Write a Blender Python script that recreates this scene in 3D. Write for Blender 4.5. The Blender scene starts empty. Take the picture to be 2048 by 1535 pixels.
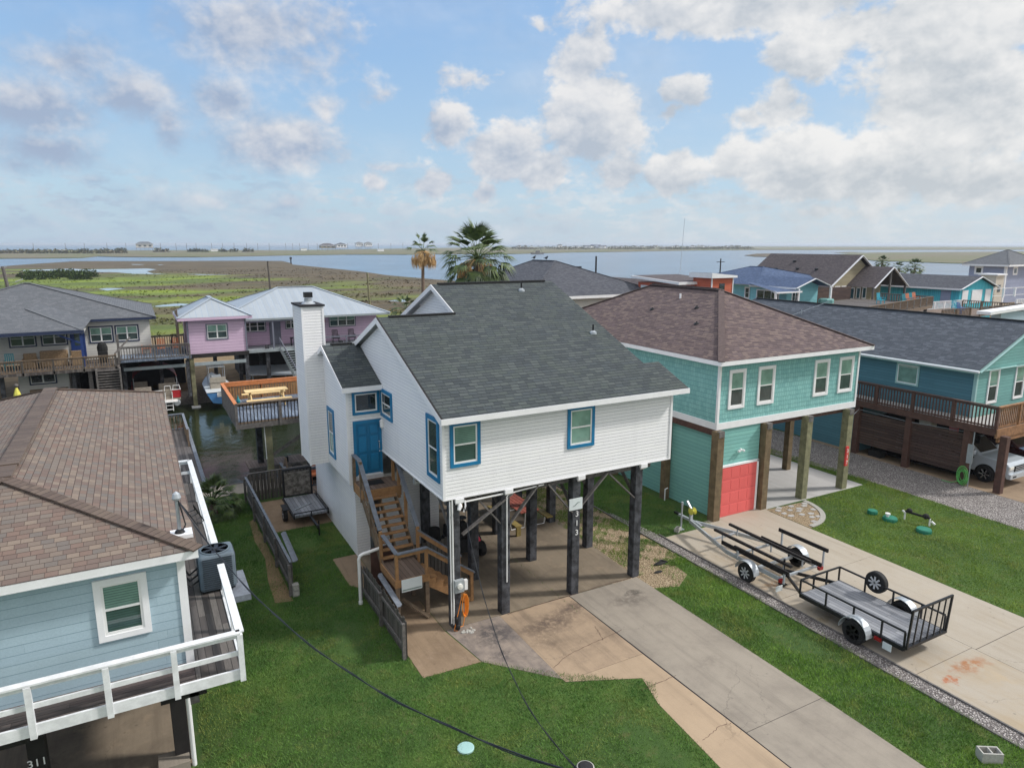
import bpy, bmesh, math, random
import numpy as np
from mathutils import Vector, Matrix
from math import radians as rad, sin, cos, pi, sqrt, atan2
random.seed(11)
S = bpy.context.scene
COL = S.collection
# ---------------------------------------------------------------- camera
cd = bpy.data.cameras.new('camera'); cam = bpy.data.objects.new('camera', cd); COL.objects.link(cam)
cam.location = (0, 0, 11.0)
cam.rotation_euler = (rad(90 - 11.417), rad(0.0), rad(-28.451))
cd.sensor_width = 36.0; cd.lens = 24.32; cd.clip_start = 0.1; cd.clip_end = 60000
S.camera = cam
# ---------------------------------------------------------------- exposure
S.view_settings.view_transform = 'Standard'; S.view_settings.look = 'None'
S.view_settings.exposure = 0.60; S.view_settings.gamma = 1.0
# ---------------------------------------------------------------- node helper
class NT:
    def __init__(s, tree): s.t = tree; s.n = tree.nodes; s.l = tree.links
    def node(s, typ, ins=None, **props):
        n = s.n.new(typ)
        for k, v in props.items(): setattr(n, k, v)
        if ins:
            for k, v in ins.items():
                sk = n.inputs[k]
                if isinstance(v, bpy.types.NodeSocket): s.l.new(v, sk)
                else: sk.default_value = v
        return n
    def m(s, op, a, b=None, c=None, clamp=False):
        ins = {0: a}
        if b is not None: ins[1] = b
        if c is not None: ins[2] = c
        return s.node('ShaderNodeMath', ins, operation=op, use_clamp=clamp).outputs[0]
    def mix(s, f, a, b, mode='MIX'):
        n = s.node('ShaderNodeMix', data_type='RGBA', blend_type=mode)
        for k, v in ((0, f), (6, a), (7, b)):
            if isinstance(v, bpy.types.NodeSocket): s.l.new(v, n.inputs[k])
            else: n.inputs[k].default_value = v if k == 0 else (tuple(v) + (1,) if len(v) == 3 else v)
        return n.outputs[2]
    def noise(s, vec, scale, detail=3, rough=.55, dist=0, out='Fac'):
        return s.node('ShaderNodeTexNoise', {'Vector': vec, 'Scale': scale, 'Detail': detail, 'Roughness': rough, 'Distortion': dist}).outputs[out]
    def ramp(s, f, a, b):   # smooth map f from [a,b] to [0,1]
        return s.node('ShaderNodeMapRange', {0: f, 1: a, 2: b, 3: 0.0, 4: 1.0}, interpolation_type='SMOOTHSTEP').outputs[0]
# ---------------------------------------------------------------- sky and sun
SUN_EL, SUN_AZ = 42.0, 112.0       # azimuth clockwise from +Y
W = bpy.data.worlds.new('World'); S.world = W; W.use_nodes = True
T = NT(W.node_tree); T.n.clear()
sky = T.node('ShaderNodeTexSky', sky_type='NISHITA', sun_disc=False, sun_elevation=rad(SUN_EL), sun_rotation=rad(SUN_AZ), altitude=0, air_density=1.0, dust_density=0.6, ozone_density=2.0)
dirv = T.node('ShaderNodeTexCoord').outputs['Generated']
sp = T.node('ShaderNodeSeparateXYZ', {0: dirv})
x_, y_, z_ = sp.outputs
az = T.m('MULTIPLY', T.m('ARCTAN2', x_, y_), 57.2958)
el = T.m('MULTIPLY', T.m('ARCSINE', z_), 57.2958)
cv = T.node('ShaderNodeCombineXYZ', {0: az, 1: el, 2: 0.0}).outputs[0]
# cloud masses: azimuth, elevation, half sizes (degrees), weight
CLOUDS = [(34.9, 9.4, 4.4, 4.2, 1), (33.9, 13.6, 2.7, 2.6, 0.85), (37.0, 5.7, 2.3, 2.2, 0.8), (30.6, 16.0, 0.9, 0.8, 0.5), (23.6, 8.9, 2.2, 1.8, 0.8), (27.9, 7.1, 3.4, 2.4, 0.95), (31.3, 5.6, 2.2, 1.7, 0.9), (41.5, 11.0, 2.2, 1.3, 0.75), (40.6, 9.8, 1.3, 0.9, 0.6), (41.2, 5.4, 2.8, 1.8, 0.9), (45.6, 6.4, 1.9, 1.7, 0.85), (46.7, 9.0, 1.8, 1.2, 0.75), (50.0, 12.8, 3.1, 1.7, 0.95), (50.2, 5.7, 4.0, 3.1, 1), (48.5, 9.8, 2.4, 2.0, 0.85), (55.5, 5.1, 5.1, 3.0, 1), (59.3, 9.4, 6.2, 4.5, 1.05), (45.3, 16.4, 13.6, 1.7, 0.95), (59.6, 13.8, 6.7, 2.6, 1.05), (52.7, 14.4, 4.9, 1.5, 0.85), (60.7, 3.9, 5.1, 1.8, 0.85), (9.8, 14.9, 6.4, 2.6, 0.95), (12.5, 13.1, 4.0, 1.9, 0.6), (7.1, 10.1, 2.1, 1.9, 0.8), (10.7, 7.4, 4.8, 2.2, 1.05), (3.2, 8.4, 1.4, 2.0, 0.85), (1.3, 10.0, 3.8, 1.6, 0.9), (-2.1, 11.8, 3.3, 1.5, 0.7), (-4.9, 8.8, 4.2, 2.0, 1.0), (-4.4, 6.1, 3.0, 1.5, 1.0), (-5.9, 5.0, 1.9, 0.9, 0.6), (14.1, 10.0, 1.6, 1.2, 0.6), (22.3, 4.8, 1.7, 1.4, 0.85), (17.6, 4.7, 1.2, 0.9, 0.75), (26.1, 4.1, 1.2, 1.0, 0.75), (10.8, 2.8, 2.6, 1.0, 0.65), (-1.7, 4.3, 1.0, 0.5, 0.6), (25.6, 12.3, 3.5, 1.4, 0.5), (18.8, 6.0, 3.5, 1.1, 0.4), (52.2, 2.1, 9.3, 1.0, 0.5), (4.8, 3.1, 7.1, 1.1, 0.5), (18.3, 11.1, 1.9, 1.2, 0.4)]
wob = T.noise(cv, .30, 6, .6, 0, 'Color')
wv = T.node('ShaderNodeVectorMath', {0: wob, 1: (.5, .5, .5)}, operation='SUBTRACT').outputs[0]
cvw = T.node('ShaderNodeVectorMath', {0: wv, 1: (3.0, 2.4, 0), 2: cv}, operation='MULTIPLY_ADD').outputs[0]
acc = None; vert = None
for (ca, ce, ra, re, wt) in CLOUDS:
    d = T.node('ShaderNodeVectorMath', {0: cvw, 1: (-ca, -ce, 0)}, operation='ADD').outputs[0]
    d = T.node('ShaderNodeVectorMath', {0: d, 1: (1 / ra, 1 / re, 0)}, operation='MULTIPLY').outputs[0]
    L = T.node('ShaderNodeVectorMath', {0: d}, operation='LENGTH').outputs['Value']
    g = T.m('MULTIPLY', T.m('SUBTRACT', 1.35, L, clamp=False), wt)
    acc = g if acc is None else T.m('SMOOTH_MAX', acc, g, .25)
    gy = T.m('MULTIPLY', T.m('MAXIMUM', g, 0.0), T.node('ShaderNodeSeparateXYZ', {0: d}).outputs[1])
    vert = gy if vert is None else T.m('ADD', vert, gy)
def fbm(off, s, det, st=(1.0, 1.3, 1)):
    p = T.node('ShaderNodeVectorMath', {0: cv, 1: off}, operation='ADD').outputs[0]
    p = T.node('ShaderNodeVectorMath', {0: p, 1: st}, operation='MULTIPLY').outputs[0]
    return T.noise(p, s, det, .58, .2)
n0 = fbm((0, 0, 0), .20, 7); n1 = fbm((.9, 1.5, 0), .20, 5)
h0 = fbm((0, 0, 0), .75, 5); h1 = fbm((.25, .4, 0), .75, 4)
dens = T.m('ADD', acc, T.m('ADD', T.m('MULTIPLY', T.m('SUBTRACT', n0, .5), 1.35), T.m('MULTIPLY', T.m('SUBTRACT', h0, .5), .75)))
leftside = T.ramp(az, 24.0, 6.0)
edge = T.node('ShaderNodeMapRange', {0: dens, 1: T.m('SUBTRACT', .18, T.m('MULTIPLY', leftside, .35)), 2: T.m('ADD', .60, T.m('MULTIPLY', leftside, .45)), 3: 0.0, 4: 1.0}, interpolation_type='SMOOTHSTEP').outputs[0]
bn = T.noise(T.node('ShaderNodeVectorMath', {0: cv, 1: (.55, 1.6, 1)}, operation='MULTIPLY').outputs[0], .8, 6, .6)
thin = T.m('MULTIPLY', T.ramp(T.noise(T.node('ShaderNodeVectorMath', {0: cv, 1: (.5, 1.1, 1)}, operation='MULTIPLY').outputs[0], .12, 6, .6), .38, .75), .30)
lowc = T.m('MULTIPLY', T.m('MULTIPLY', T.ramp(el, 7.5, 2.5), T.ramp(bn, .42, .58)), .6)
alpha = T.m('MAXIMUM', T.m('MULTIPLY', edge, .95), T.m('MAXIMUM', thin, lowc))
lit = T.m('ADD', .52, T.m('ADD', T.m('MULTIPLY', T.m('SUBTRACT', n0, n1), 2.2), T.m('ADD', T.m('MULTIPLY', T.m('SUBTRACT', h0, h1), .75), T.m('MULTIPLY', T.m('MAXIMUM', T.m('MINIMUM', vert, 1.0), -1.0), .42))), clamp=True)
thick = T.ramp(dens, .55, 1.6)
right = T.ramp(az, 5.0, 60.0)
grey = T.mix(right, (2.45, 3.0, 4.0), (3.7, 3.95, 4.2))
white = T.mix(right, (5.4, 5.35, 5.4), (6.0, 5.92, 5.8))
lf = T.m('SUBTRACT', T.m('SUBTRACT', lit, T.m('MULTIPLY', thick, .30)), T.m('MULTIPLY', T.ramp(az, 18.0, -2.0), .30), clamp=True)
bright = T.mix(lf, grey, white)
clear = T.mix(T.ramp(el, 24.0, 1.0), (1.6, 3.15, 5.7), (2.9, 4.1, 5.2))
base = T.mix(.75, sky.outputs[0], clear)
base = T.mix(T.m('MULTIPLY', right, .3), base, (3.6, 4.5, 5.4))
cl = T.mix(alpha, base, bright)
haz = T.mix(T.m('MULTIPLY', T.ramp(el, 4.5, .2), .6), cl, T.mix(right, (3.1, 3.9, 4.8), (4.1, 4.5, 4.8)))
haz = T.mix(T.ramp(el, 30.0, 52.0), haz, (7.6, 7.8, 8.1))             # unseen sky overhead brightened, added as ambient fill
haz = T.mix(T.m('MULTIPLY', T.ramp(y_, .05, -.5), T.ramp(el, 2.0, 12.0)), haz, (6.6, 6.6, 6.6))  # extra brightness added to the unseen sky behind the camera, also for fill
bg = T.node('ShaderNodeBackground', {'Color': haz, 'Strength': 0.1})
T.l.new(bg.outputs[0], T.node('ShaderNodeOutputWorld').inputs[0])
sd = bpy.data.lights.new('sun', 'SUN'); sd.energy = 2.3; sd.angle = rad(6.5); sd.color = (1, .965, .91)
sun = bpy.data.objects.new('sun', sd); COL.objects.link(sun)
_a, _e = rad(SUN_AZ), rad(SUN_EL)
sun.rotation_euler = Vector((sin(_a) * cos(_e), cos(_a) * cos(_e), sin(_e))).to_track_quat('Z', 'Y').to_euler()
# ---------------------------------------------------------------- colour + materials
def lin(r, g, b):
    f = lambda c: (c / 255) / 12.92 if c <= 10 else (((c / 255) + .055) / 1.055) ** 2.4
    return (f(r), f(g), f(b))
def sc(c, k): return tuple(min(1, x * k) for x in c)
def newmat(name):
    m = bpy.data.materials.new(name); m.use_nodes = True
    t = NT(m.node_tree); t.n.clear()
    bs = t.node('ShaderNodeBsdfPrincipled'); o = t.node('ShaderNodeOutputMaterial'); t.l.new(bs.outputs[0], o.inputs[0])
    return m, t, bs
def setb(t, bs, **k):
    for a, v in k.items():
        a = a.replace('_', ' ')
        if isinstance(v, bpy.types.NodeSocket): t.l.new(v, bs.inputs[a])
        else: bs.inputs[a].default_value = (tuple(v) + (1,)) if isinstance(v, tuple) and len(v) == 3 else v
def wpos(t): return t.node('ShaderNodeNewGeometry').outputs['Position']
def bumpn(t, h, strength=.5, dist=.02):
    return t.node('ShaderNodeBump', {'Height': h, 'Strength': strength, 'Distance': dist}).outputs[0]
def plain(name, col, rough=.6, var=.12, scale=3, metal=0, bump=0, bscale=60, col2=None, coat=0):
    m, t, bs = newmat(name); p = wpos(t)
    f = t.ramp(t.noise(p, scale, 5, .65), .35, .68)
    c = t.mix(f, sc(col, 1 - var), col2 if col2 else sc(col, 1 + var * .6))
    f2 = t.noise(p, scale * 14, 2)
    c = t.mix(t.m('MULTIPLY', t.ramp(f2, .4, .8), var * .8), c, sc(col, .55))
    setb(t, bs, Base_Color=c, Roughness=rough, Metallic=metal, Coat_Weight=coat)
    if bump: setb(t, bs, Normal=bumpn(t, t.noise(p, bscale, 3), bump, .01))
    return m
def tiles(name, cols, w, h, gw=.006, gh=.006, gap=None, rough=.85, bump=.6, dist=.01, stag=True, swap=False, dirt=.25, dirtcol=None, dsc=.7, saw=True, grain=0, smooth=False, streak=.22, stag_only=False):
    m, t, bs = newmat(name)
    uv = t.node('ShaderNodeUVMap').outputs[0]; s = t.node('ShaderNodeSeparateXYZ', {0: uv})
    U, V = (s.outputs[1], s.outputs[0]) if swap else (s.outputs[0], s.outputs[1])
    v = t.m('DIVIDE', V, h); row = t.m('FLOOR', v); fr = t.m('SUBTRACT', v, row)
    rn = t.node('ShaderNodeTexWhiteNoise', {'W': row}, noise_dimensions='1D').outputs[0]
    u = t.m('DIVIDE', U, w)
    if stag: u = t.m('ADD', u, t.m('MULTIPLY', rn, 7.31))
    co = t.m('FLOOR', u); fu = t.m('SUBTRACT', u, co)
    rc = t.node('ShaderNodeTexWhiteNoise', {'Vector': t.node('ShaderNodeCombineXYZ', {0: co, 1: row, 2: 0.0}).outputs[0]}, noise_dimensions='3D').outputs[0]
    cr = t.n.new('ShaderNodeValToRGB'); cr.color_ramp.interpolation = 'LINEAR' if smooth else 'CONSTANT'
    els = cr.color_ramp.elements
    while len(els) < len(cols): els.new(.5)
    for i, c in enumerate(cols): els[i].position = i / (len(cols) if not smooth else max(1, len(cols) - 1)); els[i].color = tuple(c) + (1,)
    t.l.new(rc, cr.inputs[0]); c = cr.outputs[0]
    p = wpos(t)
    d = t.ramp(t.noise(p, dsc, 6, .65), .42, .72)
    c = t.mix(t.m('MULTIPLY', d, dirt), c, dirtcol if dirtcol else sc(cols[0], .55))
    fine = t.noise(t.node('ShaderNodeVectorMath', {0: uv, 1: ((3, 60, 1) if not swap else (60, 3, 1)) if grain else (25, 25, 1)}, operation='MULTIPLY').outputs[0], 1.0, 3)
    c = t.mix(t.m('MULTIPLY', t.ramp(fine, .3, .75), grain if grain else .16), c, sc(cols[0], .5))
    sk = t.noise(t.node('ShaderNodeVectorMath', {0: uv, 1: (2.6, .35, 1)}, operation='MULTIPLY').outputs[0], 1.0, 6, .7)
    if not stag_only: c = t.mix(t.m('MULTIPLY', t.ramp(sk, .45, .75), streak), c, sc(cols[0], .72))
    mg = t.m('MAXIMUM', t.m('LESS_THAN', fr, gh / h), t.m('LESS_THAN', fu, gw / w)) if gw else t.m('LESS_THAN', fr, gh / h)
    c = t.mix(mg, c, gap if gap else sc(cols[0], .3))
    hh = t.m('SUBTRACT', 1.0, fr) if saw else t.m('MULTIPLY', rc, .3)
    hh = t.m('SUBTRACT', hh, t.m('MULTIPLY', mg, 1.0 if not saw else .9))
    hh = t.m('ADD', hh, t.m('MULTIPLY', fine, .15))
    setb(t, bs, Base_Color=c, Roughness=rough, Normal=bumpn(t, hh, bump, dist))
    return m
M = {}
# siding / shingle / plank surfaces
M['white_siding'] = tiles('white_siding', [(.80, .80, .81), (.78, .78, .80)], 3.6, .103, .004, .011, (.50, .51, .54), rough=.5, bump=.8, dist=.018, dirt=.10, dirtcol=(.62, .62, .60), dsc=.8)
M['cream_siding'] = tiles('cream_siding', [(.60, .59, .56), (.57, .56, .54)], 3.6, .2, .004, .01, (.4, .39, .37), rough=.6, dirt=.15)
M['teal_shakes'] = tiles('teal_shakes', [lin(126, 180, 178), lin(134, 187, 184), lin(120, 174, 173), lin(130, 183, 180)], .14, .19, .010, .012, lin(70, 128, 132), rough=.7, bump=.7, dirt=.1)
M['teal_lap'] = tiles('teal_lap', [lin(126, 182, 175), lin(122, 177, 172)], 3.6, .16, .003, .012, lin(72, 128, 126), rough=.6, bump=.7, dirt=.08)
M['slate_teal_lap'] = tiles('slate_teal_lap', [lin(78, 122, 136), lin(74, 117, 131)], 3.6, .15, .003, .010, lin(48, 90, 108), rough=.6, dirt=.12)
M['sage_lap'] = tiles('sage_lap', [lin(112, 164, 160), lin(107, 158, 155)], 3.6, .15, .003, .012, lin(78, 122, 120), rough=.6, dirt=.12)
M['pale_blue_lap'] = tiles('pale_blue_lap', [lin(162, 184, 196), lin(158, 180, 192)], 3.7, .178, .004, .009, lin(118, 144, 160), rough=.6, dirt=.15, dirtcol=lin(140, 160, 172), dsc=1.2)
M['pink_lap'] = tiles('pink_lap', [lin(206, 180, 204), lin(201, 175, 200)], 3.6, .22, .003, .018, lin(160, 128, 162), rough=.6, dirt=.1)
M['turq_boards'] = tiles('turq_boards', [lin(66, 184, 204), lin(58, 174, 194), lin(76, 190, 206)], 9, .3, .0, .03, lin(30, 120, 140), swap=True, rough=.7, saw=False)
M['tan_lap'] = tiles('tan_lap', [lin(160, 150, 124), lin(154, 144, 118)], 3.6, .2, .003, .015, lin(120, 112, 90), rough=.7)
M['aqua_lap'] = tiles('aqua_lap', [lin(134, 198, 206), lin(128, 192, 200)], 3.6, .2, .003, .015, lin(80, 140, 152), rough=.7)
M['lavender_lap'] = tiles('lavender_lap', [lin(150, 158, 184), lin(144, 152, 178)], 3.6, .2, .003, .015, lin(115, 122, 146), rough=.7)
M['orange_lap'] = tiles('orange_lap', [lin(192, 98, 70), lin(184, 92, 66)], 3.6, .2, .003, .015, lin(150, 64, 44), rough=.7)
M['green_shingle'] = tiles('green_shingle', [lin(68, 74, 76), lin(61, 67, 70), lin(76, 82, 82), lin(55, 61, 65), lin(69, 76, 75), lin(64, 71, 75)], .28, .15, .010, .024, lin(32, 38, 40), rough=.95, bump=.9, dist=.012, dirt=.35, dirtcol=lin(74, 82, 72), dsc=.45)
M['brown_shingle'] = tiles('brown_shingle', [lin(104, 88, 86), lin(92, 77, 77), lin(114, 98, 93), lin(84, 70, 71), lin(98, 83, 84)], .27, .125, .006, .018, lin(46, 37, 38), rough=.95, bump=.9, dist=.012, dirt=.2, dsc=.5)
M['blend_shingle'] = tiles('blend_shingle', [lin(117, 104, 94), lin(108, 95, 87), lin(127, 113, 101), lin(105, 98, 93), lin(115, 96, 87), lin(114, 104, 96), lin(106, 90, 83)], .20, .128, .007, .012, lin(66, 52, 48), rough=.95, bump=.9, dist=.012, dirt=.2, dirtcol=lin(120, 112, 108))
M['cap_shingle'] = tiles('cap_shingle', [lin(96, 82, 74), lin(88, 75, 68), lin(104, 90, 80)], 1.0, .13, 0, .012, lin(56, 46, 42), rough=.95, bump=.9, dist=.015, swap=False)
M['navy_shingle'] = tiles('navy_shingle', [lin(72, 78, 88), lin(62, 69, 79), lin(84, 90, 100), lin(68, 75, 84)], .3, .135, .006, .016, lin(38, 43, 54), rough=.95, bump=.9, dirt=.15)
M['grey_shingle'] = tiles('grey_shingle', [lin(96, 99, 104), lin(90, 93, 98), lin(104, 106, 111), lin(93, 96, 101)], .3, .16, .01, .02, lin(60, 64, 72), rough=.95, dirt=.2)
M['dark_shingle'] = tiles('dark_shingle', [lin(74, 76, 84), lin(66, 68, 77), lin(84, 86, 93)], .3, .16, .01, .02, lin(50, 52, 60), rough=.95, dirt=.2)
M['blue_shingle'] = tiles('blue_shingle', [lin(64, 82, 114), lin(56, 74, 104), lin(76, 94, 124)], .3, .2, .01, .02, lin(48, 68, 104), rough=.95, dirt=.2)
M['umber_shingle'] = tiles('umber_shingle', [lin(84, 76, 78), lin(76, 69, 72), lin(92, 84, 85)], .3, .2, .01, .02, lin(60, 54, 56), rough=.95, dirt=.2)
M['seam_metal'] = tiles('seam_metal', [lin(158, 166, 174), lin(152, 160, 168)], 30, .42, 0, .035, lin(140, 154, 172), rough=.4, bump=.5, swap=True, saw=False, dirt=.15)
def wood(name, cols, h, swap=False, gap=.012, **k):
    kk = dict(rough=.85, bump=.5, dist=.008, saw=False, swap=swap, dirt=.35, grain=.45, dsc=1.3); kk.update(k)
    return tiles(name, cols, 2.6, h, .006, gap, sc(cols[0], .16), **kk)
M['deck_grey'] = wood('deck_grey', [lin(92, 86, 84), lin(78, 72, 70), lin(108, 102, 98), lin(70, 63, 60)], .14, swap=True)
M['deck_grey_across'] = wood('deck_grey_across', [lin(88, 76, 74), lin(74, 66, 64), lin(100, 90, 86)], .14)
M['deck_brown'] = wood('deck_brown', [lin(118, 100, 88), lin(108, 90, 78), lin(128, 110, 98)], .14, swap=True)
M['deck_blue'] = wood('deck_blue', [lin(112, 124, 142), lin(98, 110, 128), lin(128, 140, 156)], .14, swap=True)
M['trailer_planks'] = wood('trailer_planks', [lin(132, 134, 140), lin(116, 119, 126), lin(148, 150, 155), lin(122, 124, 130)], .14, swap=True, dirt=.45, dirtcol=lin(88, 90, 94))
M['picket_grey'] = wood('picket_grey', [lin(92, 88, 84), lin(78, 74, 70), lin(104, 99, 94)], .13, swap=True, gap=.02)
M['slat_brown'] = wood('slat_brown', [lin(82, 62, 56), lin(70, 52, 48), lin(92, 72, 64)], .14, gap=.022)
M['gold_picket'] = wood('gold_picket', [lin(190, 146, 100), lin(176, 132, 88), lin(202, 160, 114)], .13, swap=True, gap=.012)
M['new_wood'] = plain('new_wood', lin(152, 114, 76), .75, .22, 6)
M['brown_cap'] = plain('brown_cap', lin(92, 78, 76), .95, .2, 8)
M['grey_cap'] = plain('grey_cap', lin(96, 99, 104), .95, .2, 8)
M['mid_wood'] = plain('mid_wood', lin(116, 99, 82), .85, .3, 6)
M['orange_wood'] = plain('orange_wood', lin(192, 120, 72), .7, .15, 5)
M['grey_wood'] = plain('grey_wood', lin(104, 100, 98), .85, .35, 7)
M['rail_grey'] = plain('rail_grey', lin(112, 118, 128), .8, .2, 6)
M['green_post'] = plain('green_post', lin(128, 126, 98), .85, .28, 4)
M['olive_post'] = plain('olive_post', lin(112, 96, 72), .85, .28, 4)
M['brown_stain'] = plain('brown_stain', lin(84, 58, 50), .7, .25, 5)
M['tan_rim'] = plain('tan_rim', lin(142, 104, 72), .75, .3, 5)
M['creosote'] = plain('creosote', lin(44, 45, 50), .75, .4, 4, bump=.4, bscale=25, col2=lin(82, 84, 90))
M['black_pile'] = plain('black_pile', lin(34, 30, 30), .8, .3, 4)
M['yellow_wood'] = plain('yellow_wood', lin(226, 196, 142), .7, .1, 5)
M['red_bench'] = plain('red_bench', lin(158, 86, 72), .75, .25, 6)
M['ochre_bench'] = plain('ochre_bench', lin(142, 124, 70), .75, .25, 6)
# paint and metal
M['white_trim'] = plain('white_trim', (.80, .80, .82), .45, .05, 2)
M['deck_white'] = plain('deck_white', (.74, .75, .77), .5, .12, 5)
M['blue_trim'] = plain('blue_trim', lin(14, 112, 158), .45, .08, 3)
M['blue_door'] = plain('blue_door', lin(10, 100, 142), .4, .06, 3)
M['grey_trim'] = plain('grey_trim', lin(112, 116, 130), .6, .08, 3)
M['sage_trim'] = plain('sage_trim', lin(150, 186, 184), .6, .06, 3)
M['navy_trim'] = plain('navy_trim', lin(34, 46, 76), .6, .1, 3)
M['royal_blue'] = plain('royal_blue', lin(28, 56, 118), .5, .1, 3)
M['coral_door'] = tiles('coral_door', [lin(224, 102, 100), lin(221, 100, 98)], 8, .535, 0, .012, lin(170, 58, 60), rough=.5, bump=.4, dirt=.06, saw=False)
M['galv'] = plain('galv', lin(172, 178, 184), .45, .12, 8, metal=.3)
M['black_steel'] = plain('black_steel', lin(30, 30, 33), .45, .2, 8, metal=.2)
M['rusty_steel'] = plain('rusty_steel', lin(58, 48, 44), .7, .4, 8)
M['carpet'] = plain('carpet', lin(28, 24, 25), .95, .3, 20)
M['rubber'] = plain('rubber', lin(26, 26, 28), .8, .25, 12, bump=.3, bscale=40)
M['chrome'] = plain('chrome', lin(200, 204, 210), .22, .05, 8, metal=.9)
M['silver_rim'] = plain('silver_rim', lin(190, 192, 196), .4, .08, 8)
M['pvc'] = plain('pvc', (.76, .76, .76), .4, .05, 4)
M['grey_box'] = plain('grey_box', lin(150, 156, 160), .5, .1, 6)
M['ac_grey'] = plain('ac_grey', lin(92, 104, 114), .55, .12, 5)
M['ac_dark'] = plain('ac_dark', lin(46, 54, 62), .7, .2, 5)
M['cinder'] = plain('cinder', lin(170, 168, 162), .95, .15, 20, bump=.5, bscale=90)
M['black_matte'] = plain('black_matte', (.012, .012, .013), .9, .2, 6)
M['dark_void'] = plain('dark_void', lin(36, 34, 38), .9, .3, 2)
M['cord_orange'] = plain('cord_orange', lin(228, 134, 40), .5, .1, 8)
M['hose_green'] = plain('hose_green', lin(98, 184, 96), .5, .15, 8)
M['lid_green'] = plain('lid_green', lin(36, 120, 98), .55, .15, 6)
M['wire_black'] = plain('wire_black', lin(30, 32, 36), .5, .2, 8)
M['wire_silver'] = plain('wire_silver', lin(170, 174, 180), .4, .1, 8, metal=.5)
M['sign_white'] = plain('sign_white', lin(206, 214, 216), .5, .04, 2)
M['sign_ink'] = plain('sign_ink', lin(120, 136, 132), .6, .05, 2)
M['num_white'] = plain('num_white', (.8, .8, .8), .5, .03, 2)
M['num_red'] = plain('num_red', lin(214, 70, 66), .5, .1, 4)
M['flag_red'] = plain('flag_red', lin(196, 120, 130), .7, .1, 4)
M['stripe_flag'] = tiles('stripe_flag', [lin(196, 96, 100), lin(220, 212, 212)], 9, .07, 0, 0, rough=.8, saw=False)
M['pink_red'] = plain('pink_red', lin(226, 70, 92), .5, .08, 4)
M['boat_red'] = plain('boat_red', lin(160, 34, 40), .4, .12, 4)
M['boat_blue'] = plain('boat_blue', lin(74, 124, 176), .4, .12, 4)
M['boat_white'] = plain('boat_white', lin(196, 202, 206), .35, .08, 4)
M['boat_seat'] = plain('boat_seat', lin(158, 150, 138), .7, .15, 6)
M['yellow_tarp'] = plain('yellow_tarp', lin(214, 208, 92), .7, .12, 6)
M['adir_teal'] = plain('adir_teal', lin(34, 136, 150), .6, .08, 6)
M['adir_orange'] = plain('adir_orange', lin(208, 124, 84), .6, .08, 6)
M['adir_blue'] = plain('adir_blue', lin(88, 136, 206), .6, .08, 6)
M['adir_aqua'] = plain('adir_aqua', lin(40, 168, 190), .6, .08, 6)
M['straw'] = plain('straw', lin(140, 118, 92), .9, .3, 10)
M['white_frame'] = plain('white_frame', (.76, .76, .76), .4, .05, 3)
M['beige'] = plain('beige', lin(196, 188, 176), .7, .08, 3)
M['dock_metal'] = plain('dock_metal', lin(150, 160, 164), .5, .12, 4)
M['tail_red'] = plain('tail_red', lin(140, 26, 28), .3, .1, 4)
M['lamp_glass'] = plain('lamp_glass', lin(220, 220, 214), .15, .05, 4)
M['birdy'] = plain('birdy', lin(52, 56, 62), .8, .2, 8)
M['plywood'] = plain('plywood', lin(106, 100, 92), .9, .5, 5, col2=lin(140, 134, 126))
M['rust_stain'] = plain('rust_stain', lin(176, 122, 70), .9, .2, 6)
M['car_white'] = plain('car_white', lin(178, 186, 194), .25, .03, 2, coat=.6)
M['car_dark'] = plain('car_dark', lin(58, 22, 28), .25, .1, 2, coat=.6)
def panemat(name, top, bot, slat=.045, z=None, contrast=.75):
    m, t, bs = newmat(name)
    uv = t.node('ShaderNodeUVMap').outputs[0]; s = t.node('ShaderNodeSeparateXYZ', {0: uv})
    v = t.m('FRACT', t.m('DIVIDE', s.outputs[1], slat))
    c = t.mix(t.m('LESS_THAN', v, .3), top, sc(top, contrast)) if slat else top
    if not slat: c = t.mix(t.ramp(t.noise(wpos(t), 1.4, 3), .35, .7), top, bot)
    c = t.mix(t.m('MULTIPLY', t.ramp(t.noise(wpos(t), 1.9, 4, .6), .4, .7), .45), c, sc(top, .45))
    setb(t, bs, Base_Color=c, Roughness=.06, Specular_IOR_Level=.6, Coat_Weight=.5, Coat_Roughness=.03)
    return m
M['pane_blind'] = panemat('pane_blind', lin(112, 144, 136), None, .05, contrast=.55)
M['pane_blind_dark'] = panemat('pane_blind_dark', lin(64, 88, 86), None, .05, contrast=.6)
M['pane_green'] = panemat('pane_green', lin(116, 150, 140), lin(134, 168, 156), 0)
M['pane_dark'] = panemat('pane_dark', lin(52, 66, 68), lin(68, 84, 84), 0)
M['pane_night'] = panemat('pane_night', lin(28, 36, 44), lin(62, 72, 80), 0)
M['car_glass'] = panemat('car_glass', lin(22, 26, 28), lin(34, 38, 40), 0)
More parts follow.
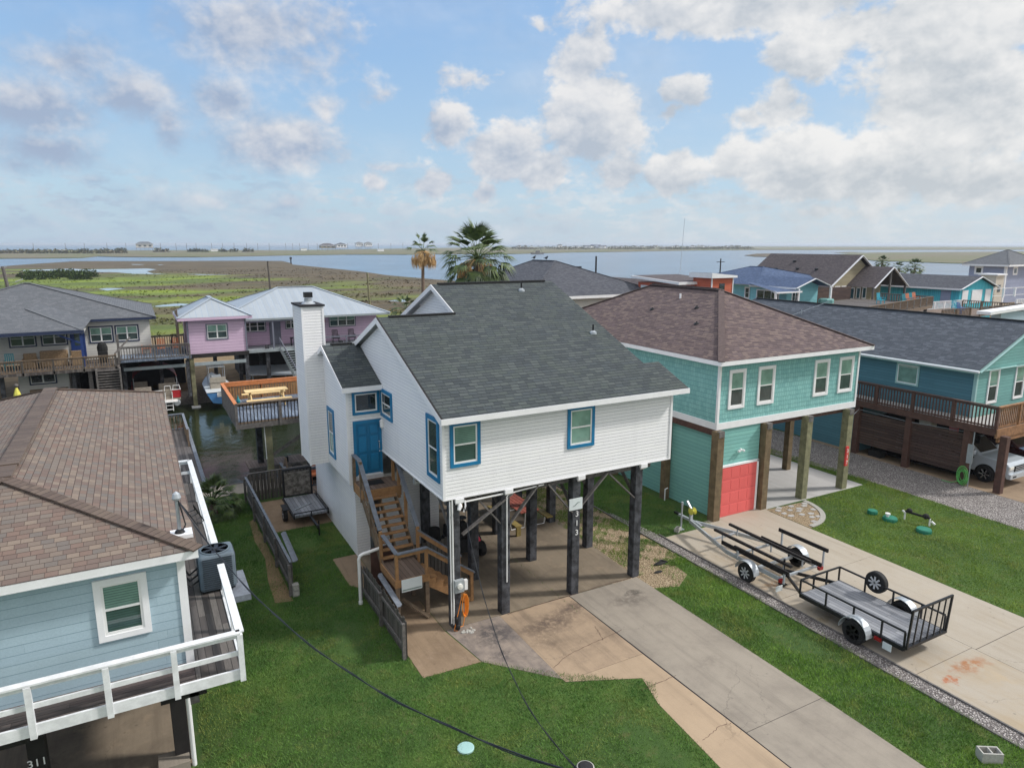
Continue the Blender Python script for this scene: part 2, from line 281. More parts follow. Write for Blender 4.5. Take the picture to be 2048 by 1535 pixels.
# ground materials
def concrete(name, col, stain, amt=.5, sc1=.5, stain2=None, spots=()):
    m, t, bs = newmat(name); p = wpos(t)
    f = t.ramp(t.noise(p, sc1, 9, .72, .25), .40, .72)
    c = t.mix(t.m('MULTIPLY', f, amt), col, stain)
    f3 = t.ramp(t.noise(p, sc1 * 2.7, 6, .7, .3), .52, .74); c = t.mix(t.m('MULTIPLY', f3, amt * .8), c, stain2 if stain2 else sc(stain, 1.2))
    f2 = t.noise(p, 38, 4, .7); c = t.mix(t.m('MULTIPLY', t.ramp(f2, .4, .75), .18), c, sc(col, .6))
    vz = t.node('ShaderNodeTexVoronoi', {'Vector': t.node('ShaderNodeVectorMath', {0: t.noise(p, 1.2, 4, .6, 0, 'Color'), 1: (1.2, 1.2, 0), 2: p}, operation='MULTIPLY_ADD').outputs[0], 'Scale': .27}, feature='DISTANCE_TO_EDGE').outputs[0]
    wp = t.node('ShaderNodeVectorMath', {0: t.noise(p, 1.6, 6, .7, 0, 'Color'), 1: (1.1, 1.1, 0), 2: p}, operation='MULTIPLY_ADD').outputs[0]
    for (sx, sy, rx, ry, k_, cl_) in spots:
        d = t.node('ShaderNodeVectorMath', {0: t.node('ShaderNodeVectorMath', {0: wp, 1: (-sx - .55, -sy - .55, 0)}, operation='ADD').outputs[0], 1: (1 / rx, 1 / ry, 0)}, operation='MULTIPLY').outputs[0]
        L = t.node('ShaderNodeVectorMath', {0: d}, operation='LENGTH').outputs['Value']
        c = t.mix(t.m('MULTIPLY', t.m('MULTIPLY', t.ramp(L, 1.0, .2), k_), t.ramp(t.noise(p, 5, 4, .7), .3, .6)), c, cl_)
    ck = t.m('MULTIPLY', t.m('LESS_THAN', vz, .0018), t.ramp(t.noise(p, .3, 2), .45, .55))
    c = t.mix(t.m('MULTIPLY', ck, .35), c, sc(col, .35))
    sp3 = t.node('ShaderNodeTexVoronoi', {'Vector': p, 'Scale': 2.6}).outputs['Distance']; c = t.mix(t.m('MULTIPLY', t.m('MULTIPLY', t.ramp(sp3, .13, .03), t.ramp(t.noise(p, .8, 3), .48, .6)), .6), c, sc(col, .4))
    q = t.node('ShaderNodeVectorMath', {0: p, 1: (3.2, .22, 1)}, operation='MULTIPLY').outputs[0]; c = t.mix(t.m('MULTIPLY', t.ramp(t.noise(q, 1.0, 6, .7), .46, .7), .38), c, sc(stain, .8))
    setb(t, bs, Base_Color=c, Roughness=.92, Normal=bumpn(t, f2, .25, .006))
    return m
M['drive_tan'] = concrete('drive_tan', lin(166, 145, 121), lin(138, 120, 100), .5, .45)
M['drive_tan_old'] = concrete('drive_tan_old', lin(160, 139, 116), lin(98, 84, 72), .6, .38, None, [(9.9, 15.9, 1.5, .7, .85, lin(84, 70, 62)), (11.0, 16.3, .9, .5, .8, lin(78, 64, 58)), (9.3, 15.2, .6, 1.0, .5, lin(92, 78, 66))])
M['drive_grey'] = concrete('drive_grey', lin(146, 137, 125), lin(116, 108, 99), .7, .5, None, [(12.9, 15.9, 1.1, .5, .7, lin(90, 82, 76)), (13.2, 16.2, .4, .2, .8, lin(62, 56, 52)), (12.6, 12.2, .8, .4, .4, lin(104, 96, 88))])
M['drive_dark'] = concrete('drive_dark', lin(144, 131, 120), lin(78, 73, 74), .95, .6, None, [(8.1, 16.2, .9, .8, .9, lin(66, 62, 64)), (7.9, 15.1, .5, .6, .7, lin(74, 68, 70))])
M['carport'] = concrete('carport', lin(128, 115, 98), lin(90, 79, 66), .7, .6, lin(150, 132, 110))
M['slab_new'] = concrete('slab_new', lin(164, 155, 142), lin(150, 137, 118), .5, .4)
M['slab_rust'] = concrete('slab_rust', lin(164, 155, 142), lin(158, 138, 108), .6, .35, None, [(18.6, 8.75, .9, .3, .85, lin(150, 92, 44)), (17.5, 8.55, .35, .16, .95, lin(160, 84, 36)), (17.6, 14.4, .6, .25, .7, lin(150, 104, 56)), (17.3, 12.2, .5, .3, .5, lin(120, 104, 70)), (18.4, 15.5, 1.6, 2.4, .4, lin(168, 138, 98))])
M['slab_white'] = concrete('slab_white', lin(172, 170, 168), lin(150, 148, 148), .4, .4)
M['slab_tan'] = concrete('slab_tan', lin(140, 120, 98), lin(104, 86, 68), .8, .5, lin(150, 130, 110))
def gravel(name, cols, scale=28):
    m, t, bs = newmat(name); p = wpos(t)
    vo = t.node('ShaderNodeTexVoronoi', {'Vector': p, 'Scale': scale})
    r = t.node('ShaderNodeSeparateColor', {0: vo.outputs['Color']}).outputs[0]
    c = t.mix(r, cols[0], cols[1]); c = t.mix(t.ramp(vo.outputs['Distance'], .25, .6), c, cols[2])
    c = t.mix(t.m('MULTIPLY', t.ramp(t.noise(p, 1.5, 4), .45, .7), .35), c, cols[2])
    setb(t, bs, Base_Color=c, Roughness=.95, Normal=bumpn(t, t.m('SUBTRACT', 1.0, vo.outputs['Distance']), 1.0, .03))
    return m
M['gravel_grey'] = gravel('gravel_grey', (lin(200, 194, 190), lin(134, 128, 126), lin(92, 86, 84)), 22)
M['gravel_tan'] = gravel('gravel_tan', (lin(206, 188, 158), lin(166, 146, 118), lin(122, 104, 80)), 26)
def soil(name, a, b, c3, s1=.35, s2=2.2):
    m, t, bs = newmat(name); p = wpos(t)
    c = t.mix(t.ramp(t.noise(p, s1, 6, .6, .4), .38, .62), a, b)
    c = t.mix(t.m('MULTIPLY', t.ramp(t.noise(p, s2, 6, .7), .5, .75), .55), c, c3)
    setb(t, bs, Base_Color=c, Roughness=1.0, Normal=bumpn(t, t.noise(p, 30, 4, .7), .8, .03))
    return m
def turf(name, a, b, c3, s1=.35, s2=2.2):
    m, t, bs = newmat(name); p = wpos(t)
    c = t.mix(t.ramp(t.noise(p, s1, 6, .6, .4), .42, .6), a, b)
    c = t.mix(t.m('MULTIPLY', t.ramp(t.noise(p, s2, 6, .7), .48, .7), .6), c, c3)
    c = t.mix(t.m('MULTIPLY', t.ramp(t.noise(p, .5, 6, .7, .6), .50, .64), .62), c, lin(140, 140, 72))
    c = t.mix(t.m('MULTIPLY', t.ramp(t.noise(p, 1.3, 5, .7, .5), .52, .66), .6), c, sc(a, .55))
    blade = t.node('ShaderNodeTexWhiteNoise', {'Vector': t.node('ShaderNodeVectorMath', {0: p, 1: (14, 14, 3)}, operation='MULTIPLY').outputs[0]}, noise_dimensions='3D').outputs[0]
    c = t.mix(t.m('MULTIPLY', t.ramp(t.noise(p, 26, 2), .4, .7), .35), c, sc(b, 1.5))
    setb(t, bs, Base_Color=c, Roughness=.75); return m
M['turf_base'] = soil('turf_base', lin(54, 80, 30), lin(68, 94, 34), lin(104, 98, 60))
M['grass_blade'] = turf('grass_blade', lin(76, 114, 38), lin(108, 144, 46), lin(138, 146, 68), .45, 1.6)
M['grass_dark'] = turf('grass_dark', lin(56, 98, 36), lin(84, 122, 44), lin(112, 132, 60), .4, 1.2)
M['grass_bright'] = turf('grass_bright', lin(96, 126, 40), lin(124, 148, 46), lin(150, 150, 72), .3, .9)
M['bare_earth'] = soil('bare_earth', lin(136, 114, 84), lin(118, 100, 72), lin(92, 86, 54), 1.0, 6)
def marsh():
    m, t, bs = newmat('marsh_grass'); p = wpos(t)
    q = t.node('ShaderNodeVectorMath', {0: p, 1: (.010, .022, 0)}, operation='MULTIPLY').outputs[0]
    n1 = t.noise(q, 1.0, 7, .6, .5); s = t.node('ShaderNodeSeparateXYZ', {0: p})
    bias = t.m('MULTIPLY', t.ramp(s.outputs[0], -10, 90), .17); bias2 = t.m('MULTIPLY', t.ramp(s.outputs[1], 280, 430), .20)
    k = t.m('ADD', n1, t.m('ADD', bias, bias2))
    g = t.mix(t.ramp(t.noise(q, 2.2, 5, .6), .42, .62), lin(82, 96, 40), lin(122, 138, 42))
    b = t.mix(t.ramp(t.noise(q, 3.5, 6, .65), .35, .65), lin(74, 64, 48), lin(98, 84, 62))
    c = t.mix(t.ramp(k, .46, .62), g, b)
    c = t.mix(t.m('MULTIPLY', t.ramp(t.noise(p, .22, 6, .7), .4, .75), .35), c, lin(56, 62, 34))
    setb(t, bs, Base_Color=c, Roughness=1.0, Normal=bumpn(t, t.noise(p, 1.3, 5, .7), 1.0, .25)); return m
M['marsh_grass'] = marsh()
M['far_scrub'] = soil('far_scrub', lin(96, 100, 66), lin(112, 104, 80), lin(72, 82, 52), .012, .05)
M['far_marsh'] = soil('far_marsh', lin(96, 100, 62), lin(108, 98, 80), lin(80, 80, 60), .012, .05)
def water(name, col, rough, sc1, strength, dist, stretch=(1, 1, 1), spec=.5):
    m, t, bs = newmat(name); p = wpos(t)
    q = t.node('ShaderNodeVectorMath', {0: p, 1: stretch}, operation='MULTIPLY').outputs[0]
    h = t.m('ADD', t.noise(q, sc1, 4, .6, .4), t.m('MULTIPLY', t.noise(q, sc1 * .13, 3, .5), 1.4))
    c = t.mix(t.ramp(t.noise(q, sc1 * .05, 4), .35, .7), col, sc(col, 1.5))
    setb(t, bs, Base_Color=c, Roughness=rough, IOR=1.33, Specular_IOR_Level=spec, Normal=bumpn(t, h, strength, dist)); return m
M['water_bay'] = water('water_bay', lin(74, 96, 116), .22, .5, .35, .12, (1, 1.6, 1))
M['water_canal'] = water('water_canal', lin(30, 37, 20), .04, 1.6, .3, .06)
M['water_pond'] = water('water_pond', lin(120, 135, 145), .12, 1.0, .2, .03)
M['leaf_palm'] = plain('leaf_palm', lin(66, 88, 50), .5, .4, 2.5, col2=lin(100, 118, 62))
M['leaf_dead'] = plain('leaf_dead', lin(196, 158, 110), .9, .2, 3, col2=lin(220, 188, 138))
M['palm_trunk'] = plain('palm_trunk', lin(116, 98, 84), .95, .35, 8, bump=.6, bscale=18)
M['leaf_bush'] = plain('leaf_bush', lin(66, 90, 44), .8, .4, .8, col2=lin(92, 112, 52))
M['leaf_dark'] = plain('leaf_dark', lin(42, 62, 36), .8, .4, 3, col2=lin(66, 86, 44))
# ---------------------------------------------------------------- geometry helpers
def V3(*a): return Vector(a)
class MB:
    def __init__(s): s.v = []; s.f = []; s.i = []
    def add(s, vs, fs):
        o = len(s.v); s.i.append((len(s.v), len(s.f))); s.v += [tuple(p) for p in vs]; s.f += [tuple(i + o for i in f) for f in fs]; return s
    def box(s, x0, x1, y0, y1, z0, z1):
        if x0 > x1: x0, x1 = x1, x0
        if y0 > y1: y0, y1 = y1, y0
        if z0 > z1: z0, z1 = z1, z0
        return s.add([(x0, y0, z0), (x1, y0, z0), (x1, y1, z0), (x0, y1, z0), (x0, y0, z1), (x1, y0, z1), (x1, y1, z1), (x0, y1, z1)],
                     [(0, 3, 2, 1), (4, 5, 6, 7), (0, 1, 5, 4), (1, 2, 6, 5), (2, 3, 7, 6), (3, 0, 4, 7)])
    def beam(s, p, q, w, h, up=(0, 0, 1)):
        p = Vector(p); q = Vector(q); d = (q - p).normalized(); u = Vector(up)
        if abs(d.dot(u)) > .98: u = Vector((0, 1, 0))
        a = d.cross(u).normalized(); b = a.cross(d).normalized(); a *= w / 2; b *= h / 2
        vs = [p - a - b, p + a - b, p + a + b, p - a + b, q - a - b, q + a - b, q + a + b, q - a + b]
        return s.add(vs, [(0, 1, 2, 3), (7, 6, 5, 4), (0, 4, 5, 1), (1, 5, 6, 2), (2, 6, 7, 3), (3, 7, 4, 0)])
    def tube(s, pts, r, n=8, closed=False):
        pts = [Vector(p) for p in pts]; k = len(pts); rs = r if isinstance(r, (list, tuple)) else [r] * k
        vs = []; last = None
        for i, p in enumerate(pts):
            d = (pts[(i + 1) % k] - pts[i - 1]) if closed else (pts[min(i + 1, k - 1)] - pts[max(i - 1, 0)])
            d = d.normalized() if d.length > 1e-9 else Vector((0, 0, 1))
            if last is None: a = d.cross(Vector((0, 0, 1)) if abs(d.z) < .9 else Vector((1, 0, 0))).normalized()
            else: a = (last - d * last.dot(d)).normalized()
            last = a; b = d.cross(a)
            for j in range(n):
                t = 2 * pi * j / n; vs.append(p + (a * cos(t) + b * sin(t)) * rs[i])
        fs = []
        for i in range(k if closed else k - 1):
            i2 = (i + 1) % k
            for j in range(n): fs.append((i * n + j, i * n + (j + 1) % n, i2 * n + (j + 1) % n, i2 * n + j))
        if not closed: fs += [tuple(range(n))[::-1], tuple((k - 1) * n + j for j in range(n))]
        return s.add(vs, fs)
    def lathe(s, c, prof, n=24, axis='z'):
        vs = []
        for r, h in prof:
            for j in range(n):
                t = 2 * pi * j / n; a, b = r * cos(t), r * sin(t)
                vs.append((c[0] + a, c[1] + b, c[2] + h) if axis == 'z' else ((c[0] + h, c[1] + a, c[2] + b) if axis == 'x' else (c[0] + a, c[1] + h, c[2] + b)))
        fs = []
        for i in range(len(prof) - 1):
            for j in range(n): fs.append((i * n + j, i * n + (j + 1) % n, (i + 1) * n + (j + 1) % n, (i + 1) * n + j))
        if prof[0][0] > 1e-6: fs.append(tuple(range(n))[::-1])
        if prof[-1][0] > 1e-6: fs.append(tuple((len(prof) - 1) * n + j for j in range(n)))
        return s.add(vs, fs)
    def extr(s, pts, vec):
        n = len(pts); vec = Vector(vec); a = [Vector(p) for p in pts]; b = [p + vec for p in a]
        return s.add(a + b, [tuple(range(n))[::-1], tuple(range(n, 2 * n))] + [(i, (i + 1) % n, n + (i + 1) % n, n + i) for i in range(n)])
    def prism(s, pts2, z0, z1): return s.extr([(x, y, z0) for x, y in pts2], (0, 0, z1 - z0))
    def sheet(s, pts): return s.add(pts, [tuple(range(len(pts)))])
    def ell(s, c, rx, ry, rz, n=12, m=7, jit=0):
        prof = []; vs = [(c[0], c[1], c[2] - rz)]
        for i in range(1, m):
            ph = -pi / 2 + pi * i / m
            for j in range(n):
                t = 2 * pi * j / n; k = 1 + random.uniform(-jit, jit)
                vs.append((c[0] + rx * cos(ph) * cos(t) * k, c[1] + ry * cos(ph) * sin(t) * k, c[2] + rz * sin(ph) * k))
        vs.append((c[0], c[1], c[2] + rz)); fs = []
        for j in range(n): fs.append((0, 1 + (j + 1) % n, 1 + j))
        for i in range(m - 2):
            for j in range(n): a = 1 + i * n; fs.append((a + j, a + (j + 1) % n, a + n + (j + 1) % n, a + n + j))
        a = 1 + (m - 2) * n
        for j in range(n): fs.append((a + j, a + (j + 1) % n, len(vs) - 1))
        return s.add(vs, fs)
    def xform(s, mat, start=0):
        s.v[start:] = [tuple(mat @ Vector(p)) for p in s.v[start:]]; return s
    def each(s, name, m, parent, **k):
        L = s.i + [(len(s.v), len(s.f))]; out = []
        for (a, c), (b_, d) in zip(L, L[1:]):
            q = MB(); q.add(s.v[a:b_], [tuple(i - a for i in f) for f in s.f[c:d]]); out.append(q.build(name, m, parent, **k))
        return out
    def build(s, name, m, parent=None, smooth=False, bevel=0, recalc=True):
        me = bpy.data.meshes.new(name)
        org = Vector(parent['_o']) if parent is not None and '_o' in parent else Vector((0, 0, 0))
        vs = s.v
        if parent is None:
            xs = np.array(vs); lo = xs.min(0); hi = xs.max(0); org = Vector(((lo[0] + hi[0]) / 2, (lo[1] + hi[1]) / 2, lo[2]))
        me.from_pydata(vs, [], s.f)
        if recalc:
            b = bmesh.new(); b.from_mesh(me); bmesh.ops.recalc_face_normals(b, faces=b.faces); b.to_mesh(me); b.free()
        me.update()
        uvl = me.uv_layers.new(name='UVMap').data; Z = Vector((0, 0, 1))
        for p in me.polygons:
            n = p.normal; t = Z.cross(n)
            t = t.normalized() if t.length > .02 else Vector((1, 0, 0))
            if abs(n.z) > .98: t = Vector((1, 0, 0)); b2 = Vector((0, 1, 0))
            else: b2 = n.cross(t)
            for li in p.loop_indices:
                c = me.vertices[me.loops[li].vertex_index].co; uvl[li].uv = (c.dot(t), c.dot(b2))
        if smooth: me.polygons.foreach_set('use_smooth', [True] * len(me.polygons))
        for v in me.vertices: v.co -= org
        me.materials.append(M[m] if isinstance(m, str) else m)
        o = bpy.data.objects.new(name, me); COL.objects.link(o)
        if parent is not None: o.parent = parent; o['_o'] = tuple(org)
        else: o.location = org; o['_o'] = tuple(org)
        if smooth and not isinstance(smooth, bool):
            pass
        if bevel: bv = o.modifiers.new('bevel', 'BEVEL'); bv.width = bevel; bv.segments = 2; bv.limit_method = 'ANGLE'
        return o
def tag(o, label=None, cat=None, group=None, kind=None):
    for k, v in (('label', label), ('category', cat), ('group', group), ('kind', kind)):
        if v: o[k] = v
    return o
def thing(name, label, cat, loc, group=None):
    o = bpy.data.objects.new(name, None); COL.objects.link(o); o.location = loc; o['_o'] = tuple(loc); o.empty_display_size = .2
    return tag(o, label, cat, group)
def struct(name, mb, m, **k): return tag(mb.build(name, m, **k), kind='structure')
def dup(root, loc, rotz=0, label=None, scale=None):
    r = root.copy(); COL.objects.link(r); r.location = loc; r.rotation_euler = (0, 0, rotz)
    if scale: r.scale = (scale,) * 3
    if label: r['label'] = label
    for ch in [c for c in root.children]:
        c = ch.copy(); COL.objects.link(c); c.parent = r
        for g in list(ch.children): d = g.copy(); COL.objects.link(d); d.parent = c
    return r
def textmesh(name, txt, size, m, parent, mat4, depth=.01):
    cu = bpy.data.curves.new('t', 'FONT'); cu.body = txt; cu.size = size; cu.extrude = depth; cu.align_x = 'CENTER'; cu.align_y = 'CENTER'
    to = bpy.data.objects.new('t', cu); COL.objects.link(to); dg = bpy.context.evaluated_depsgraph_get()
    me = bpy.data.meshes.new_from_object(to.evaluated_get(dg)); bpy.data.objects.remove(to); bpy.data.curves.remove(cu)
    me.transform(mat4); org = Vector(parent['_o']); me.transform(Matrix.Translation(-org)); me.materials.clear(); me.materials.append(M[m]); me.name = name
    o = bpy.data.objects.new(name, me); COL.objects.link(o); o.parent = parent; o['_o'] = tuple(org); return o
# window on a wall: face 'F' wall plane y=P facing -Y (a along x), 'L' wall plane x=P facing -X (a along y)
def wbox(mb, face, P, a0, a1, z0, z1, d0, d1):
    if face == 'F': mb.box(a0, a1, P - d1, P - d0, z0, z1)
    else: mb.box(P - d1, P - d0, a0, a1, z0, z1)
def window(par, face, P, a0, a1, z0, z1, trim='white_trim', tw=.09, top='pane_blind', bot='pane_blind_dark', cols=1, hung=True, sash='white_frame', label=None, d=.0):
    if a0 > a1: a0, a1 = a1, a0
    w = MB()
    for (b0, b1, c0, c1) in ((a0, a1, z1 - tw, z1), (a0, a1, z0, z0 + tw), (a0, a0 + tw, z0 + tw, z1 - tw), (a1 - tw, a1, z0 + tw, z1 - tw)):
        wbox(w, face, P, b0, b1, c0, c1, -.02, .045 + d)
    win = w.build('window', trim, par)
    if label: win['label'] = label
    A0, A1, Z0, Z1 = a0 + tw, a1 - tw, z0 + tw, z1 - tw; st = .045; cw = (A1 - A0) / cols; s = MB(); zm = (Z0 + Z1) / 2
    for i in range(cols):
        b0, b1 = A0 + i * cw, A0 + (i + 1) * cw
        for q in ((b0, b0 + st, Z0, Z1), (b1 - st, b1, Z0, Z1), (b0 + st, b1 - st, Z1 - st, Z1), (b0 + st, b1 - st, Z0, Z0 + st * 1.2)): wbox(s, face, P, *q, -.01, .028 + d)
        if hung: wbox(s, face, P, b0 + st, b1 - st, zm - .022, zm + .022, -.01, .026 + d)
    s.build('frame', sash, win)
    for i in range(cols):
        b0, b1 = A0 + i * cw + st, A0 + (i + 1) * cw - st
        p = MB()
        if hung:
            wbox(p, face, P, b0, b1, zm + .022, Z1 - st, -.01, .014 + d); p.build('pane', top, win)
            p = MB(); wbox(p, face, P, b0, b1, Z0 + st * 1.2, zm - .022, -.01, .008 + d); p.build('pane', bot, win)
        else: wbox(p, face, P, b0, b1, Z0 + st * 1.2, Z1 - st, -.01, .010 + d); p.build('pane', top, win)
    return win
SEEN = set()
def railing(par, pts, z0, z1, mat, post=.09, bal=.038, gap=.12, pg=1.6, capm=None, cap=.13, bottom=True, name='railing', capz=.04, posts=True, balm=None, pm=None):
    """balusters + rails + posts along a polyline (x,y)"""
    r = MB(); b = MB(); pp = MB()
    for (p, q) in zip(pts, pts[1:]):
        p = Vector((p[0], p[1], 0)); q = Vector((q[0], q[1], 0)); L = (q - p).length; d = (q - p) / L
        r.beam(p + V3(0, 0, z1), q + V3(0, 0, z1), cap, capz)
        r.beam(p + V3(0, 0, z1 - .085), q + V3(0, 0, z1 - .085), .04, .08)
        if bottom: r.beam(p + V3(0, 0, z0 + .08), q + V3(0, 0, z0 + .08), .04, .07)
        n = max(1, int(L / gap))
        if bal:
            for i in range(1, n): c = p + d * (L * i / n); b.box(c.x - bal / 2, c.x + bal / 2, c.y - bal / 2, c.y + bal / 2, z0 + .02, z1 - .05)
        if posts:
            k = max(1, round(L / pg))
            for i in range(k + 1):
                c = p + d * (L * i / k); key = (round(c.x, 1), round(c.y, 1))
                if key in SEEN: continue
                SEEN.add(key); pp.box(c.x - post / 2, c.x + post / 2, c.y - post / 2, c.y + post / 2, z0 - .2, z1 - .02)
    o = r.build(name, capm or mat, par)
    if bal: b.build('balusters', balm or mat, o)
    if pp.v: pp.each('post', pm or mat, o)
    return o
def hiproof(par, x0, x1, y0, y1, ze, ridge, mat, fascia='white_trim', fh=.18, name='roof', capm=None, soffit='white_trim', gy=(False, False)):
    """ridge = ((xa,ya),(xb,yb),zr) ; ridge runs along Y (xa==xb) or X (ya==yb)"""
    (xa, ya), (xb, yb), zr = ridge
    m = MB(); A, B, C, D = (x0, y0, ze), (x1, y0, ze), (x1, y1, ze), (x0, y1, ze); Ra, Rb = (xa, ya, zr), (xb, yb, zr)
    if abs(xa - xb) < 1e-6: fs = [(A, B, Ra), (B, C, Rb, Ra), (C, D, Rb), (D, A, Ra, Rb)]
    else: fs = [(A, B, Rb, Ra), (B, C, Rb), (C, D, Ra, Rb), (D, A, Ra)]
    for f in fs: m.sheet(f)
    ro = m.build(name, mat, par, recalc=False)
    sf = MB(); sf.sheet([(x0, y0, ze - fh + .02), (x1, y0, ze - fh + .02), (x1, y1, ze - fh + .02), (x0, y1, ze - fh + .02)]); sf.build('soffit', soffit, ro)
    fa = MB(); t = .03; q = .004
    fa.box(x0 + q, x1 - q, y0 + q, y0 + t, ze - fh, ze - .012); fa.box(x0 + q, x1 - q, y1 - t, y1 - q, ze - fh, ze - .012)
    fa.box(x0 + q, x0 + t, y0 + t, y1 - t, ze - fh, ze - .012); fa.box(x1 - t, x1 - q, y0 + t, y1 - t, ze - fh, ze - .012)
    fa.build('fascia', fascia, ro)
    cp = MB()
    for a, b in ((A, Ra), (B, Ra if abs(xa - xb) < 1e-6 else Rb), (C, Rb), (D, Rb if abs(xa - xb) < 1e-6 else Ra)):
        a = Vector(a); b = Vector(b); d = (b - a); 
        cp.beam(a + V3(0, 0, .015), b + V3(0, 0, .015), .26, .035)
    cp.beam(Vector(Ra) + V3(0, 0, .02), Vector(Rb) + V3(0, 0, .02), .3, .05)
    cp.build('hip_caps', capm or mat, ro)
    return ro
def gable_prism(mb, axis, a0, a1, prof):
    """prof: list of (t,z); extruded from a0 to a1. axis 'x': t is y."""
    if axis == 'x': mb.extr([(a0, t, z) for t, z in prof], (a1 - a0, 0, 0))
    else: mb.extr([(t, a0, z) for t, z in prof], (0, a1 - a0, 0))
def slab(par, pts, t, mat, name='roof', dz=0):
    m = MB(); m.extr(pts, (0, 0, -t)); return m.build(name, mat, par)
def wheel(par, c, R, w, axis='x', rim='silver_rim', spokes=6, out=-1, rimr=.62, k0=1.0):
    """tyre with a modelled rim; out is the outward direction along the axis"""
    prof = [(R * .60, -w / 2), (R * .92, -w / 2), (R, -w / 2 + .03), (R, w / 2 - .03), (R * .92, w / 2), (R * .60, w / 2), (R * .60, -w / 2)]
    wo = MB().lathe(c, prof, 28, axis).build('wheel', 'rubber', par, smooth=False)
    r = MB(); h = w / 2 * out
    r.lathe(c, [(R * rimr, h * .92), (R * rimr, h * .2)] if out > 0 else [(R * rimr, h * .2), (R * rimr, h * .92)], 24, axis)
    r.lathe(c, [(0.0, h * .62 * k0), (R * .6, h * .55 * k0)] if out > 0 else [(R * .6, h * .55 * k0), (0.0, h * .62 * k0)], 24, axis)
    for k in range(spokes):
        t = 2 * pi * k / spokes
        d = Vector((0, cos(t), sin(t))) if axis == 'x' else Vector((cos(t), 0, sin(t)))
        n = Vector((1, 0, 0)) if axis == 'x' else Vector((0, 1, 0)); cc = Vector(c) + n * h * min(.97, .86 * k0)
        r.beam(cc + d * R * .08, cc + d * R * .60, R * .16, .03, up=n)
    r.lathe(Vector(c) + (Vector((h * .8, 0, 0)) if axis == 'x' else Vector((0, h * .8, 0))), [(R * .16, -.02), (R * .16, .02)], 12, axis)
    r.build('rim', rim, wo); return wo
def arc(c, r, a0, a1, n, plane='yz'):
    out = []
    for i in range(n + 1):
        t = a0 + (a1 - a0) * i / n
        if plane == 'yz': out.append((c[0], c[1] + r * cos(t), c[2] + r * sin(t)))
        elif plane == 'xz': out.append((c[0] + r * cos(t), c[1], c[2] + r * sin(t)))
        else: out.append((c[0] + r * cos(t), c[1] + r * sin(t), c[2]))
    return out
# ================================================================ SETTING
BIG = 26000
struct('sea', MB().sheet([(-BIG, 300, -1.05), (BIG, 300, -1.05), (BIG, BIG, -1.05), (-BIG, BIG, -1.05)]), 'water_bay')
struct('bay_water', MB().sheet([(-900, 62, -1.0), (2500, 62, -1.0), (2500, 1100, -1.0), (-900, 1100, -1.0)]), 'water_bay')
struct('canal_water', MB().sheet([(-140, 32, -.98), (140, 32, -.98), (140, 61, -.98), (-140, 61, -.98)]), 'water_canal')
def land(name, pts, z, depth, mat): return struct(name, MB().prism(pts, z - depth, z), mat)
land('ground', [(-90, -60), (140, -60), (140, 33.1), (3.4, 33.1), (-90, 33.1)], 0, 3, 'turf_base')
land('far_bank', [(-140, 57.2), (10.3, 57.2), (10.3, 56.2), (36, 56.2), (36, 50), (58, 50), (58, 33.4), (180, 33.4), (180, 84), (110, 92), (92, 96), (86, 96), (-140, 90)], 0, 3, 'bare_earth')
marsh_pts = [(-900, 70), (-120, 60), (86, 60), (118, 96), (103, 140), (92, 190), (87, 224), (84, 254), (86, 290), (84.5, 335), (82.5, 378), (81, 418), (86, 440), (92, 505), (78, 520),
             (62, 528), (40, 535), (0, 548), (-20, 560), (-34, 565), (-48, 512), (-61, 452), (-78, 430), (-400, 420), (-900, 470)]
land('marsh', marsh_pts, -.45, 1.2, 'marsh_grass')
def zp(px, py, z):      # ground point that a measured sight line meets (drone at 11 m), used to survey the far shore outlines
    a = rad(11.417); h = rad(28.451); f = 1383.6
    u, v = (px - 1024) / f, (py - 767.5) / f
    F = Vector((sin(h) * cos(a), cos(h) * cos(a), -sin(a))); R_ = Vector((cos(h), -sin(h), 0)); D = F.cross(R_)
    d = F + R_ * u + D * v; t = (z - 11.0) / d.z; return (d.x * t, d.y * t)
def survey(pts, z): return [zp(x, y, z) for x, y in pts]
ponds = {'marsh_pond': [(39, 540.2), (90, 538.6), (145, 537), (168, 538.6), (254, 537.6), (293, 536.6), (313, 538.6), (293, 542.5), (305, 546.4), (332, 548), (264, 547.4), (234, 544.5), (186, 544), (170, 542.5), (148, 541), (94, 541), (49, 542.5)],
         'tidal_pool': [(197, 577.6), (215, 575.7), (250, 576.7), (215, 581)],
         'tidal_creek': [(303, 612.8), (328, 609), (357, 606.5), (387, 608), (383, 610.4), (322, 613.2)],
         'salt_pan': [(777, 601.3), (815, 597.3), (816, 602.5), (804, 603.5)],
         'mud_puddle': [(0, 533.6), (14, 533.8), (6, 535), (0, 535)],
         'creek_thread': [(262, 528.3), (290, 528.6), (280, 529.4), (265, 529.2)],
         'creek_branch': [(372, 548), (400, 548.2), (466, 549.2), (400, 549.6)],
         'creek_end': [(314, 529), (328, 529.2), (320, 530)]}
for k, pts in ponds.items(): struct(k, MB().sheet([(x, y, -.445) for x, y in survey(pts, -.445)]), 'water_pond')
land('barrier_island', survey([(-500, 517), (0, 516), (80, 515.5), (165, 514.5), (195, 511.8), (235, 512.8), (300, 513.2), (400, 513.2), (590, 509.4), (692, 508.2), (815, 508.4), (870, 507.6), (1031, 507), (1149, 503.8), (1239, 503), (1368, 500.6), (1500, 499.6), (1750, 499),
      (2048, 498.8), (2500, 499), (2500, 493.4), (2048, 493.6), (1400, 492.6), (1000, 494), (860, 496), (700, 498.5), (600, 500), (0, 500.5), (-500, 501)], -.4), -.4, .8, 'far_marsh')
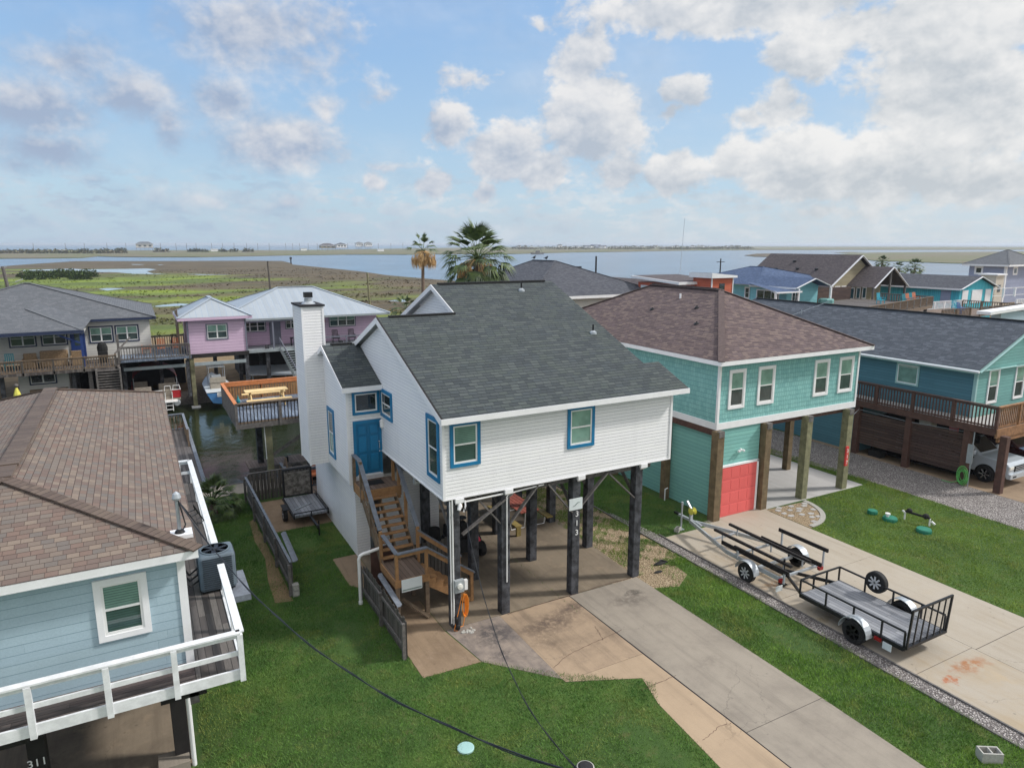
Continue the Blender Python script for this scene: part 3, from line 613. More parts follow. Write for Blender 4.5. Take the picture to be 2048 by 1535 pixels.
land('marsh_island', survey([(1680, 508), (1740, 505), (2048, 502.5), (2300, 501.5), (2300, 521), (2048, 522.5), (1960, 526.6), (1900, 525.6), (1810, 522.4), (1748, 520.6), (1700, 515)], -.6), -.6, .5, 'far_marsh')
land('mud_spit', survey([(1489, 510.4), (1512, 507.2), (1545, 506.6), (1545, 513.2), (1510, 512.6)], -.6), -.6, .5, 'marsh_grass')
land('sand_bar', survey([(1670, 505), (1700, 503.6), (1728, 504.2), (1700, 506)], -.6), -.6, .5, 'far_marsh')
# lots: slabs, drives, kerbs, gravel. Sheets step up 4 mm each
def pad(name, pts, z, mat): return struct(name, MB().prism(pts, z - .06, z), mat)
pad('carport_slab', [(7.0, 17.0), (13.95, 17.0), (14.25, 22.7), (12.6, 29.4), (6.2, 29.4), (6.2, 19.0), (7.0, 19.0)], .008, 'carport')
pad('side_slab', [(5.62, 15.2), (7.25, 15.12), (6.98, 16.98), (6.98, 18.98), (6.18, 18.98), (6.18, 23.2), (5.3, 23.2), (5.3, 21.0), (5.62, 20.6)], .012, 'slab_tan')
pad('old_drive', [(7.28, 15.1), (8.72, 13.5), (8.765, 13.45), (8.765, 16.985), (7.02, 16.985)], .010, 'drive_dark')
pad('stained_drive', [(8.77, 16.97), (11.26, 16.97), (11.30, 13.35), (8.77, 13.35)], .008, 'drive_tan_old')
pad('tan_drive', [(8.77, 13.34), (11.30, 13.34), (11.38, 9.3), (11.42, 4.0), (9.85, 4.0), (9.95, 8.0), (10.12, 9.6), (10.3, 11.5), (10.6, 12.5), (8.77, 13.32)], .008, 'drive_tan')
pad('grey_drive', [(11.29, 16.97), (13.98, 16.97), (14.0, 9.75), (11.41, 9.75)], .010, 'drive_grey')
pad('grey_drive_lower', [(11.41, 9.735), (14.0, 9.735), (13.9, 4.0), (11.45, 4.0)], .010, 'drive_grey')
for nm, a, b, c, d in (('concrete_drive', 16.97, 19.53, 13.62, 19.0), ('concrete_drive_middle', 16.97, 19.53, 9.22, 13.605), ('concrete_drive_lower', 16.97, 19.53, 2.0, 9.205),
                       ('east_drive', 19.545, 22.56, 14.2, 19.2), ('east_drive_middle', 19.545, 22.56, 9.12, 14.19), ('east_drive_lower', 19.545, 22.56, 2.0, 9.10)):
    pad(nm, [(a, c), (b, c), (b, d), (a, d)], .012, 'slab_rust' if a < 17 else 'slab_new')
pad('teal_carport_slab', [(22.6, 19.2), (29.02, 19.2), (29.02, 31.5), (22.6, 31.5)], .010, 'slab_white')
pad('kerb_gravel', [(16.42, 2), (16.88, 2), (16.88, 19.6), (16.6, 22), (16.42, 22)], .012, 'gravel_grey')
struct('edging_strip', MB().box(16.88, 16.93, 2, 19.3, -.05, .05), 'grey_wood')
struct('edging_board', MB().box(16.36, 16.42, 2, 26, -.05, .045), 'grey_wood')
pad('side_gravel', [(29.85, -2), (33.1, -2), (33.3, 15.2), (33.3, 34), (30.3, 34), (29.2, 24.5), (29.75, 20)], .008, 'gravel_grey')
pad('neighbour_slab', [(32.95, 2), (46, 2), (46, 26), (33.15, 26)], .014, 'slab_tan')
pad('garage_apron', [(19.2, 18.985), (22.7, 18.985), (22.7, 19.6), (19.2, 19.45)], .011, 'slab_new')
pad('gravel_patch', [(13.0, 16.8), (14.2, 16.8), (16.36, 17.1), (16.36, 26.5), (14.9, 29), (12.0, 29.2), (12.5, 25.5)], .005, 'gravel_tan')
pad('shell_patch', [(13.99, 16.1), (14.8, 15.8), (15.6, 16.3), (15.7, 17.0), (15.0, 17.4), (13.0, 17.4)], .0065, 'gravel_tan')
pad('trailer_pad', [(3.75, 26.6), (6.15, 26.6), (6.15, 30.2), (3.6, 30.2)], .008, 'slab_tan')
pad('bulkhead_walk', [(1.2, 31.75), (5.6, 31.75), (5.6, 33.2), (1.2, 33.2)], .03, 'drive_grey')
pad('path', [(2.95, 21.0), (3.48, 20.85), (3.46, 24.5), (3.42, 28.4), (3.2, 28.2), (3.1, 26.2), (3.2, 24.4), (3.0, 22.6)], .006, 'bare_earth')
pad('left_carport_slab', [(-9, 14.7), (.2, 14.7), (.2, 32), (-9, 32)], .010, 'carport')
struct('bulkhead', MB().box(-90, 140, 33.1, 33.3, -2, .03), 'grey_wood')
struct('far_bulkhead', MB().box(-140, 10.2, 57.0, 57.19, -2, .04), 'grey_wood')
# flagstone fan
fs = MB(); fs.prism([(22.6, 19.15)] + [(22.75 + 2.2 * cos(t) * 1.0, 19.15 + 2.2 * sin(t)) for t in [rad(-a) for a in (4, 12, 22, 32, 42, 52, 62, 72, 84)]] + [(22.6, 16.95)], -.03, .014)
struct('flagstone_bed', fs, 'gravel_tan')
ring = MB()
for i in range(26):
    a0 = rad(-2 - i * 3.4); a1 = rad(-2 - (i + 1) * 3.4 + .5); r0, r1 = 2.0, 2.2
    ring.prism([(22.75 + r * cos(a), 19.15 + r * sin(a)) for r, a in ((r0, a0), (r1, a0), (r1, a1), (r0, a1))], -.02, .045)
tag(ring.build('stone_edging', 'cinder'), 'curved edging of small pale blocks round the flagstone patch', 'edging')
st = MB(); random.seed(5)
for k in range(46):
    r = random.uniform(.2, 1.85); a = rad(random.uniform(-84, -3)); cx, cy = 22.8 + r * cos(a), 19.05 + r * sin(a)
    if any((cx - x) ** 2 + (cy - y) ** 2 < .085 for x, y in getattr(st, 'c', [])): continue
    st.c = getattr(st, 'c', []) + [(cx, cy)]; n = random.choice((4, 5, 5)); ph = random.random() * 6
    st.prism([(cx + random.uniform(.12, .19) * cos(ph + 2 * pi * i / n), cy + random.uniform(.10, .15) * sin(ph + 2 * pi * i / n)) for i in range(n)], -.01, .03)
tag(st.build('flagstones', M['slab_white']), 'pale irregular flagstones laid in the quarter circle patch by the coral garage door', 'flagstones', kind='stuff')
struct('drive_subbase', MB().prism([(8.765, 16.99), (13.985, 16.99), (13.9, 4), (9.85, 4), (9.95, 8), (10.12, 9.6), (10.3, 11.5), (10.6, 12.5), (8.765, 13.3)], -.05, .003), 'dark_void'); struct('slab_joint_bed', MB().box(16.97, 22.56, 2, 19.0, -.05, .003), 'dark_void')
# ---- real grass blades over the lawns
def inpoly(P, q):
    q = np.array(q); ins = np.zeros(len(P), bool); j = len(q) - 1
    for i in range(len(q)):
        c = ((q[i, 1] > P[:, 1]) != (q[j, 1] > P[:, 1])) & (P[:, 0] < (q[j, 0] - q[i, 0]) * (P[:, 1] - q[i, 1]) / (q[j, 1] - q[i, 1] + 1e-12) + q[i, 0]); ins ^= c; j = i
    return ins
def blades(name, regions, dens, hgt, wid, mat, seed, holes=(), base=0.0, thin=(), clump=0):
    rng = np.random.default_rng(seed); P = []
    for (x0, x1, y0, y1) in regions:
        n = int((x1 - x0) * (y1 - y0) * dens); P.append(np.stack([rng.uniform(x0, x1, n), rng.uniform(y0, y1, n)], 1))
    P = np.concatenate(P)
    for pts in holes:
        P = P[~inpoly(P + rng.normal(0, .035, P.shape), pts)]
    for pts in thin:
        P = P[~(inpoly(P + rng.normal(0, .12, P.shape), pts) & (rng.random(len(P)) < .82))]
    if clump:
        s_ = np.sin(P[:, 0] * 2.3 + 1.7 * np.sin(P[:, 1] * 1.9)) + np.sin(P[:, 1] * 3.1 + 1.3 * np.sin(P[:, 0] * 2.7)) + .8 * np.sin(P[:, 0] * 7.1 + P[:, 1] * 5.3) + .6 * np.sin(P[:, 0] * 12.7 - P[:, 1] * 14.9)
        P = P[s_ + rng.normal(0, .5, len(P)) > clump]
    n = len(P); a = rng.uniform(0, 2 * pi, n); h = hgt * rng.uniform(.5, 1.3, n) * (0.75 + .5 * np.sin(P[:, 0] * 1.7 + np.sin(P[:, 1] * 1.3) * 2) ** 2); w = wid * rng.uniform(.6, 1.3, n)
    lx, ly = rng.normal(0, .5, n) * h, rng.normal(0, .5, n) * h; co = np.zeros((n, 3, 3), np.float32)
    dx, dy = np.cos(a) * w / 2, np.sin(a) * w / 2
    co[:, 0, 0] = P[:, 0] - dx; co[:, 0, 1] = P[:, 1] - dy; co[:, 1, 0] = P[:, 0] + dx; co[:, 1, 1] = P[:, 1] + dy
    co[:, 2, 0] = P[:, 0] + lx; co[:, 2, 1] = P[:, 1] + ly; co[:, 2, 2] = h; co[:, :, 2] += base
    me = bpy.data.meshes.new(name); me.vertices.add(n * 3); me.vertices.foreach_set('co', co.reshape(-1)); me.loops.add(n * 3); me.loops.foreach_set('vertex_index', np.arange(n * 3, dtype=np.int32))
    me.polygons.add(n); me.polygons.foreach_set('loop_start', np.arange(0, n * 3, 3, dtype=np.int32)); me.polygons.foreach_set('loop_total', np.full(n, 3, np.int32)); me.update(); me.validate()
    me.materials.append(M[mat]); o = bpy.data.objects.new(name, me); COL.objects.link(o); return tag(o, None, None, kind='stuff')
H_drive = [(5.6, 15.25), (7.3, 15.12), (8.7, 13.75), (10.3, 12.6), (10.75, 12.2), (10.25, 11.4), (10.1, 9.6), (9.95, 8), (9.85, 4), (30, 4), (30, 30), (5.6, 30)]
tag(blades('lawn_grass', [(.35, 11, 6.5, 31.7), (-1, .35, 8, 14.6)], 1500, .055, .014, 'grass_dark', 1,
       [H_drive[:10] + [(30, 16), (5.6, 16)], [(5.6, 15.2), (11, 15.2), (11, 32), (6.14, 32), (6.14, 23.2), (5.3, 23.2), (5.3, 21), (5.6, 20.6)], [(3.55, 26.6), (6.2, 26.6), (6.2, 31), (3.5, 31)]], thin=[[(2.95, 20.9), (3.5, 20.9), (3.44, 28.4), (3.2, 28.2), (3.05, 25)], [(4.3, 24.5), (4.9, 24.0), (5.2, 25.2), (4.6, 25.9)], [(3.9, 17.2), (4.6, 16.8), (4.9, 18.6), (4.2, 19.0)], [(8.6, 10.6), (9.5, 9.0), (9.9, 9.8), (9.3, 11.8)]]), 'dense mown lawn on the near side of the white house, bending round the foot of its drive', 'grass')
tag(blades('verge_grass', [(14.0, 16.42, 4, 16.0), (14.9, 16.42, 16.0, 17.4)], 1500, .075, .014, 'grass_blade', 2, thin=[[(13.95, 16.0), (14.9, 15.7), (15.6, 16.3), (15.7, 17.4), (13.9, 17.4)], [(14.9, 11.5), (15.8, 10.6), (16.0, 12.4), (15.2, 13.2)]]), 'long grass verge between the grey driveway and the gravel strip', 'grass')
tag(blades('weedy_grass', [(14.05, 16.36, 17.0, 27), (13.2, 14.4, 22.8, 29)], 1500, .06, .016, 'grass_blade', 3, clump=-.05), 'thin weedy grass growing through the shell gravel beside the carport', 'grass')
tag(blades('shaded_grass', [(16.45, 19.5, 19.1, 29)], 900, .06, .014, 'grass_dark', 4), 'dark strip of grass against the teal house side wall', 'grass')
tag(blades('garden_grass', [(22.6, 29.8, 4, 19.15), (29.1, 29.9, 19.1, 25.5)], 1100, .05, .015, 'grass_bright', 5, [[(22.6, 19.2), (24.95, 19.2), (24.9, 18.2), (24.2, 17.4), (23.2, 16.95), (22.6, 16.95)], [(27.2, 8.2), (28.6, 8.0), (28.9, 8.9), (27.8, 9.5)]]), 'bright yellow green lawn in front of the teal house carport', 'grass')

rng = np.random.default_rng(77); n = 26000; yy = 92 + 260 * rng.random(n) ** 1.7; xx = rng.uniform(-.30, .62, n) * yy + rng.normal(0, 2, n); msk = (xx < 86) & ~((xx > 80) & (yy > 240)); xx, yy = xx[msk], yy[msk]
s_ = np.sin(xx * .21 + 2 * np.sin(yy * .11)) + np.sin(yy * .33 + 1.5 * np.sin(xx * .17)) + rng.normal(0, .6, len(xx)); k_ = s_ > .2; xx, yy = xx[k_], yy[k_]
for pts in ponds.values():
    q_ = survey(pts, -.445); k_ = ~inpoly(np.stack([xx, yy], 1), q_); xx, yy = xx[k_], yy[k_]
k_ = inpoly(np.stack([xx, yy], 1), marsh_pts); xx, yy = xx[k_], yy[k_]; n = len(xx); a = rng.uniform(0, 2 * pi, n); h = rng.uniform(.12, .38, n); w = rng.uniform(.15, .5, n)
co = np.zeros((n, 3, 3), np.float32); co[:, 0, 0] = xx - np.cos(a) * w; co[:, 0, 1] = yy - np.sin(a) * w; co[:, 1, 0] = xx + np.cos(a) * w; co[:, 1, 1] = yy + np.sin(a) * w; co[:, 2, 0] = xx + rng.normal(0, .3, n); co[:, 2, 1] = yy + rng.normal(0, .3, n); co[:, 2, 2] = h; co[:, :, 2] -= .47
me = bpy.data.meshes.new('marsh_reeds'); me.vertices.add(n * 3); me.vertices.foreach_set('co', co.reshape(-1)); me.loops.add(n * 3); me.loops.foreach_set('vertex_index', np.arange(n * 3, dtype=np.int32)); me.polygons.add(n); me.polygons.foreach_set('loop_start', np.arange(0, n * 3, 3, dtype=np.int32)); me.polygons.foreach_set('loop_total', np.full(n, 3, np.int32)); me.update(); me.materials.append(M['marsh_grass'])
o = bpy.data.objects.new('marsh_reeds', me); COL.objects.link(o); tag(o, 'tufts of marsh reed scattered over the green and brown flats behind the far houses', 'reeds', kind='stuff')

tag(blades('weedy_strip_grass', [(15.1, 16.36, 17.0, 27)], 1200, .06, .016, 'grass_dark', 13, clump=-.8), 'greener weedy strip along the edging board beside the teal house lawn', 'grass')
def crack(name, pts, z, w=.012):
    P_ = survey(pts, 0); k = MB(); out = []
    for (a, b) in zip(P_, P_[1:]):
        for i in range(6): u = i / 6; out.append((a[0] + (b[0] - a[0]) * u + random.uniform(-.02, .02), a[1] + (b[1] - a[1]) * u + random.uniform(-.02, .02)))
    out.append(P_[-1])
    for (a, b) in zip(out, out[1:]):
        a = Vector(a); b = Vector(b); n_ = Vector((-(b - a).y, (b - a).x)).normalized() * w * random.uniform(.3, .8); k.sheet([(a.x - n_.x, a.y - n_.y, z), (b.x - n_.x, b.y - n_.y, z), (b.x + n_.x, b.y + n_.y, z), (a.x + n_.x, a.y + n_.y, z)])
    struct(name, k, 'brown_stain', recalc=False)
random.seed(15)
crack('slab_crack', [(1105, 1335), (1135, 1310), (1175, 1290), (1205, 1278), (1243, 1259)], .012)
crack('slab_crack', [(1283, 1380), (1310, 1368), (1352, 1350)], .012)
crack('slab_crack', [(1190, 1252), (1200, 1268), (1206, 1280)], .012, .008)
crack('slab_crack', [(1405, 1480), (1425, 1465), (1440, 1452), (1462, 1446)], .012, .008)
crack('slab_crack', [(1085, 1350), (1098, 1340)], .014)
crack('slab_joint', [(1014, 1229), (1080, 1208), (1141, 1190), (1200, 1172), (1262, 1155)], .016, .018)
# ================================================================ WHITE HOUSE
PT = .4147
H = thing('white_stilt_house', 'white clapboard house on black piles with green shingle roof and blue window trim', 'house', (7.0, 17.0, 0))
w = MB()
gable_prism(w, 'x', 7.02, 9.95, [(16.95, 4.02), (16.95, 6.32), (22.0, 8.42), (24.68, 7.31), (24.68, 4.02)])
gable_prism(w, 'x', 9.9, 14.6, [(16.951, 4.021), (16.951, 6.32), (24.15, 9.31), (31.0, 6.47), (31.0, 4.021)])
w.box(14.5, 15.15, 16.952, 17.9, 4.022, 6.34)
w.build('wall', 'white_siding', H)
cb = MB()   # corner boards
cb.box(6.995, 7.075, 16.925, 17.005, 4.0, 6.3); cb.box(15.09, 15.175, 16.925, 17.005, 4.0, 6.3); cb.box(6.99, 7.05, 16.93, 24.7, 3.99, 4.03); cb.box(7.0, 15.17, 16.92, 17.0, 3.985, 4.022)
cb.each('corner_trim', 'white_trim', H)
wg = MB(); gable_prism(wg, 'x', 5.85, 7.03, [(22.4, 2.95), (22.4, 6.3), (24.69, 7.26), (28.9, 5.55), (28.9, 2.95)]); wg.box(6.98, 9.95, 24.69, 29.0, 2.95, 6.0)
wg.build('entry_wing', 'white_siding', H)
ct = MB(); ct.box(5.825, 5.93, 22.375, 22.46, 2.93, 6.25); ct.build('corner_trim', 'white_trim', H)
sw = MB().box(6.15, 9.3, 22.95, 29.1, 0.0, 2.95); sw.build('storage_wall', 'white_siding', H)
# roof
ez, ey = 6.42, 16.62
def rz(y): return ez + PT * (y - ey)
r = MB()
r.sheet([(6.87, ey, ez), (15.55, ey, ez), (15.55, 18.17, rz(18.17)), (14.9, 18.17, rz(18.17)), (14.9, 24.15, rz(24.15)), (9.68, 24.15, rz(24.15)), (9.68, 22.0, rz(22)), (6.87, 22.0, rz(22))])
z2 = rz(22); z3 = rz(24.15)
r.sheet([(6.87, 22.0, z2), (9.72, 22.0, z2), (9.72, 24.95, z2 - PT * 2.95), (6.87, 24.95, z2 - PT * 2.95)])
r.sheet([(9.68, 24.15, z3), (14.9, 24.15, z3), (14.9, 31.4, z3 - PT * 7.25), (9.68, 31.4, z3 - PT * 7.25)])
roof = r.build('roof', 'green_shingle', H, recalc=False)
so = MB()
for pts in ([(6.87, ey, ez), (15.55, ey, ez), (15.55, 18.17, rz(18.17)), (14.9, 18.17, rz(18.17)), (14.9, 24.15, z3), (9.68, 24.15, z3), (9.68, 22.0, z2), (6.87, 22.0, z2)],
            [(6.87, 22.0, z2), (9.72, 22.0, z2), (9.72, 24.95, z2 - PT * 2.95), (6.87, 24.95, z2 - PT * 2.95)], [(9.68, 24.15, z3), (14.9, 24.15, z3), (14.9, 31.4, z3 - PT * 7.25), (9.68, 31.4, z3 - PT * 7.25)]):
    so.sheet([(x + (.005 if x < 10 else -.005), y, z - .10) for x, y, z in pts])
so.build('soffit', 'white_trim', roof, recalc=False)
fa = MB(); fa.box(6.85, 15.57, ey - .03, ey, ez - .165, ez - .004)
def rake(x, y0, z0, y1, z1, h=.17): fa.extr([(x - .03, y0, z0 - h), (x - .03, y1, z1 - h), (x - .03, y1, z1 - .006), (x - .03, y0, z0 - .006)], (.03, 0, 0))
rake(6.87, ey, ez, 22.0, z2, .2); rake(6.869, 24.95, z2 - PT * 2.95, 22.0, z2, .2)
rake(9.68, 22.0, z2, 24.15, z3, .19); rake(9.679, 27.9, z3 - PT * 3.75, 24.15, z3, .19)
rake(15.548, ey + .004, ez, 18.17, rz(18.17)); rake(14.898, 18.17, rz(18.17), 24.15, z3)
fa.each('fascia', 'white_trim', roof)
gv = MB(); gv.extr([(9.93, 22.05, z2 - .05), (9.93, 26.3, z2 - .05), (9.93, 24.15, z3 - .14)], (.12, 0, 0)); gv.build('gable_wall', 'white_siding', H)
cp = MB(); cp.box(7.3, 9.66, 21.9, 22.1, z2 - .02, z2 + .035); cp.box(9.95, 14.55, 24.05, 24.25, z3 - .02, z3 + .045); cp.build('ridge_vent', 'black_matte', roof)
dk = MB()
for (x, y0, y1) in ((6.88, ey, 22.0),): dk.beam((x, y0, rz(y0) + .006), (x, y1, rz(y1) + .006), .05, .02)
dk.build('drip_edge', 'black_matte', roof)
for i, (x, y) in enumerate(((13.1, 23.42), (14.21, 20.17))):
    pv = MB(); z = rz(y); pv.lathe((x, y, z), [(.13, -.03), (.12, .05), (.05, .09), (.035, .10)], 14); pv.build('vent_flashing', 'galv', roof); MB().tube([(x, y, z + .05), (x, y, z + .32)], .032, 10).build('vent_pipe', 'black_steel', roof)
# entry roof
rw = MB(); rw.sheet([(5.67, 22.1, 6.38), (7.0, 22.1, 6.38), (7.0, 24.69, 7.47), (5.67, 24.69, 7.47)]); rw.sheet([(5.67, 24.69, 7.47), (9.9, 24.69, 7.47), (9.9, 29.3, 5.5), (5.67, 29.3, 5.5)])
er = rw.build('entry_roof', 'green_shingle', H, recalc=False)
f2 = MB(); f2.box(5.65, 7.01, 22.07, 22.1, 6.21, 6.375)
for a, b in (((22.1, 6.38), (24.69, 7.47)), ((25.9, 6.95), (24.69, 7.47))):
    f2.extr([(5.64, a[0], a[1] - .17), (5.64, b[0], b[1] - .17), (5.64, b[0], b[1] - .006), (5.64, a[0], a[1] - .006)], (.03, 0, 0))
f2.extr([(5.68, 22.1, 6.26), (5.68, 24.69, 7.35), (5.68, 25.9, 6.84), (5.68, 25.9, 6.82), (5.68, 24.69, 7.32), (5.68, 22.1, 6.23)], (.17, 0, 0))
f2.each('fascia', 'white_trim', er)
MB().box(6.0, 6.75, 24.6, 24.8, 7.46, 7.51).build('ridge_vent', 'black_matte', er)
# chimney chase
ch = MB().box(5.18, 5.95, 25.37, 26.85, 2.9, 8.80).build('chimney', 'white_siding', H)
t = MB()
for (x0, x1, y0, y1) in ((5.16, 5.23, 25.35, 25.42), (5.90, 5.97, 25.35, 25.42), (5.16, 5.23, 26.80, 26.87)): t.box(x0, x1, y0, y1, 2.88, 8.8)
t.each('corner_trim', 'white_trim', ch)
MB().box(5.12, 6.01, 25.31, 26.91, 8.8, 8.86).build('chimney_cap', 'dark_void', ch)
fl = MB(); fl.lathe((5.56, 25.95, 8.86), [(.26, 0), (.24, .02), (.17, .07), (.15, .09)], 20).lathe((5.56, 25.95, 8.86), [(.14, .08), (.14, .2)], 18); fo = fl.build('flue', 'galv', ch, smooth=False)
cc = MB(); cc.box(5.42, 5.70, 25.81, 26.09, 9.09, 9.28); cc.build('flue_cap', 'black_steel', fo)
# windows
window(H, 'F', 16.95, 7.23, 8.16, 4.91, 6.2, 'blue_trim', .10)
window(H, 'F', 16.95, 11.08, 12.06, 4.91, 6.2, 'blue_trim', .10, 'pane_green', 'pane_green')
window(H, 'L', 7.02, 17.16, 18.08, 4.43, 6.28, 'blue_trim', .12, 'pane_dark', 'pane_dark')
window(H, 'L', 7.02, 21.12, 22.3, 5.28, 6.25, 'blue_trim', .12, 'pane_night', 'pane_dark')
window(H, 'L', 5.85, 24.15, 25.06, 3.35, 5.18, 'blue_trim', .12, 'pane_dark', 'pane_green')
window(H, 'F', 22.4, 6.04, 6.98, 5.36, 6.17, 'blue_trim', .09, 'pane_night', hung=False)
# door
fr = MB(); fr.box(6.03, 6.13, 22.36, 22.41, 3.22, 5.15); fr.box(6.95, 7.015, 22.36, 22.41, 3.22, 5.15); fr.box(6.13, 6.95, 22.36, 22.41, 5.05, 5.15)
dr = fr.build('door', 'blue_trim', H)
MB().box(6.13, 6.95, 22.375, 22.41, 3.26, 5.05).build('door_leaf', 'blue_door', dr)
pn = MB()
for (x0, x1) in ((6.20, 6.47), (6.60, 6.87)):
    for (a, b) in ((3.38, 3.95), (4.05, 4.58), (4.68, 4.95)): pn.box(x0, x1, 22.352, 22.376, a, b); 
pn.build('door_panels', 'blue_trim', dr, bevel=.012)
hd = MB(); hd.beam((6.915, 22.34, 4.12), (6.915, 22.34, 4.32), .02, .02); hd.ell((6.915, 22.345, 4.02), .03, .03, .03); hd.ell((6.915, 22.36, 4.36), .028, .02, .028); hd.build('handle', 'chrome', dr)
MB().box(6.1, 7.0, 22.30, 22.41, 3.20, 3.23).build('threshold', 'white_trim', dr)
lp = MB(); lp.lathe((6.98, 22.18, 4.93), [(.03, .24), (.09, .18), (.075, .16), (.075, -.02), (.05, -.06)], 8); lp.box(6.96, 7.02, 22.15, 22.21, 4.95, 5.15); wl = lp.build('wall_lantern', 'white_frame', H)
MB().ell((6.98, 22.18, 4.99), .045, .045, .06).build('bulb_globe', 'lamp_glass', wl)
# piles
def pile(par, x, y, z1, s=.29, m='creosote', z0=-.1, name='pile', rot=0):
    k = MB(); k.box(x - s / 2, x + s / 2, y - s / 2, y + s / 2, z0, z1); return k.build(name, m, par, bevel=.02)
fp = [(7.38, 17.14), (9.0, 17.14), (11.5, 17.14), (13.95, 17.14)]
PL = {}
for i, (x, y) in enumerate(fp): PL[i] = pile(H, x, y, 3.98)
for (x, y) in [(9.1, 19.5), (11.52, 19.82), (13.9, 19.78), (11.5, 22.45), (13.95, 22.45), (8.62, 22.6), (11.5, 25.2), (13.95, 25.2), (13.95, 28.3), (11.5, 28.3), (11.5, 30.6), (13.95, 30.6)]: pile(H, x, y, 4.0)
pile(H, 6.42, 21.6, 2.7)
bm = MB()
for y in (17.3, 19.6, 22.4, 25.2, 28.2): bm.box(7.2, 14.6, y - .06, y + .06, 3.72, 4.0)
for x in (7.6, 8.2, 8.8, 9.4, 10.0, 10.6, 11.2, 11.8, 12.4, 13.0, 13.6, 14.2): bm.box(x - .03, x + .03, 17.1, 30.8, 3.85, 4.01)
bm.each('floor_beam', 'grey_wood', H)
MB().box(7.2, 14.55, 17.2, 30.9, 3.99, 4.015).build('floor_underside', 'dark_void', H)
for (a, b, oy) in (((7.60, 2.85), (9.24, 3.82), .0), ((8.03, 3.93), (8.87, 2.91), .07), ((9.13, 2.86), (10.09, 3.91), 0), ((10.44, 3.9), (11.34, 2.82), 0), ((11.68, 2.98), (12.66, 3.9), 0), ((12.74, 3.85), (13.8, 2.85), .05)):
    MB().beam((a[0], 17.02 + oy, a[1]), (b[0], 17.02 + oy, b[1]), .04, .13, up=(0, 1, .01)).build('cross_brace', 'grey_wood', H)
for (p, q) in (((9.1, 17.3, 2.9), (9.1, 18.5, 3.9)), ((7.4, 17.3, 2.7), (7.4, 18.6, 3.95)), ((13.95, 17.3, 2.9), (13.95, 18.4, 3.9)), ((11.5, 17.3, 2.9), (11.5, 18.4, 3.9)), ((11.67, 19.8, 2.7), (12.7, 19.8, 3.8)), ((13.75, 19.8, 2.5), (12.75, 19.8, 3.8)), ((13.9, 22.3, 2.5), (13.9, 21.2, 3.8)), ((13.9, 19.95, 2.4), (13.9, 21.1, 3.8))):
    MB().beam(p, q, .04, .13).build('cross_brace', 'grey_wood', H)
for i, x in enumerate((7.42, 9.0, 11.55, 14.0)):
    k = MB(); k.box(x - .06, x + .2, 16.9, 17.06, 3.86, 3.985); k.extr([(x - .06, 16.9, 3.86), (x + .2, 16.9, 3.86), (x + .12, 17.0, 3.78), (x - .02, 17.0, 3.78)], (0, .08, 0)); k.build('beam_end', 'white_trim', H)
cd_ = MB(); cd_.tube([(7.2, 16.96, .2), (7.2, 16.96, 3.95)], .02); cd_.tube([(7.27, 16.95, .15), (7.27, 16.95, 3.98)], .026); cd_.tube([(9.02, 16.97, 1.05), (9.02, 16.97, 3.75), (9.1, 16.98, 3.83), (9.5, 17.0, 3.86), (10.3, 17.0, 3.9)], .022); cd_.build('conduit', 'pvc', H)
MB().tube([(7.7, 16.98, 3.84), (8.9, 16.98, 3.86)], .03).build('conduit', 'pvc', H)
wh = MB(); wh.tube([(7.5, 16.96, 3.86), (7.5, 16.92, 3.75), (7.44, 16.88, 3.66)], [.05, .07, .05]); wh.tube([(7.66, 16.95, 3.9), (7.66, 16.9, 3.75), (7.6, 16.9, 3.58)], .025); wh.build('weatherhead', 'white_trim', H)
mt = MB(); mt.box(7.27, 7.56, 16.84, 16.96, 1.16, 1.55); mo = mt.build('electric_meter', 'grey_box', H, bevel=.012)
md = MB(); md.lathe((7.42, 16.84, 1.37), [(.09, .0), (.085, -.06), (.0, -.075)], 16, 'y'); md.build('meter_dial', 'lamp_glass', mo)
MB().box(7.58, 7.68, 16.86, 16.96, 1.2, 1.5).build('breaker_box', 'pvc', mo)
rr = Matrix.Rotation(pi / 2, 4, 'X')
for i, cch in enumerate('313'): textmesh('house_number', cch, .26, 'num_white', PL[2], Matrix.Translation((11.52, 16.985, 2.73 - .31 * i)) @ rr, .006)
# plumbing elbow & cluster under the side wall
MB().tube([(5.29, 19.67, -.02), (5.29, 19.67, 1.5), (5.33, 19.67, 1.6), (5.42, 19.67, 1.64), (6.0, 19.75, 1.68)], .05, 10).build('drain_pipe', 'pvc', H)
MB().tube([(5.29, 19.67, 0), (5.29, 19.67, .1)], .065, 10).build('drain_collar', 'pvc', H)
lt = MB(); lt.box(7.25, 7.45, 19.9, 20.0, 3.5, 3.8); lt.ell((7.5, 19.7, 3.7), .12, .12, .1); lt.ell((7.62, 19.55, 3.6), .1, .1, .1); lt.build('flood_light', 'galv', H)
# --- stairs: part of the house
sr = MB(); sr.box(5.98, 7.25, 21.3, 22.36, 2.98, 3.06); LD = sr.build('stair_landing', 'deck_brown', H)
k = MB(); k.box(5.98, 7.27, 21.26, 21.30, 2.72, 3.05); k.box(5.95, 5.98, 21.26, 22.36, 2.72, 3.05); k.box(7.25, 7.28, 21.26, 22.36, 2.72, 3.05); k.build('landing_rim', 'new_wood', LD)
MB().box(6.3, 6.85, 21.7, 22.15, 3.062, 3.075).build('doormat', 'rubber', LD)
ST = MB(); n = 9
for i in range(n):
    y = 21.2 - i * (1.66 / (n - 1)); z = 2.82 - i * (1.52 - .17) / (n - 1) * 1.0 - .02
    ST.box(5.99, 7.05, y - .13, y + .05, z - .035, z)
tr = ST.build('stair_treads', 'new_wood', H)
sg = MB()
for x in (5.97, 6.52, 7.07): sg.beam((x, 21.3, 2.72), (x, 19.45, 1.2), .045, .26)
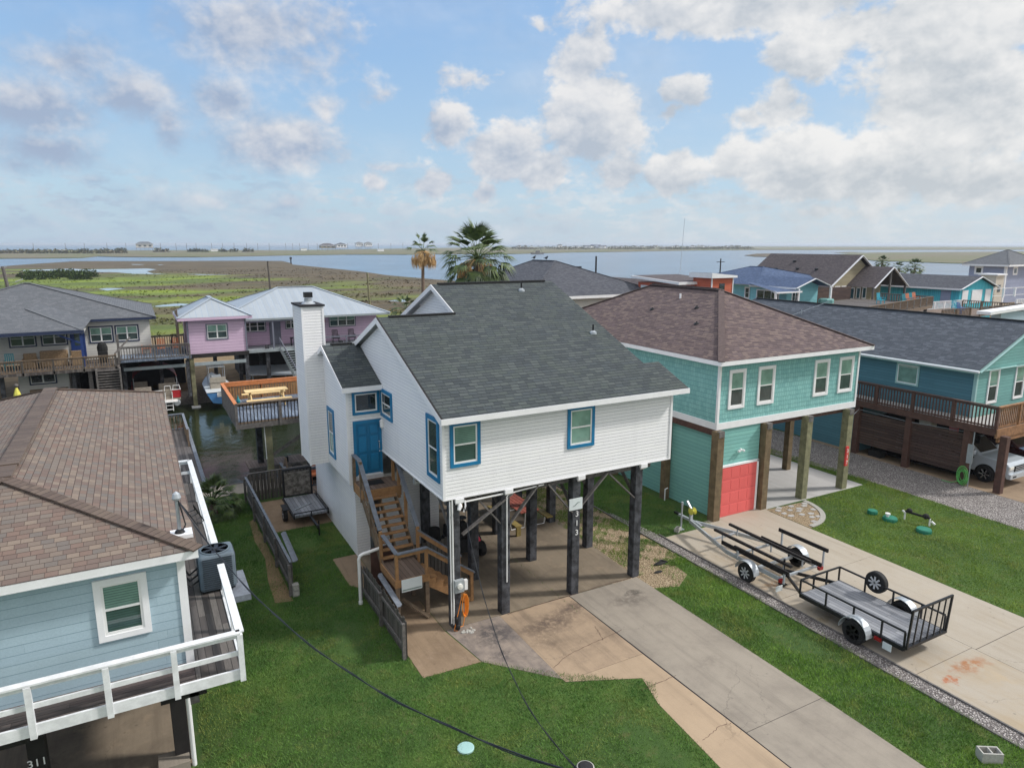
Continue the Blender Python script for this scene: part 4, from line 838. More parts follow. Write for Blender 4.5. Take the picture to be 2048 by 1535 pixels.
sg.build('stringer', 'mid_wood', tr)
ll = MB(); ll.box(5.95, 6.98, 18.15, 19.5, 1.255, 1.30); LL = ll.build('lower_landing', 'deck_brown', H)
k = MB(); k.box(5.95, 7.0, 18.11, 18.15, 1.07, 1.30); k.box(5.91, 5.95, 18.11, 19.5, 1.07, 1.30); k.build('landing_rim', 'new_wood', LL)
for (x, y) in ((6.0, 18.2), (6.93, 18.2), (6.0, 19.42), (6.93, 19.42)): MB().box(x - .06, x + .06, y - .06, y + .06, -.02, 1.255).build('landing_post', 'mid_wood', LL)
s2 = MB()
for i in range(6): s2.box(6.98 + i * .24, 7.26 + i * .24, 18.2, 19.2, 1.30 - .19 * (i + 1) - .035, 1.30 - .19 * (i + 1))
t2 = s2.build('lower_treads', 'new_wood', H)
for y in (18.17, 19.22):
    k = MB(); pts = [(6.98, y, 1.1)]
    for i in range(6): pts += [(6.98 + i * .24, y, 1.30 - .19 * (i + 1) + .0), (7.22 + i * .24, y, 1.30 - .19 * (i + 1))]
    pts += [(8.42, y, 0.02), (8.2, y, .02), (6.98, y, .86)]
    k.extr(pts, (0, .04, 0)); k.build('lower_stringer', 'new_wood', t2)
def rail(pts, m, w=.13, h=.04, nm='handrail'):
    k = MB()
    for a, b in zip(pts, pts[1:]): k.beam(a, b, w, h)
    return k.build(nm, m, H)
rail([(5.98, 22.3, 4.02), (5.98, 21.62, 4.02), (5.98, 19.62, 2.32)], 'rail_grey', .14, .045)
rail([(7.2, 21.9, 4.02), (7.18, 21.4, 3.95), (7.14, 19.42, 2.28)], 'rail_grey', .14, .045)
rail([(6.0, 19.45, 2.22), (6.0, 18.16, 2.12), (6.95, 18.16, 2.14), (8.5, 18.16, .98)], 'rail_grey', .12, .04)
rail([(7.12, 19.4, 2.2), (8.55, 19.25, 1.05)], 'rail_grey', .10, .04)
rail([(6.0, 18.18, 2.05), (6.93, 18.18, 2.06), (8.45, 18.18, .90)], 'new_wood', .04, .13, 'rail_board')
rail([(7.12, 19.38, 2.12), (8.5, 19.24, .97)], 'new_wood', .04, .13, 'rail_board')
rail([(5.99, 21.6, 3.35), (5.99, 19.65, 1.68)], 'mid_wood', .035, .11, 'rail_board')
for (x, y, a, b) in ((5.98, 22.28, 2.8, 4.0), (5.98, 21.5, 2.6, 4.0), (7.2, 21.85, 2.8, 4.0), (7.22, 21.35, 2.6, 3.95), (5.97, 20.5, 1.8, 3.05), (5.97, 19.55, 1.1, 2.3), (7.13, 20.45, 1.9, 3.1), (7.13, 19.42, 1.1, 2.3), (6.0, 18.19, 1.0, 2.1), (6.93, 18.19, 1.0, 2.12), (8.42, 18.2, 0, .95), (8.44, 19.2, 0, 1.05)):
    MB().box(x - .045, x + .045, y - .045, y + .045, a, b).build('rail_post', 'new_wood' if y < 20 or x > 7 else 'mid_wood', H)
MB().beam((6.2, 18.4, .55), (6.85, 17.85, .05), .14, .04).build('loose_board', 'mid_wood', H)
pk = MB()
for i in range(9): y = 20.1 + i * .0; x = 7.55 + i * .13; pk.box(x, x + .12, 20.1, 20.13, 0, 1.35 + .06 * sin(i * 1.3))
pk.build('skirt_boards', 'picket_grey', H)
MB().box(5.75, 6.5, 19.95, 20.0, .0, 1.62).build('skirt_panel', 'brown_stain', H)
# ================================================================ things at the white house
sg = thing('sign_board', 'blank white board hung on the rim of the lower stair landing', 'sign', (6.4, 18.08, 1.0))
MB().box(6.1, 6.74, 18.075, 18.095, .92, 1.31).build('panel', 'sign_white', sg); MB().box(6.12, 6.72, 18.070, 18.0752, .96, 1.0).build('stripe', 'sign_ink', sg)
sp_ = thing('name_plate', 'small white plate with a dark squiggle on the pile numbered 313', 'sign', (11.55, 16.95, 2.86))
MB().box(11.2, 11.68, 16.935, 16.965, 2.90, 3.27).build('plate', 'sign_white', sp_)
MB().tube([(11.32, 16.93, 3.03), (11.4, 16.93, 3.05), (11.45, 16.93, 3.09), (11.5, 16.93, 3.13), (11.6, 16.93, 3.14)], [.006, .014, .016, .014, .006], 6).build('emblem', 'sign_ink', sp_)
co = MB()
for k in range(7):
    r0 = .05 + .012 * k; co.tube([(7.56 + r0 * .8 * cos(t) + .006 * k, 16.90 - .008 * k, .72 + (.36 - .02 * (k % 3)) * sin(t)) for t in [2 * pi * i / 20 for i in range(20)]], .011, 6, closed=True)
co.tube([(7.5, 16.9, 1.0), (7.38, 16.88, .55), (7.3, 16.86, .3), (7.22, 16.84, .02), (7.3, 16.8, .02), (7.4, 16.82, .1), (7.5, 16.84, .1), (7.58, 16.86, .4)], .011, 6)
tag(co.build('extension_cord', 'cord_orange'), 'orange extension cord looped on the black pile under the electric meter', 'cord')
tap = MB(); tap.box(7.27, 7.35, 16.84, 16.94, .05, .42); tap.ell((7.31, 16.85, .35), .05, .05, .08); tap.ell((7.33, 16.8, .12), .07, .05, .1)
tag(tap.build('power_outlet', 'black_steel'), 'small black outdoor outlet at the foot of the pile with the orange cord', 'outlet')
random.seed(3); rub = MB()
for i in range(16): rub.ell((7.35 + random.uniform(0, .4), 16.62 + random.uniform(-.12, .12), .02), .05, .04, .03, 6, 4, .3)
tag(rub.build('rubble', 'cinder'), 'crumbs of pale rubble on the concrete by the meter pile', 'rubble', kind='stuff')
# mower / buggy with red triangle
B = thing('covered_buggy', 'black lawn tractor with a red triangle on its back under the house', 'tractor', (9.6, 21.3, 0))
b_ = MB(); b_.extr([(9.15, 20.75, .35), (10.1, 20.75, .35), (10.05, 20.85, .8), (9.2, 20.85, .8)], (0, 1.5, .1)); b_.box(9.3, 9.95, 20.9, 21.3, .85, 1.25); b_.build('body', 'black_matte', B, bevel=.05)
b_ = MB(); b_.extr([(9.3, 20.86, .9), (9.95, 20.86, .9), (9.9, 20.95, 1.35), (9.35, 20.95, 1.35)], (0, .1, 0)); b_.build('seat', 'rubber', B, bevel=.03)
b_ = MB(); b_.tube([(9.62, 21.9, .9), (9.62, 21.6, 1.3)], .02); b_.lathe((9.62, 21.58, 1.32), [(.18, -.012), (.19, 0), (.18, .012)], 16); b_.build('steering_wheel', 'black_steel', B)
for (x, y) in ((9.12, 21.0), (10.12, 21.0), (9.2, 22.1), (10.05, 22.1)): wheel(B, (x, y, .27), .27, .2, 'x', 'black_steel', 5, -1 if x < 9.6 else 1)
MB().extr([(9.52, 20.72, .62), (9.98, 20.72, .70), (9.80, 20.72, 1.08)], (0, .02, 0)).build('reflector', 'pink_red', B)
b_ = MB(); b_.box(8.3, 8.75, 21.2, 21.7, .0, .75); b_.tube([(8.5, 21.45, .7), (8.5, 21.45, 1.2)], .2, 10); tag(b_.build('barrel_grill', 'black_matte', bevel=.03), 'black grill under its cover in the dark behind the stairs', 'grill')
# picnic table under the house
P = thing('picnic_table', 'red topped picnic table with ochre benches and white pipe legs in the carport', 'table', (12.9, 23.2, 0))
k = MB()
for i in range(5): k.box(12.42 + i * .17, 12.57 + i * .17, 22.2, 24.6, .70, .74)
k.build('tabletop', 'red_bench', P)
for x in (11.95, 13.5): MB().box(x, x + .27, 21.75 if x < 12.5 else 22.0, 24.2, .38, .43).build('bench', 'ochre_bench', P)
for y in (22.4, 24.2):
    MB().tube([(12.05, y, .38), (12.1, y, .02), (12.7, y, .02), (12.75, y, .7)], .022).build('leg', 'pvc', P); MB().tube([(13.65, y, .38), (13.6, y, .02), (13.0, y, .02), (12.95, y, .7)], .022).build('leg', 'pvc', P)
MB().box(12.0, 12.18, 21.75, 21.85, 0, .38).build('leg', 'ochre_bench', P)
# ---------------------------------------------------------------- fences at the white house
def picket(name, label, A, Bp, hgt, mat, cap='rail_grey', both=False, seed=1, pw=.13, uneven=.05):
    random.seed(seed); A = Vector(A); Bp = Vector(Bp); L = (Bp - A).length; d = (Bp - A) / L; nrm = Vector((-d.y, d.x, 0))
    f = thing(name, label, 'fence', (A.x, A.y, 0)); k = MB(); n = int(L / (pw + .015))
    for i in range(n):
        c = A + d * ((i + .5) * L / n); hh = hgt + random.uniform(-uneven, uneven * .4); th = random.uniform(-.006, .006)
        k.beam(c + nrm * th + V3(0, 0, -.02), c + nrm * (th + random.uniform(-.01, .01)) + V3(0, 0, hh), pw, .02, up=nrm)
    k.build('pickets', mat, f)
    r = MB()
    for z in (.3, hgt - .22): r.beam(A + nrm * .05 + V3(0, 0, z), Bp + nrm * .05 + V3(0, 0, z), .04, .09)
    r.build('rails', 'grey_wood', f); m_ = max(1, round(L / 2.3))
    for i in range(m_ + 1):
        c = A + d * (L * i / m_) + nrm * .09; MB().box(c.x - .045, c.x + .045, c.y - .045, c.y + .045, -.02, hgt - .08).build('post', 'grey_wood', f)
    if cap: MB().beam(A + nrm * .03 + V3(0, 0, hgt + .0), Bp + nrm * .03 + V3(0, 0, hgt + .0), .09, .03).build('cap_board', cap, f)
    return f
picket('picket_fence', 'long weathered grey picket fence between the two lawns, ending at a cinder block', (3.56, 21.2, 0), (3.48, 30.5, 0), 1.15, 'picket_grey', 'rail_grey', seed=2)
picket('picket_fence', 'short leaning grey picket fence beside the wooden stair landing', (5.56, 16.2, 0), (5.52, 20.05, 0), 1.15, 'picket_grey', None, seed=3, uneven=.09)
picket('picket_fence', 'brown board fence across the yard behind the small flatbed trailer', (3.55, 30.55, 0), (6.15, 30.6, 0), 1.25, 'picket_grey', 'grey_wood', seed=4)
g = MB(); random.seed(9)
for i in range(5): g.beam((3.66 + .03 * i, 21.3 + i * .08, 1.10 - .03 * i), (3.72 + .03 * i, 23.6 + i * .1, 1.16 - .03 * i), .11, .025)
tag(g.build('loose_planks', 'rail_grey'), 'bundle of grey planks leaning along the end of the long picket fence', 'planks')
g = MB(); random.seed(8)
for i in range(4): g.beam((5.64 + .04 * i, 17.0 + i * .08, 1.12 - .03 * i), (5.68 + .04 * i, 18.9 + i * .1, 1.20 - .03 * i), .1, .02)
tag(g.build('loose_planks', 'rail_grey'), 'bundle of pale planks laid along the top of the short fence by the stairs', 'planks')
def cinder(label, x, y, rz_, w=.2, l=.4, h=.2, up=False):
    k = MB(); t = .035
    parts = [(-l / 2, l / 2, -w / 2, -w / 2 + t), (-l / 2, l / 2, w / 2 - t, w / 2), (-l / 2, -l / 2 + t, -w / 2 + t, w / 2 - t), (l / 2 - t, l / 2, -w / 2 + t, w / 2 - t), (-t / 2, t / 2, -w / 2 + t, w / 2 - t)]
    for a in parts: k.box(a[0], a[1], a[2], a[3], 0, h)
    k.box(-l / 2 + .01, l / 2 - .01, -w / 2 + .01, w / 2 - .01, .0, .02)
    mm = Matrix.Translation((x, y, 0)) @ Matrix.Rotation(rz_, 4, 'Z')
    if up: mm = Matrix.Translation((x, y, l / 2 + .0)) @ Matrix.Rotation(rz_, 4, 'Z') @ Matrix.Rotation(pi / 2, 4, 'Y') @ Matrix.Rotation(0, 4, 'X')
    k.xform(mm); return tag(k.build('cinder_block', 'cinder', bevel=.006), label, 'cinder block')
cinder('upright cinder block standing at the near end of the long picket fence', 3.62, 21.08, rad(90), up=True)
cinder('lone cinder block lying on the verge grass in the bottom right corner', 15.4, 6.62, rad(-32), .26, .44, .24)
# ================================================================ TEAL HOUSE
H2 = thing('teal_house', 'teal shingled house with brown hip roof and coral garage door on square posts', 'house', (19.8, 19.5, 0))
MB().box(19.8, 28.25, 19.5, 33.0, 3.95, 6.55).build('wall', 'teal_shakes', H2)
k = MB(); k.box(19.77, 28.28, 19.465, 33.03, 3.76, 4.03); k.build('band_board', 'white_trim', H2)
k = MB(); k.box(19.77, 19.88, 19.468, 19.57, 4.03, 6.5); k.box(28.19, 28.28, 19.468, 19.57, 4.03, 6.5); k.each('corner_trim', 'white_trim', H2)
hiproof(H2, 19.4, 28.6, 19.05, 33.4, 6.6, ((24.0, 23.85), (24.0, 28.8), 8.9), 'brown_shingle', capm='brown_cap')
MB().box(23.9, 24.1, 24.1, 28.7, 8.92, 8.98).build('ridge_vent', 'black_matte', H2)
for i, (x, y, m_) in enumerate(((21.4, 22.6, 0), (22.5, 23.8, 0), (23.1, 25.6, 1), (22.0, 26.3, 0))):
    z = 6.6 + (x - 19.4) * .5
    if m_: k = MB().tube([(x, y, z - .05), (x, y, z + .22)], .045, 10); k.build('vent_pipe', 'white_trim', H2)
    else: k = MB(); k.lathe((x, y, z), [(.12, -.03), (.1, .04), (.04, .07), (.04, .1)], 12); k.build('roof_vent', 'black_steel', H2)
for (a, b) in ((20.32, 21.22), (21.93, 22.9), (25.31, 26.27), (26.92, 27.9)):
    window(H2, 'F', 19.5, a, b, 4.54, 6.14, 'white_trim', .10, 'pane_green', 'pane_dark')
# ground floor garage
gw = MB(); gw.box(19.92, 22.3, 19.52, 31.8, 0.03, 3.5); gw.build('garage_wall', 'teal_lap', H2)
k = MB(); k.box(19.78, 19.90, 19.6, 32.6, 3.5, 3.76); k.box(19.90, 28.1, 19.6, 19.75, 3.56, 3.76); k.build('beam', 'brown_stain', H2)
k = MB(); k.box(19.98, 22.3, 19.53, 19.62, 3.4, 3.76); k.build('garage_header', 'teal_lap', H2)
gd = MB(); gd.box(20.17, 22.16, 19.44, 19.52, .02, 2.14); G = gd.build('garage_door', 'coral_door', H2)
pn = MB()
for i in range(4):
    for j in range(4):
        x0 = 20.24 + j * .485; z0 = .1 + i * .525
        pn.box(x0, x0 + .4, 19.432, 19.441, z0, z0 + .38)
pn.build('door_panels', 'coral_door', G, bevel=.006)
k = MB(); k.box(20.09, 20.17, 19.42, 19.53, .01, 2.2); k.box(22.16, 22.26, 19.42, 19.53, .01, 2.2); k.box(20.09, 22.26, 19.42, 19.53, 2.14, 2.22); k.build('door_trim', 'white_trim', H2)
def post(par, x, y, z1, s, m, cap=True):
    p = MB().box(x - s / 2, x + s / 2, y - s / 2, y + s / 2, -.05, z1).build('post', m, par, bevel=.015)
    if cap: MB().box(x - .14, x + .14, y - s / 2 - .03, y - s / 2 + .12, z1 - .22, z1 + .02).build('beam_end', 'grey_wood', p)
post(H2, 19.82, 19.40, 3.74, .36, 'olive_post'); post(H2, 22.52, 19.40, 3.74, .34, 'olive_post'); post(H2, 25.05, 19.42, 3.74, .34, 'green_post'); post(H2, 27.75, 19.42, 3.74, .34, 'green_post')
post(H2, 19.74, 22.3, 3.6, .3, 'olive_post', False); post(H2, 19.74, 26.0, 3.6, .3, 'olive_post', False); post(H2, 19.74, 29.5, 3.6, .3, 'olive_post', False)
for y in (22.5, 26.2, 30): post(H2, 27.75, y, 3.74, .3, 'olive_post', False); post(H2, 25.05, y, 3.74, .3, 'olive_post', False)
MB().box(22.35, 28.1, 19.7, 32.8, 3.70, 3.77).build('floor_underside', 'grey_wood', H2)
k = MB(); k.box(27.55, 27.72, 19.18, 19.25, 1.15, 2.05); np_ = k.build('number_plate', 'num_red', H2)
for i, cch in enumerate('317'): textmesh('number', cch, .24, 'num_white', H2, Matrix.Translation((27.635, 19.172, 1.85 - .27 * i)) @ rr, .005)
k = MB(); k.ell((21.15, 19.42, 2.78), .06, .06, .06); k.ell((21.02, 19.40, 2.74), .05, .08, .05); k.ell((21.28, 19.40, 2.74), .05, .08, .05); k.build('flood_light', 'white_trim', H2)
MB().tube([(19.55, 22.05, .0), (19.55, 22.05, .52), (19.7, 22.05, .55)], .025).build('hose_bib', 'white_trim', H2)
# ================================================================ SLATE TEAL HOUSE (right)
H3 = thing('slate_teal_house', 'slate teal house with navy shingle roof above a brown wraparound deck', 'house', (34.3, 17.6, 0))
w = MB(); gable_prism(w, 'y', 17.6, 34.9, [(34.3, 2.95), (34.3, 5.2), (38.5, 7.05), (42.7, 5.2), (42.7, 2.95)]); w.build('wall', 'slate_teal_lap', H3)
w = MB(); gable_prism(w, 'y', 17.57, 17.6, [(34.28, 2.95), (34.28, 5.15), (38.5, 7.0), (42.7, 5.15), (42.7, 2.95)]); w.build('gable_wall', 'sage_lap', H3)
k = MB(); k.box(34.25, 34.38, 17.55, 17.7, 2.95, 5.15); k.build('corner_trim', 'sage_trim', H3)
sl = .436
def hz(x): return 5.28 + sl * (x - 33.95)
r = MB(); r.sheet([(33.95, 17.35, 5.28), (38.5, 17.35, hz(38.5)), (38.5, 35.0, hz(38.5)), (33.95, 35.0, 5.28)]); r.sheet([(38.5, 17.35, hz(38.5)), (43.05, 17.35, 5.28), (43.05, 35.0, 5.28), (38.5, 35.0, hz(38.5))])
R3 = r.build('roof', 'navy_shingle', H3, recalc=False)
k = MB(); k.box(33.90, 33.95, 17.35, 35.0, 5.10, 5.27); k.beam((33.95, 17.33, 5.19), (38.5, 17.33, hz(38.5) - .09), .03, .17, up=(0, 1, 0.01)); k.beam((43.05, 17.33, 5.19), (38.5, 17.33, hz(38.5) - .09), .03, .17, up=(0, 1, 0.01)); k.build('fascia', 'sage_trim', R3)
k = MB(); k.tube([(33.85, 17.3, 5.22), (33.85, 35, 5.22)], .06, 8); k.build('gutter', 'white_trim', R3)
k = MB(); k.box(34.0, 43.0, 17.40, 34.9, 5.18, 5.2); k.build('soffit', 'sage_trim', R3)
k = MB(); k.box(38.4, 38.6, 17.5, 34.8, hz(38.5) - .01, hz(38.5) + .05); k.build('ridge_vent', 'black_matte', R3)
k = MB(); k.beam((35.9, 30.6, hz(35.9) + .12), (38.35, 28.9, hz(38.3) + .3), .03, .03); k.beam((37.0, 29.8, hz(37) + .02), (37.0, 29.8, hz(37) + .3), .03, .03); k.build('antenna_mast', 'galv', R3)
window(H3, 'L', 34.3, 20.3, 21.5, 3.95, 5.05, 'sage_trim', .07, 'pane_green', 'pane_green', 1, False)
window(H3, 'F', 17.57, 35.25, 36.15, 3.5, 5.2, 'white_trim', .08, 'pane_green', 'pane_dark')
window(H3, 'F', 17.57, 37.6, 38.5, 3.5, 5.2, 'white_trim', .08, 'pane_green', 'pane_dark')
# deck
dkk = MB(); dkk.box(33.15, 34.3, 15.95, 35, 2.86, 2.94); dkk.box(34.3, 44, 15.95, 17.57, 2.86, 2.94); D3 = dkk.build('deck_floor', 'slab_white', H3)
k = MB(); k.box(33.05, 33.14, 15.9, 35, 2.62, 2.93); k.build('deck_rim', 'brown_stain', D3); k = MB(); k.box(33.05, 44, 15.82, 15.9, 2.52, 2.93); k.box(33.3, 44, 15.86, 15.95, 2.3, 2.52); k.build('deck_rim', 'tan_rim', D3)
railing(H3, [(33.1, 35), (33.1, 15.92)], 2.93, 3.93, 'brown_stain', post=.13, bal=.045, gap=.15, pg=1.9, cap=.15)
railing(H3, [(33.1, 15.92), (44, 15.92)], 2.93, 3.93, 'tan_rim', post=.13, bal=.045, gap=.15, pg=1.9, cap=.15)
lw = MB(); lw.box(33.5, 42.5, 22.8, 34.9, 0, 2.86); lw.build('lower_wall', 'slate_teal_lap', H3)
for (x, y) in ((33.3, 22.7), (33.3, 19.9), (33.25, 17.1), (33.35, 15.6)): MB().box(x - .15, x + .15, y - .15, y + .15, -.05, 2.65).build('post', 'brown_stain', H3, bevel=.015)
for (y0, y1, z0, z1) in ((20.08, 22.5, .62, 2.3), (17.28, 19.72, .50, 2.4)):
    k = MB(); n = 12
    for i in range(n): z = z0 + (z1 - z0) * i / n; k.box(33.25, 33.28, y0, y1, z, z + (z1 - z0) / n - .015)
    s_ = k.build('slat_screen', 'slat_brown', H3); k = MB(); k.box(33.22, 33.32, y0 - .05, y0, z0 - .03, z1 + .02); k.box(33.22, 33.32, y1, y1 + .05, z0 - .03, z1 + .02); k.build('screen_frame', 'brown_stain', s_)
k = MB(); k.box(33.05, 33.12, 16.7, 16.95, 1.1, 2.0); k.tube([(33.08, 16.75, 0), (33.08, 16.75, 2.6)], .025); k.build('utility_box', 'grey_box', H3)
cl = MB(); cl.tube([(27.95, 19.4, 3.35), (33.2, 22.6, 2.45)], .008, 5); cl.tube([(33.2, 22.6, 2.42), (33.2, 19.9, 2.36), (33.2, 17.2, 2.5)], .012, 5)
tag(cl.build('clothes_line', 'galv'), 'thin line strung from the teal house corner post to the brown slat screen', 'line')
for nm, lab, x, y, sx, sy, sz, z, m_ in (('storage_tote', 'dark tote on the gravel edge below the left slat screen', 33.7, 21.7, .5, .7, .35, .0, 'black_matte'), ('storage_crate', 'beige box stacked above the right slat screen under the deck', 33.8, 19.3, .5, .6, .4, 2.1, 'beige'), ('folded_chair', 'striped folding chair hanging behind the right slat screen', 33.7, 18.0, .1, .4, .7, 1.95, 'stripe_flag'), ('shelf_unit', 'dark storage shelf under the deck behind the slat screens', 34.6, 19.9, 1.0, 4.8, 2.05, .0, 'dark_void')):
    k = MB(); k.box(x - sx / 2, x + sx / 2, y - sy / 2, y + sy / 2, z, z + sz)
    if nm == 'shelf_unit':
        k = MB()
        for q in (.1, .7, 1.4, 2.0): k.box(x - sx / 2, x + sx / 2, y - sy / 2, y + sy / 2, q, q + .05)
        for yy in (-2.4, 0, 2.4): k.box(x - sx / 2, x - sx / 2 + .05, y + yy - .03, y + yy + .03, 0, 2.05)
        k.box(x + sx / 2, x + sx / 2 + .03, y - sy / 2, y + sy / 2, 0, 2.4)
    if nm == 'storage_tote': k.box(x - sx / 2 - .03, x + sx / 2 + .03, y - sy / 2 - .03, y + sy / 2 + .03, sz - .06, sz + .01)
    tag(k.build(nm, m_, bevel=.015), lab, nm.replace('_', ' '))
ho = MB()
for k_ in range(7): ho.tube([(33.02 - .018 * k_, 16.98 + .05 * sin(k_ * 2.1) + (.15 + .035 * (k_ % 4)) * cos(t), .50 - .05 * (k_ % 3) + (.26 + .06 * (k_ % 4)) * sin(t)) for t in [2 * pi * i / 22 for i in range(22)]], .014, 6, closed=True)
ho.tube([(32.95, 17.1, .2), (32.9, 17.4, .03), (32.85, 17.8, .03)], .014, 6)
tag(ho.build('garden_hose', 'hose_green'), 'coiled green garden hose hung on the brown deck post', 'hose')
# ================================================================ FRONT LEFT HOUSE
H4 = thing('pale_blue_house', 'pale blue house with blended brown shingle roof and weathered deck in the left foreground', 'house', (.3, 13.8, 0))
MB().box(-5.7, .33, 13.8, 29.1, 2.95, 5.25).build('wall', 'pale_blue_lap', H4)
k = MB(); k.box(.21, .355, 13.77, 13.9, 2.95, 5.2); k.box(.27, .352, 13.9, 13.95, 2.95, 5.2); k.each('corner_trim', 'white_trim', H4)
hiproof(H4, -5.95, .59, 13.44, 29.4, 5.4, ((-2.68, 16.45), (-2.68, 26.4), 6.4), 'blend_shingle', fh=.17, capm='cap_shingle')
k = MB(); k.box(-2.86, -2.50, 17.3, 26.3, 6.415, 6.47); k.build('ridge_vent', 'cap_shingle', H4)
window(H4, 'F', 13.8, -1.18, -.31, 3.80, 5.02, 'white_trim', .11)
dk = MB(); dk.box(-6, .33, 13.06, 13.8, 2.90, 2.955); DF = dk.build('deck_floor', 'deck_grey_across', H4)
dk = MB(); dk.box(.34, 1.12, 13.06, 25.3, 2.90, 2.953); dk.build('side_deck_floor', 'deck_grey', DF)
k = MB(); k.box(-6, 1.17, 13.0, 13.05, 2.78, 2.99); k.box(1.125, 1.17, 13.05, 25.3, 2.78, 2.98); k.build('deck_rim', 'deck_white', DF)
def wrail(pts, posts):
    k = MB()
    for a, b in zip(pts, pts[1:]):
        a = Vector(a); b = Vector(b); k.beam(a + V3(0, 0, 3.755), b + V3(0, 0, 3.755), .15, .035); k.beam(a + V3(0, 0, 3.69), b + V3(0, 0, 3.69), .04, .09); k.beam(a + V3(0, 0, 3.33), b + V3(0, 0, 3.33), .04, .09)
    ro = k.build('railing', 'deck_white', H4)
    for (x, y) in posts: MB().box(x - .05, x + .05, y - .05, y + .05, 2.76, 3.73).build('post', 'deck_white', ro)
wrail([(-6, 13.03, 0), (1.15, 13.03, 0)], [(-3.4, 12.99), (-2.22, 12.99), (-1.08, 12.99), (0.0, 12.99), (1.14, 13.0)])
wrail([(1.15, 13.03, 0), (1.15, 16.25, 0)], [(1.18, 14.6), (1.18, 16.2)])
wrail([(1.15, 17.5, 0), (1.1, 25.2, 0)], [(1.16, 17.55), (1.16, 19.3), (1.16, 21.2), (1.14, 23.2), (1.12, 25.2)])
wrail([(1.1, 25.2, 0), (.35, 25.2, 0)], [(.4, 25.2), (.75, 25.2)])
k = MB(); k.box(1.14, 1.75, 16.2, 17.6, 2.75, 2.9); k.build('equipment_ledge', 'rail_grey', DF)
for (x, y) in ((-.02, 15.05), (-2.55, 15.05), (-5.0, 15.05), (-.02, 19), (-.02, 23), (-.02, 27), (-2.55, 19)): PF = MB().box(x - .15, x + .15, y - .15, y + .15, -.05, 2.75).build('pile', 'black_pile', H4)
k = MB(); k.box(-6, .5, 14.8, 15.0, 2.45, 2.9); k.box(-.3, .5, 13.3, 14.79, 2.5, 2.88); k.box(-2.85, -2.4, 13.3, 14.79, 2.5, 2.88); k.each('beam', 'black_pile', H4)
MB().box(.2, .36, 13.3, 13.42, 2.35, 2.76).build('beam_end', 'grey_wood', H4)
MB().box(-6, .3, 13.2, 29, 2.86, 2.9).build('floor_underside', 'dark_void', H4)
textmesh('house_number', '311', .23, 'num_white', H4, Matrix.Translation((-2.56, 14.892, 1.0)) @ rr, .006)
k = MB(); k.tube([(.18, 14.7, 0), (.18, 14.7, 2.0)], .05, 10); k.build('drain_pipe', 'pvc', H4); k = MB(); k.tube([(-2.95, 14.4, 0), (-2.95, 14.4, 1.0)], .05, 10); k.build('drain_pipe', 'pvc', H4)
k = MB(); k.box(-.5, .1, 14.6, 15.1, 0, .2); k.build('footing', 'drive_grey', H4)
# mast on the roof
mb = MB(); mb.box(.15, .55, 13.95, 14.3, 5.45, 5.53); Ms = mb.build('mast_base', 'white_trim', H4)
k = MB(); k.lathe((.33, 14.12, 5.52), [(.1, 0), (.08, .05), (.045, .08)], 14); k.build('mast_boot', 'black_steel', Ms)
k = MB(); k.tube([(.33, 14.12, 5.5), (.33, 14.12, 6.22)], .035, 10); k.build('mast_pipe', 'galv', Ms)
k = MB(); k.lathe((.33, 14.12, 6.2), [(.07, 0), (.085, .04), (.06, .12), (0.0, .17)], 14); k.build('mast_cap', 'galv', Ms)
k = MB()
for i in range(4): k.tube([(.35, 14.1, 6.18), (.5 + .05 * i, 14.0, 5.95 - .1 * i), (.62 + .05 * i, 13.95 + .05 * i, 6.0 - .1 * i), (.6, 13.9, 6.12)], .012, 6)
k.tube([(.36, 14.1, 6.15), (.44, 14.0, 5.72), (.4, 14.05, 5.62)], .014, 6); k.build('service_loop', 'wire_black', Ms)
# AC unit
A = thing('air_conditioner', 'grey square air conditioner condenser on the weathered side deck', 'air conditioner', (1.12, 16.9, 2.95))
ac = MB(); ac.box(.70, 1.50, 16.52, 17.3, 3.0, 3.88); ac.build('casing', 'ac_grey', A, bevel=.07)
k = MB()
for i in range(15):
    z = 3.06 + i * .052
    k.box(.78, 1.42, 16.508, 16.53, z, z + .028); k.box(1.49, 1.512, 16.6, 17.22, z, z + .028); k.box(.688, .71, 16.6, 17.22, z, z + .028)
k.build('louvres', 'ac_dark', A)
k = MB(); k.lathe((1.10, 16.91, 3.885), [(.33, 0.0), (.33, .012), (.30, .02), (.30, -.0)], 28); k.build('fan_ring', 'ac_grey', A)
k = MB(); k.lathe((1.10, 16.91, 3.878), [(.30, .005), (0.0, .006)], 28); fg = k.build('fan_well', 'ac_dark', A)
k = MB()
for i in range(6):
    t = 2 * pi * i / 6; k.beam((1.10 + .06 * cos(t), 16.91 + .06 * sin(t), 3.889), (1.10 + .27 * cos(t + .3), 16.91 + .27 * sin(t + .3), 3.889), .09, .006)
k.lathe((1.10, 16.91, 3.885), [(.07, 0), (.07, .02), (0, .03)], 14); k.build('fan_blades', 'black_steel', fg)
k = MB(); k.box(.74, 1.46, 16.6, 17.25, 2.95, 3.0); k.build('feet', 'black_matte', A)
k = MB()
for i in range(3): k.tube([(.36, 16.7 + .1 * i, 3.3 + .15 * i), (.5, 16.6 + .1 * i, 3.2 + .1 * i), (.7, 16.75 + .08 * i, 3.25 + .12 * i)], .025, 8)
k.build('refrigerant_lines', 'rubber', A)
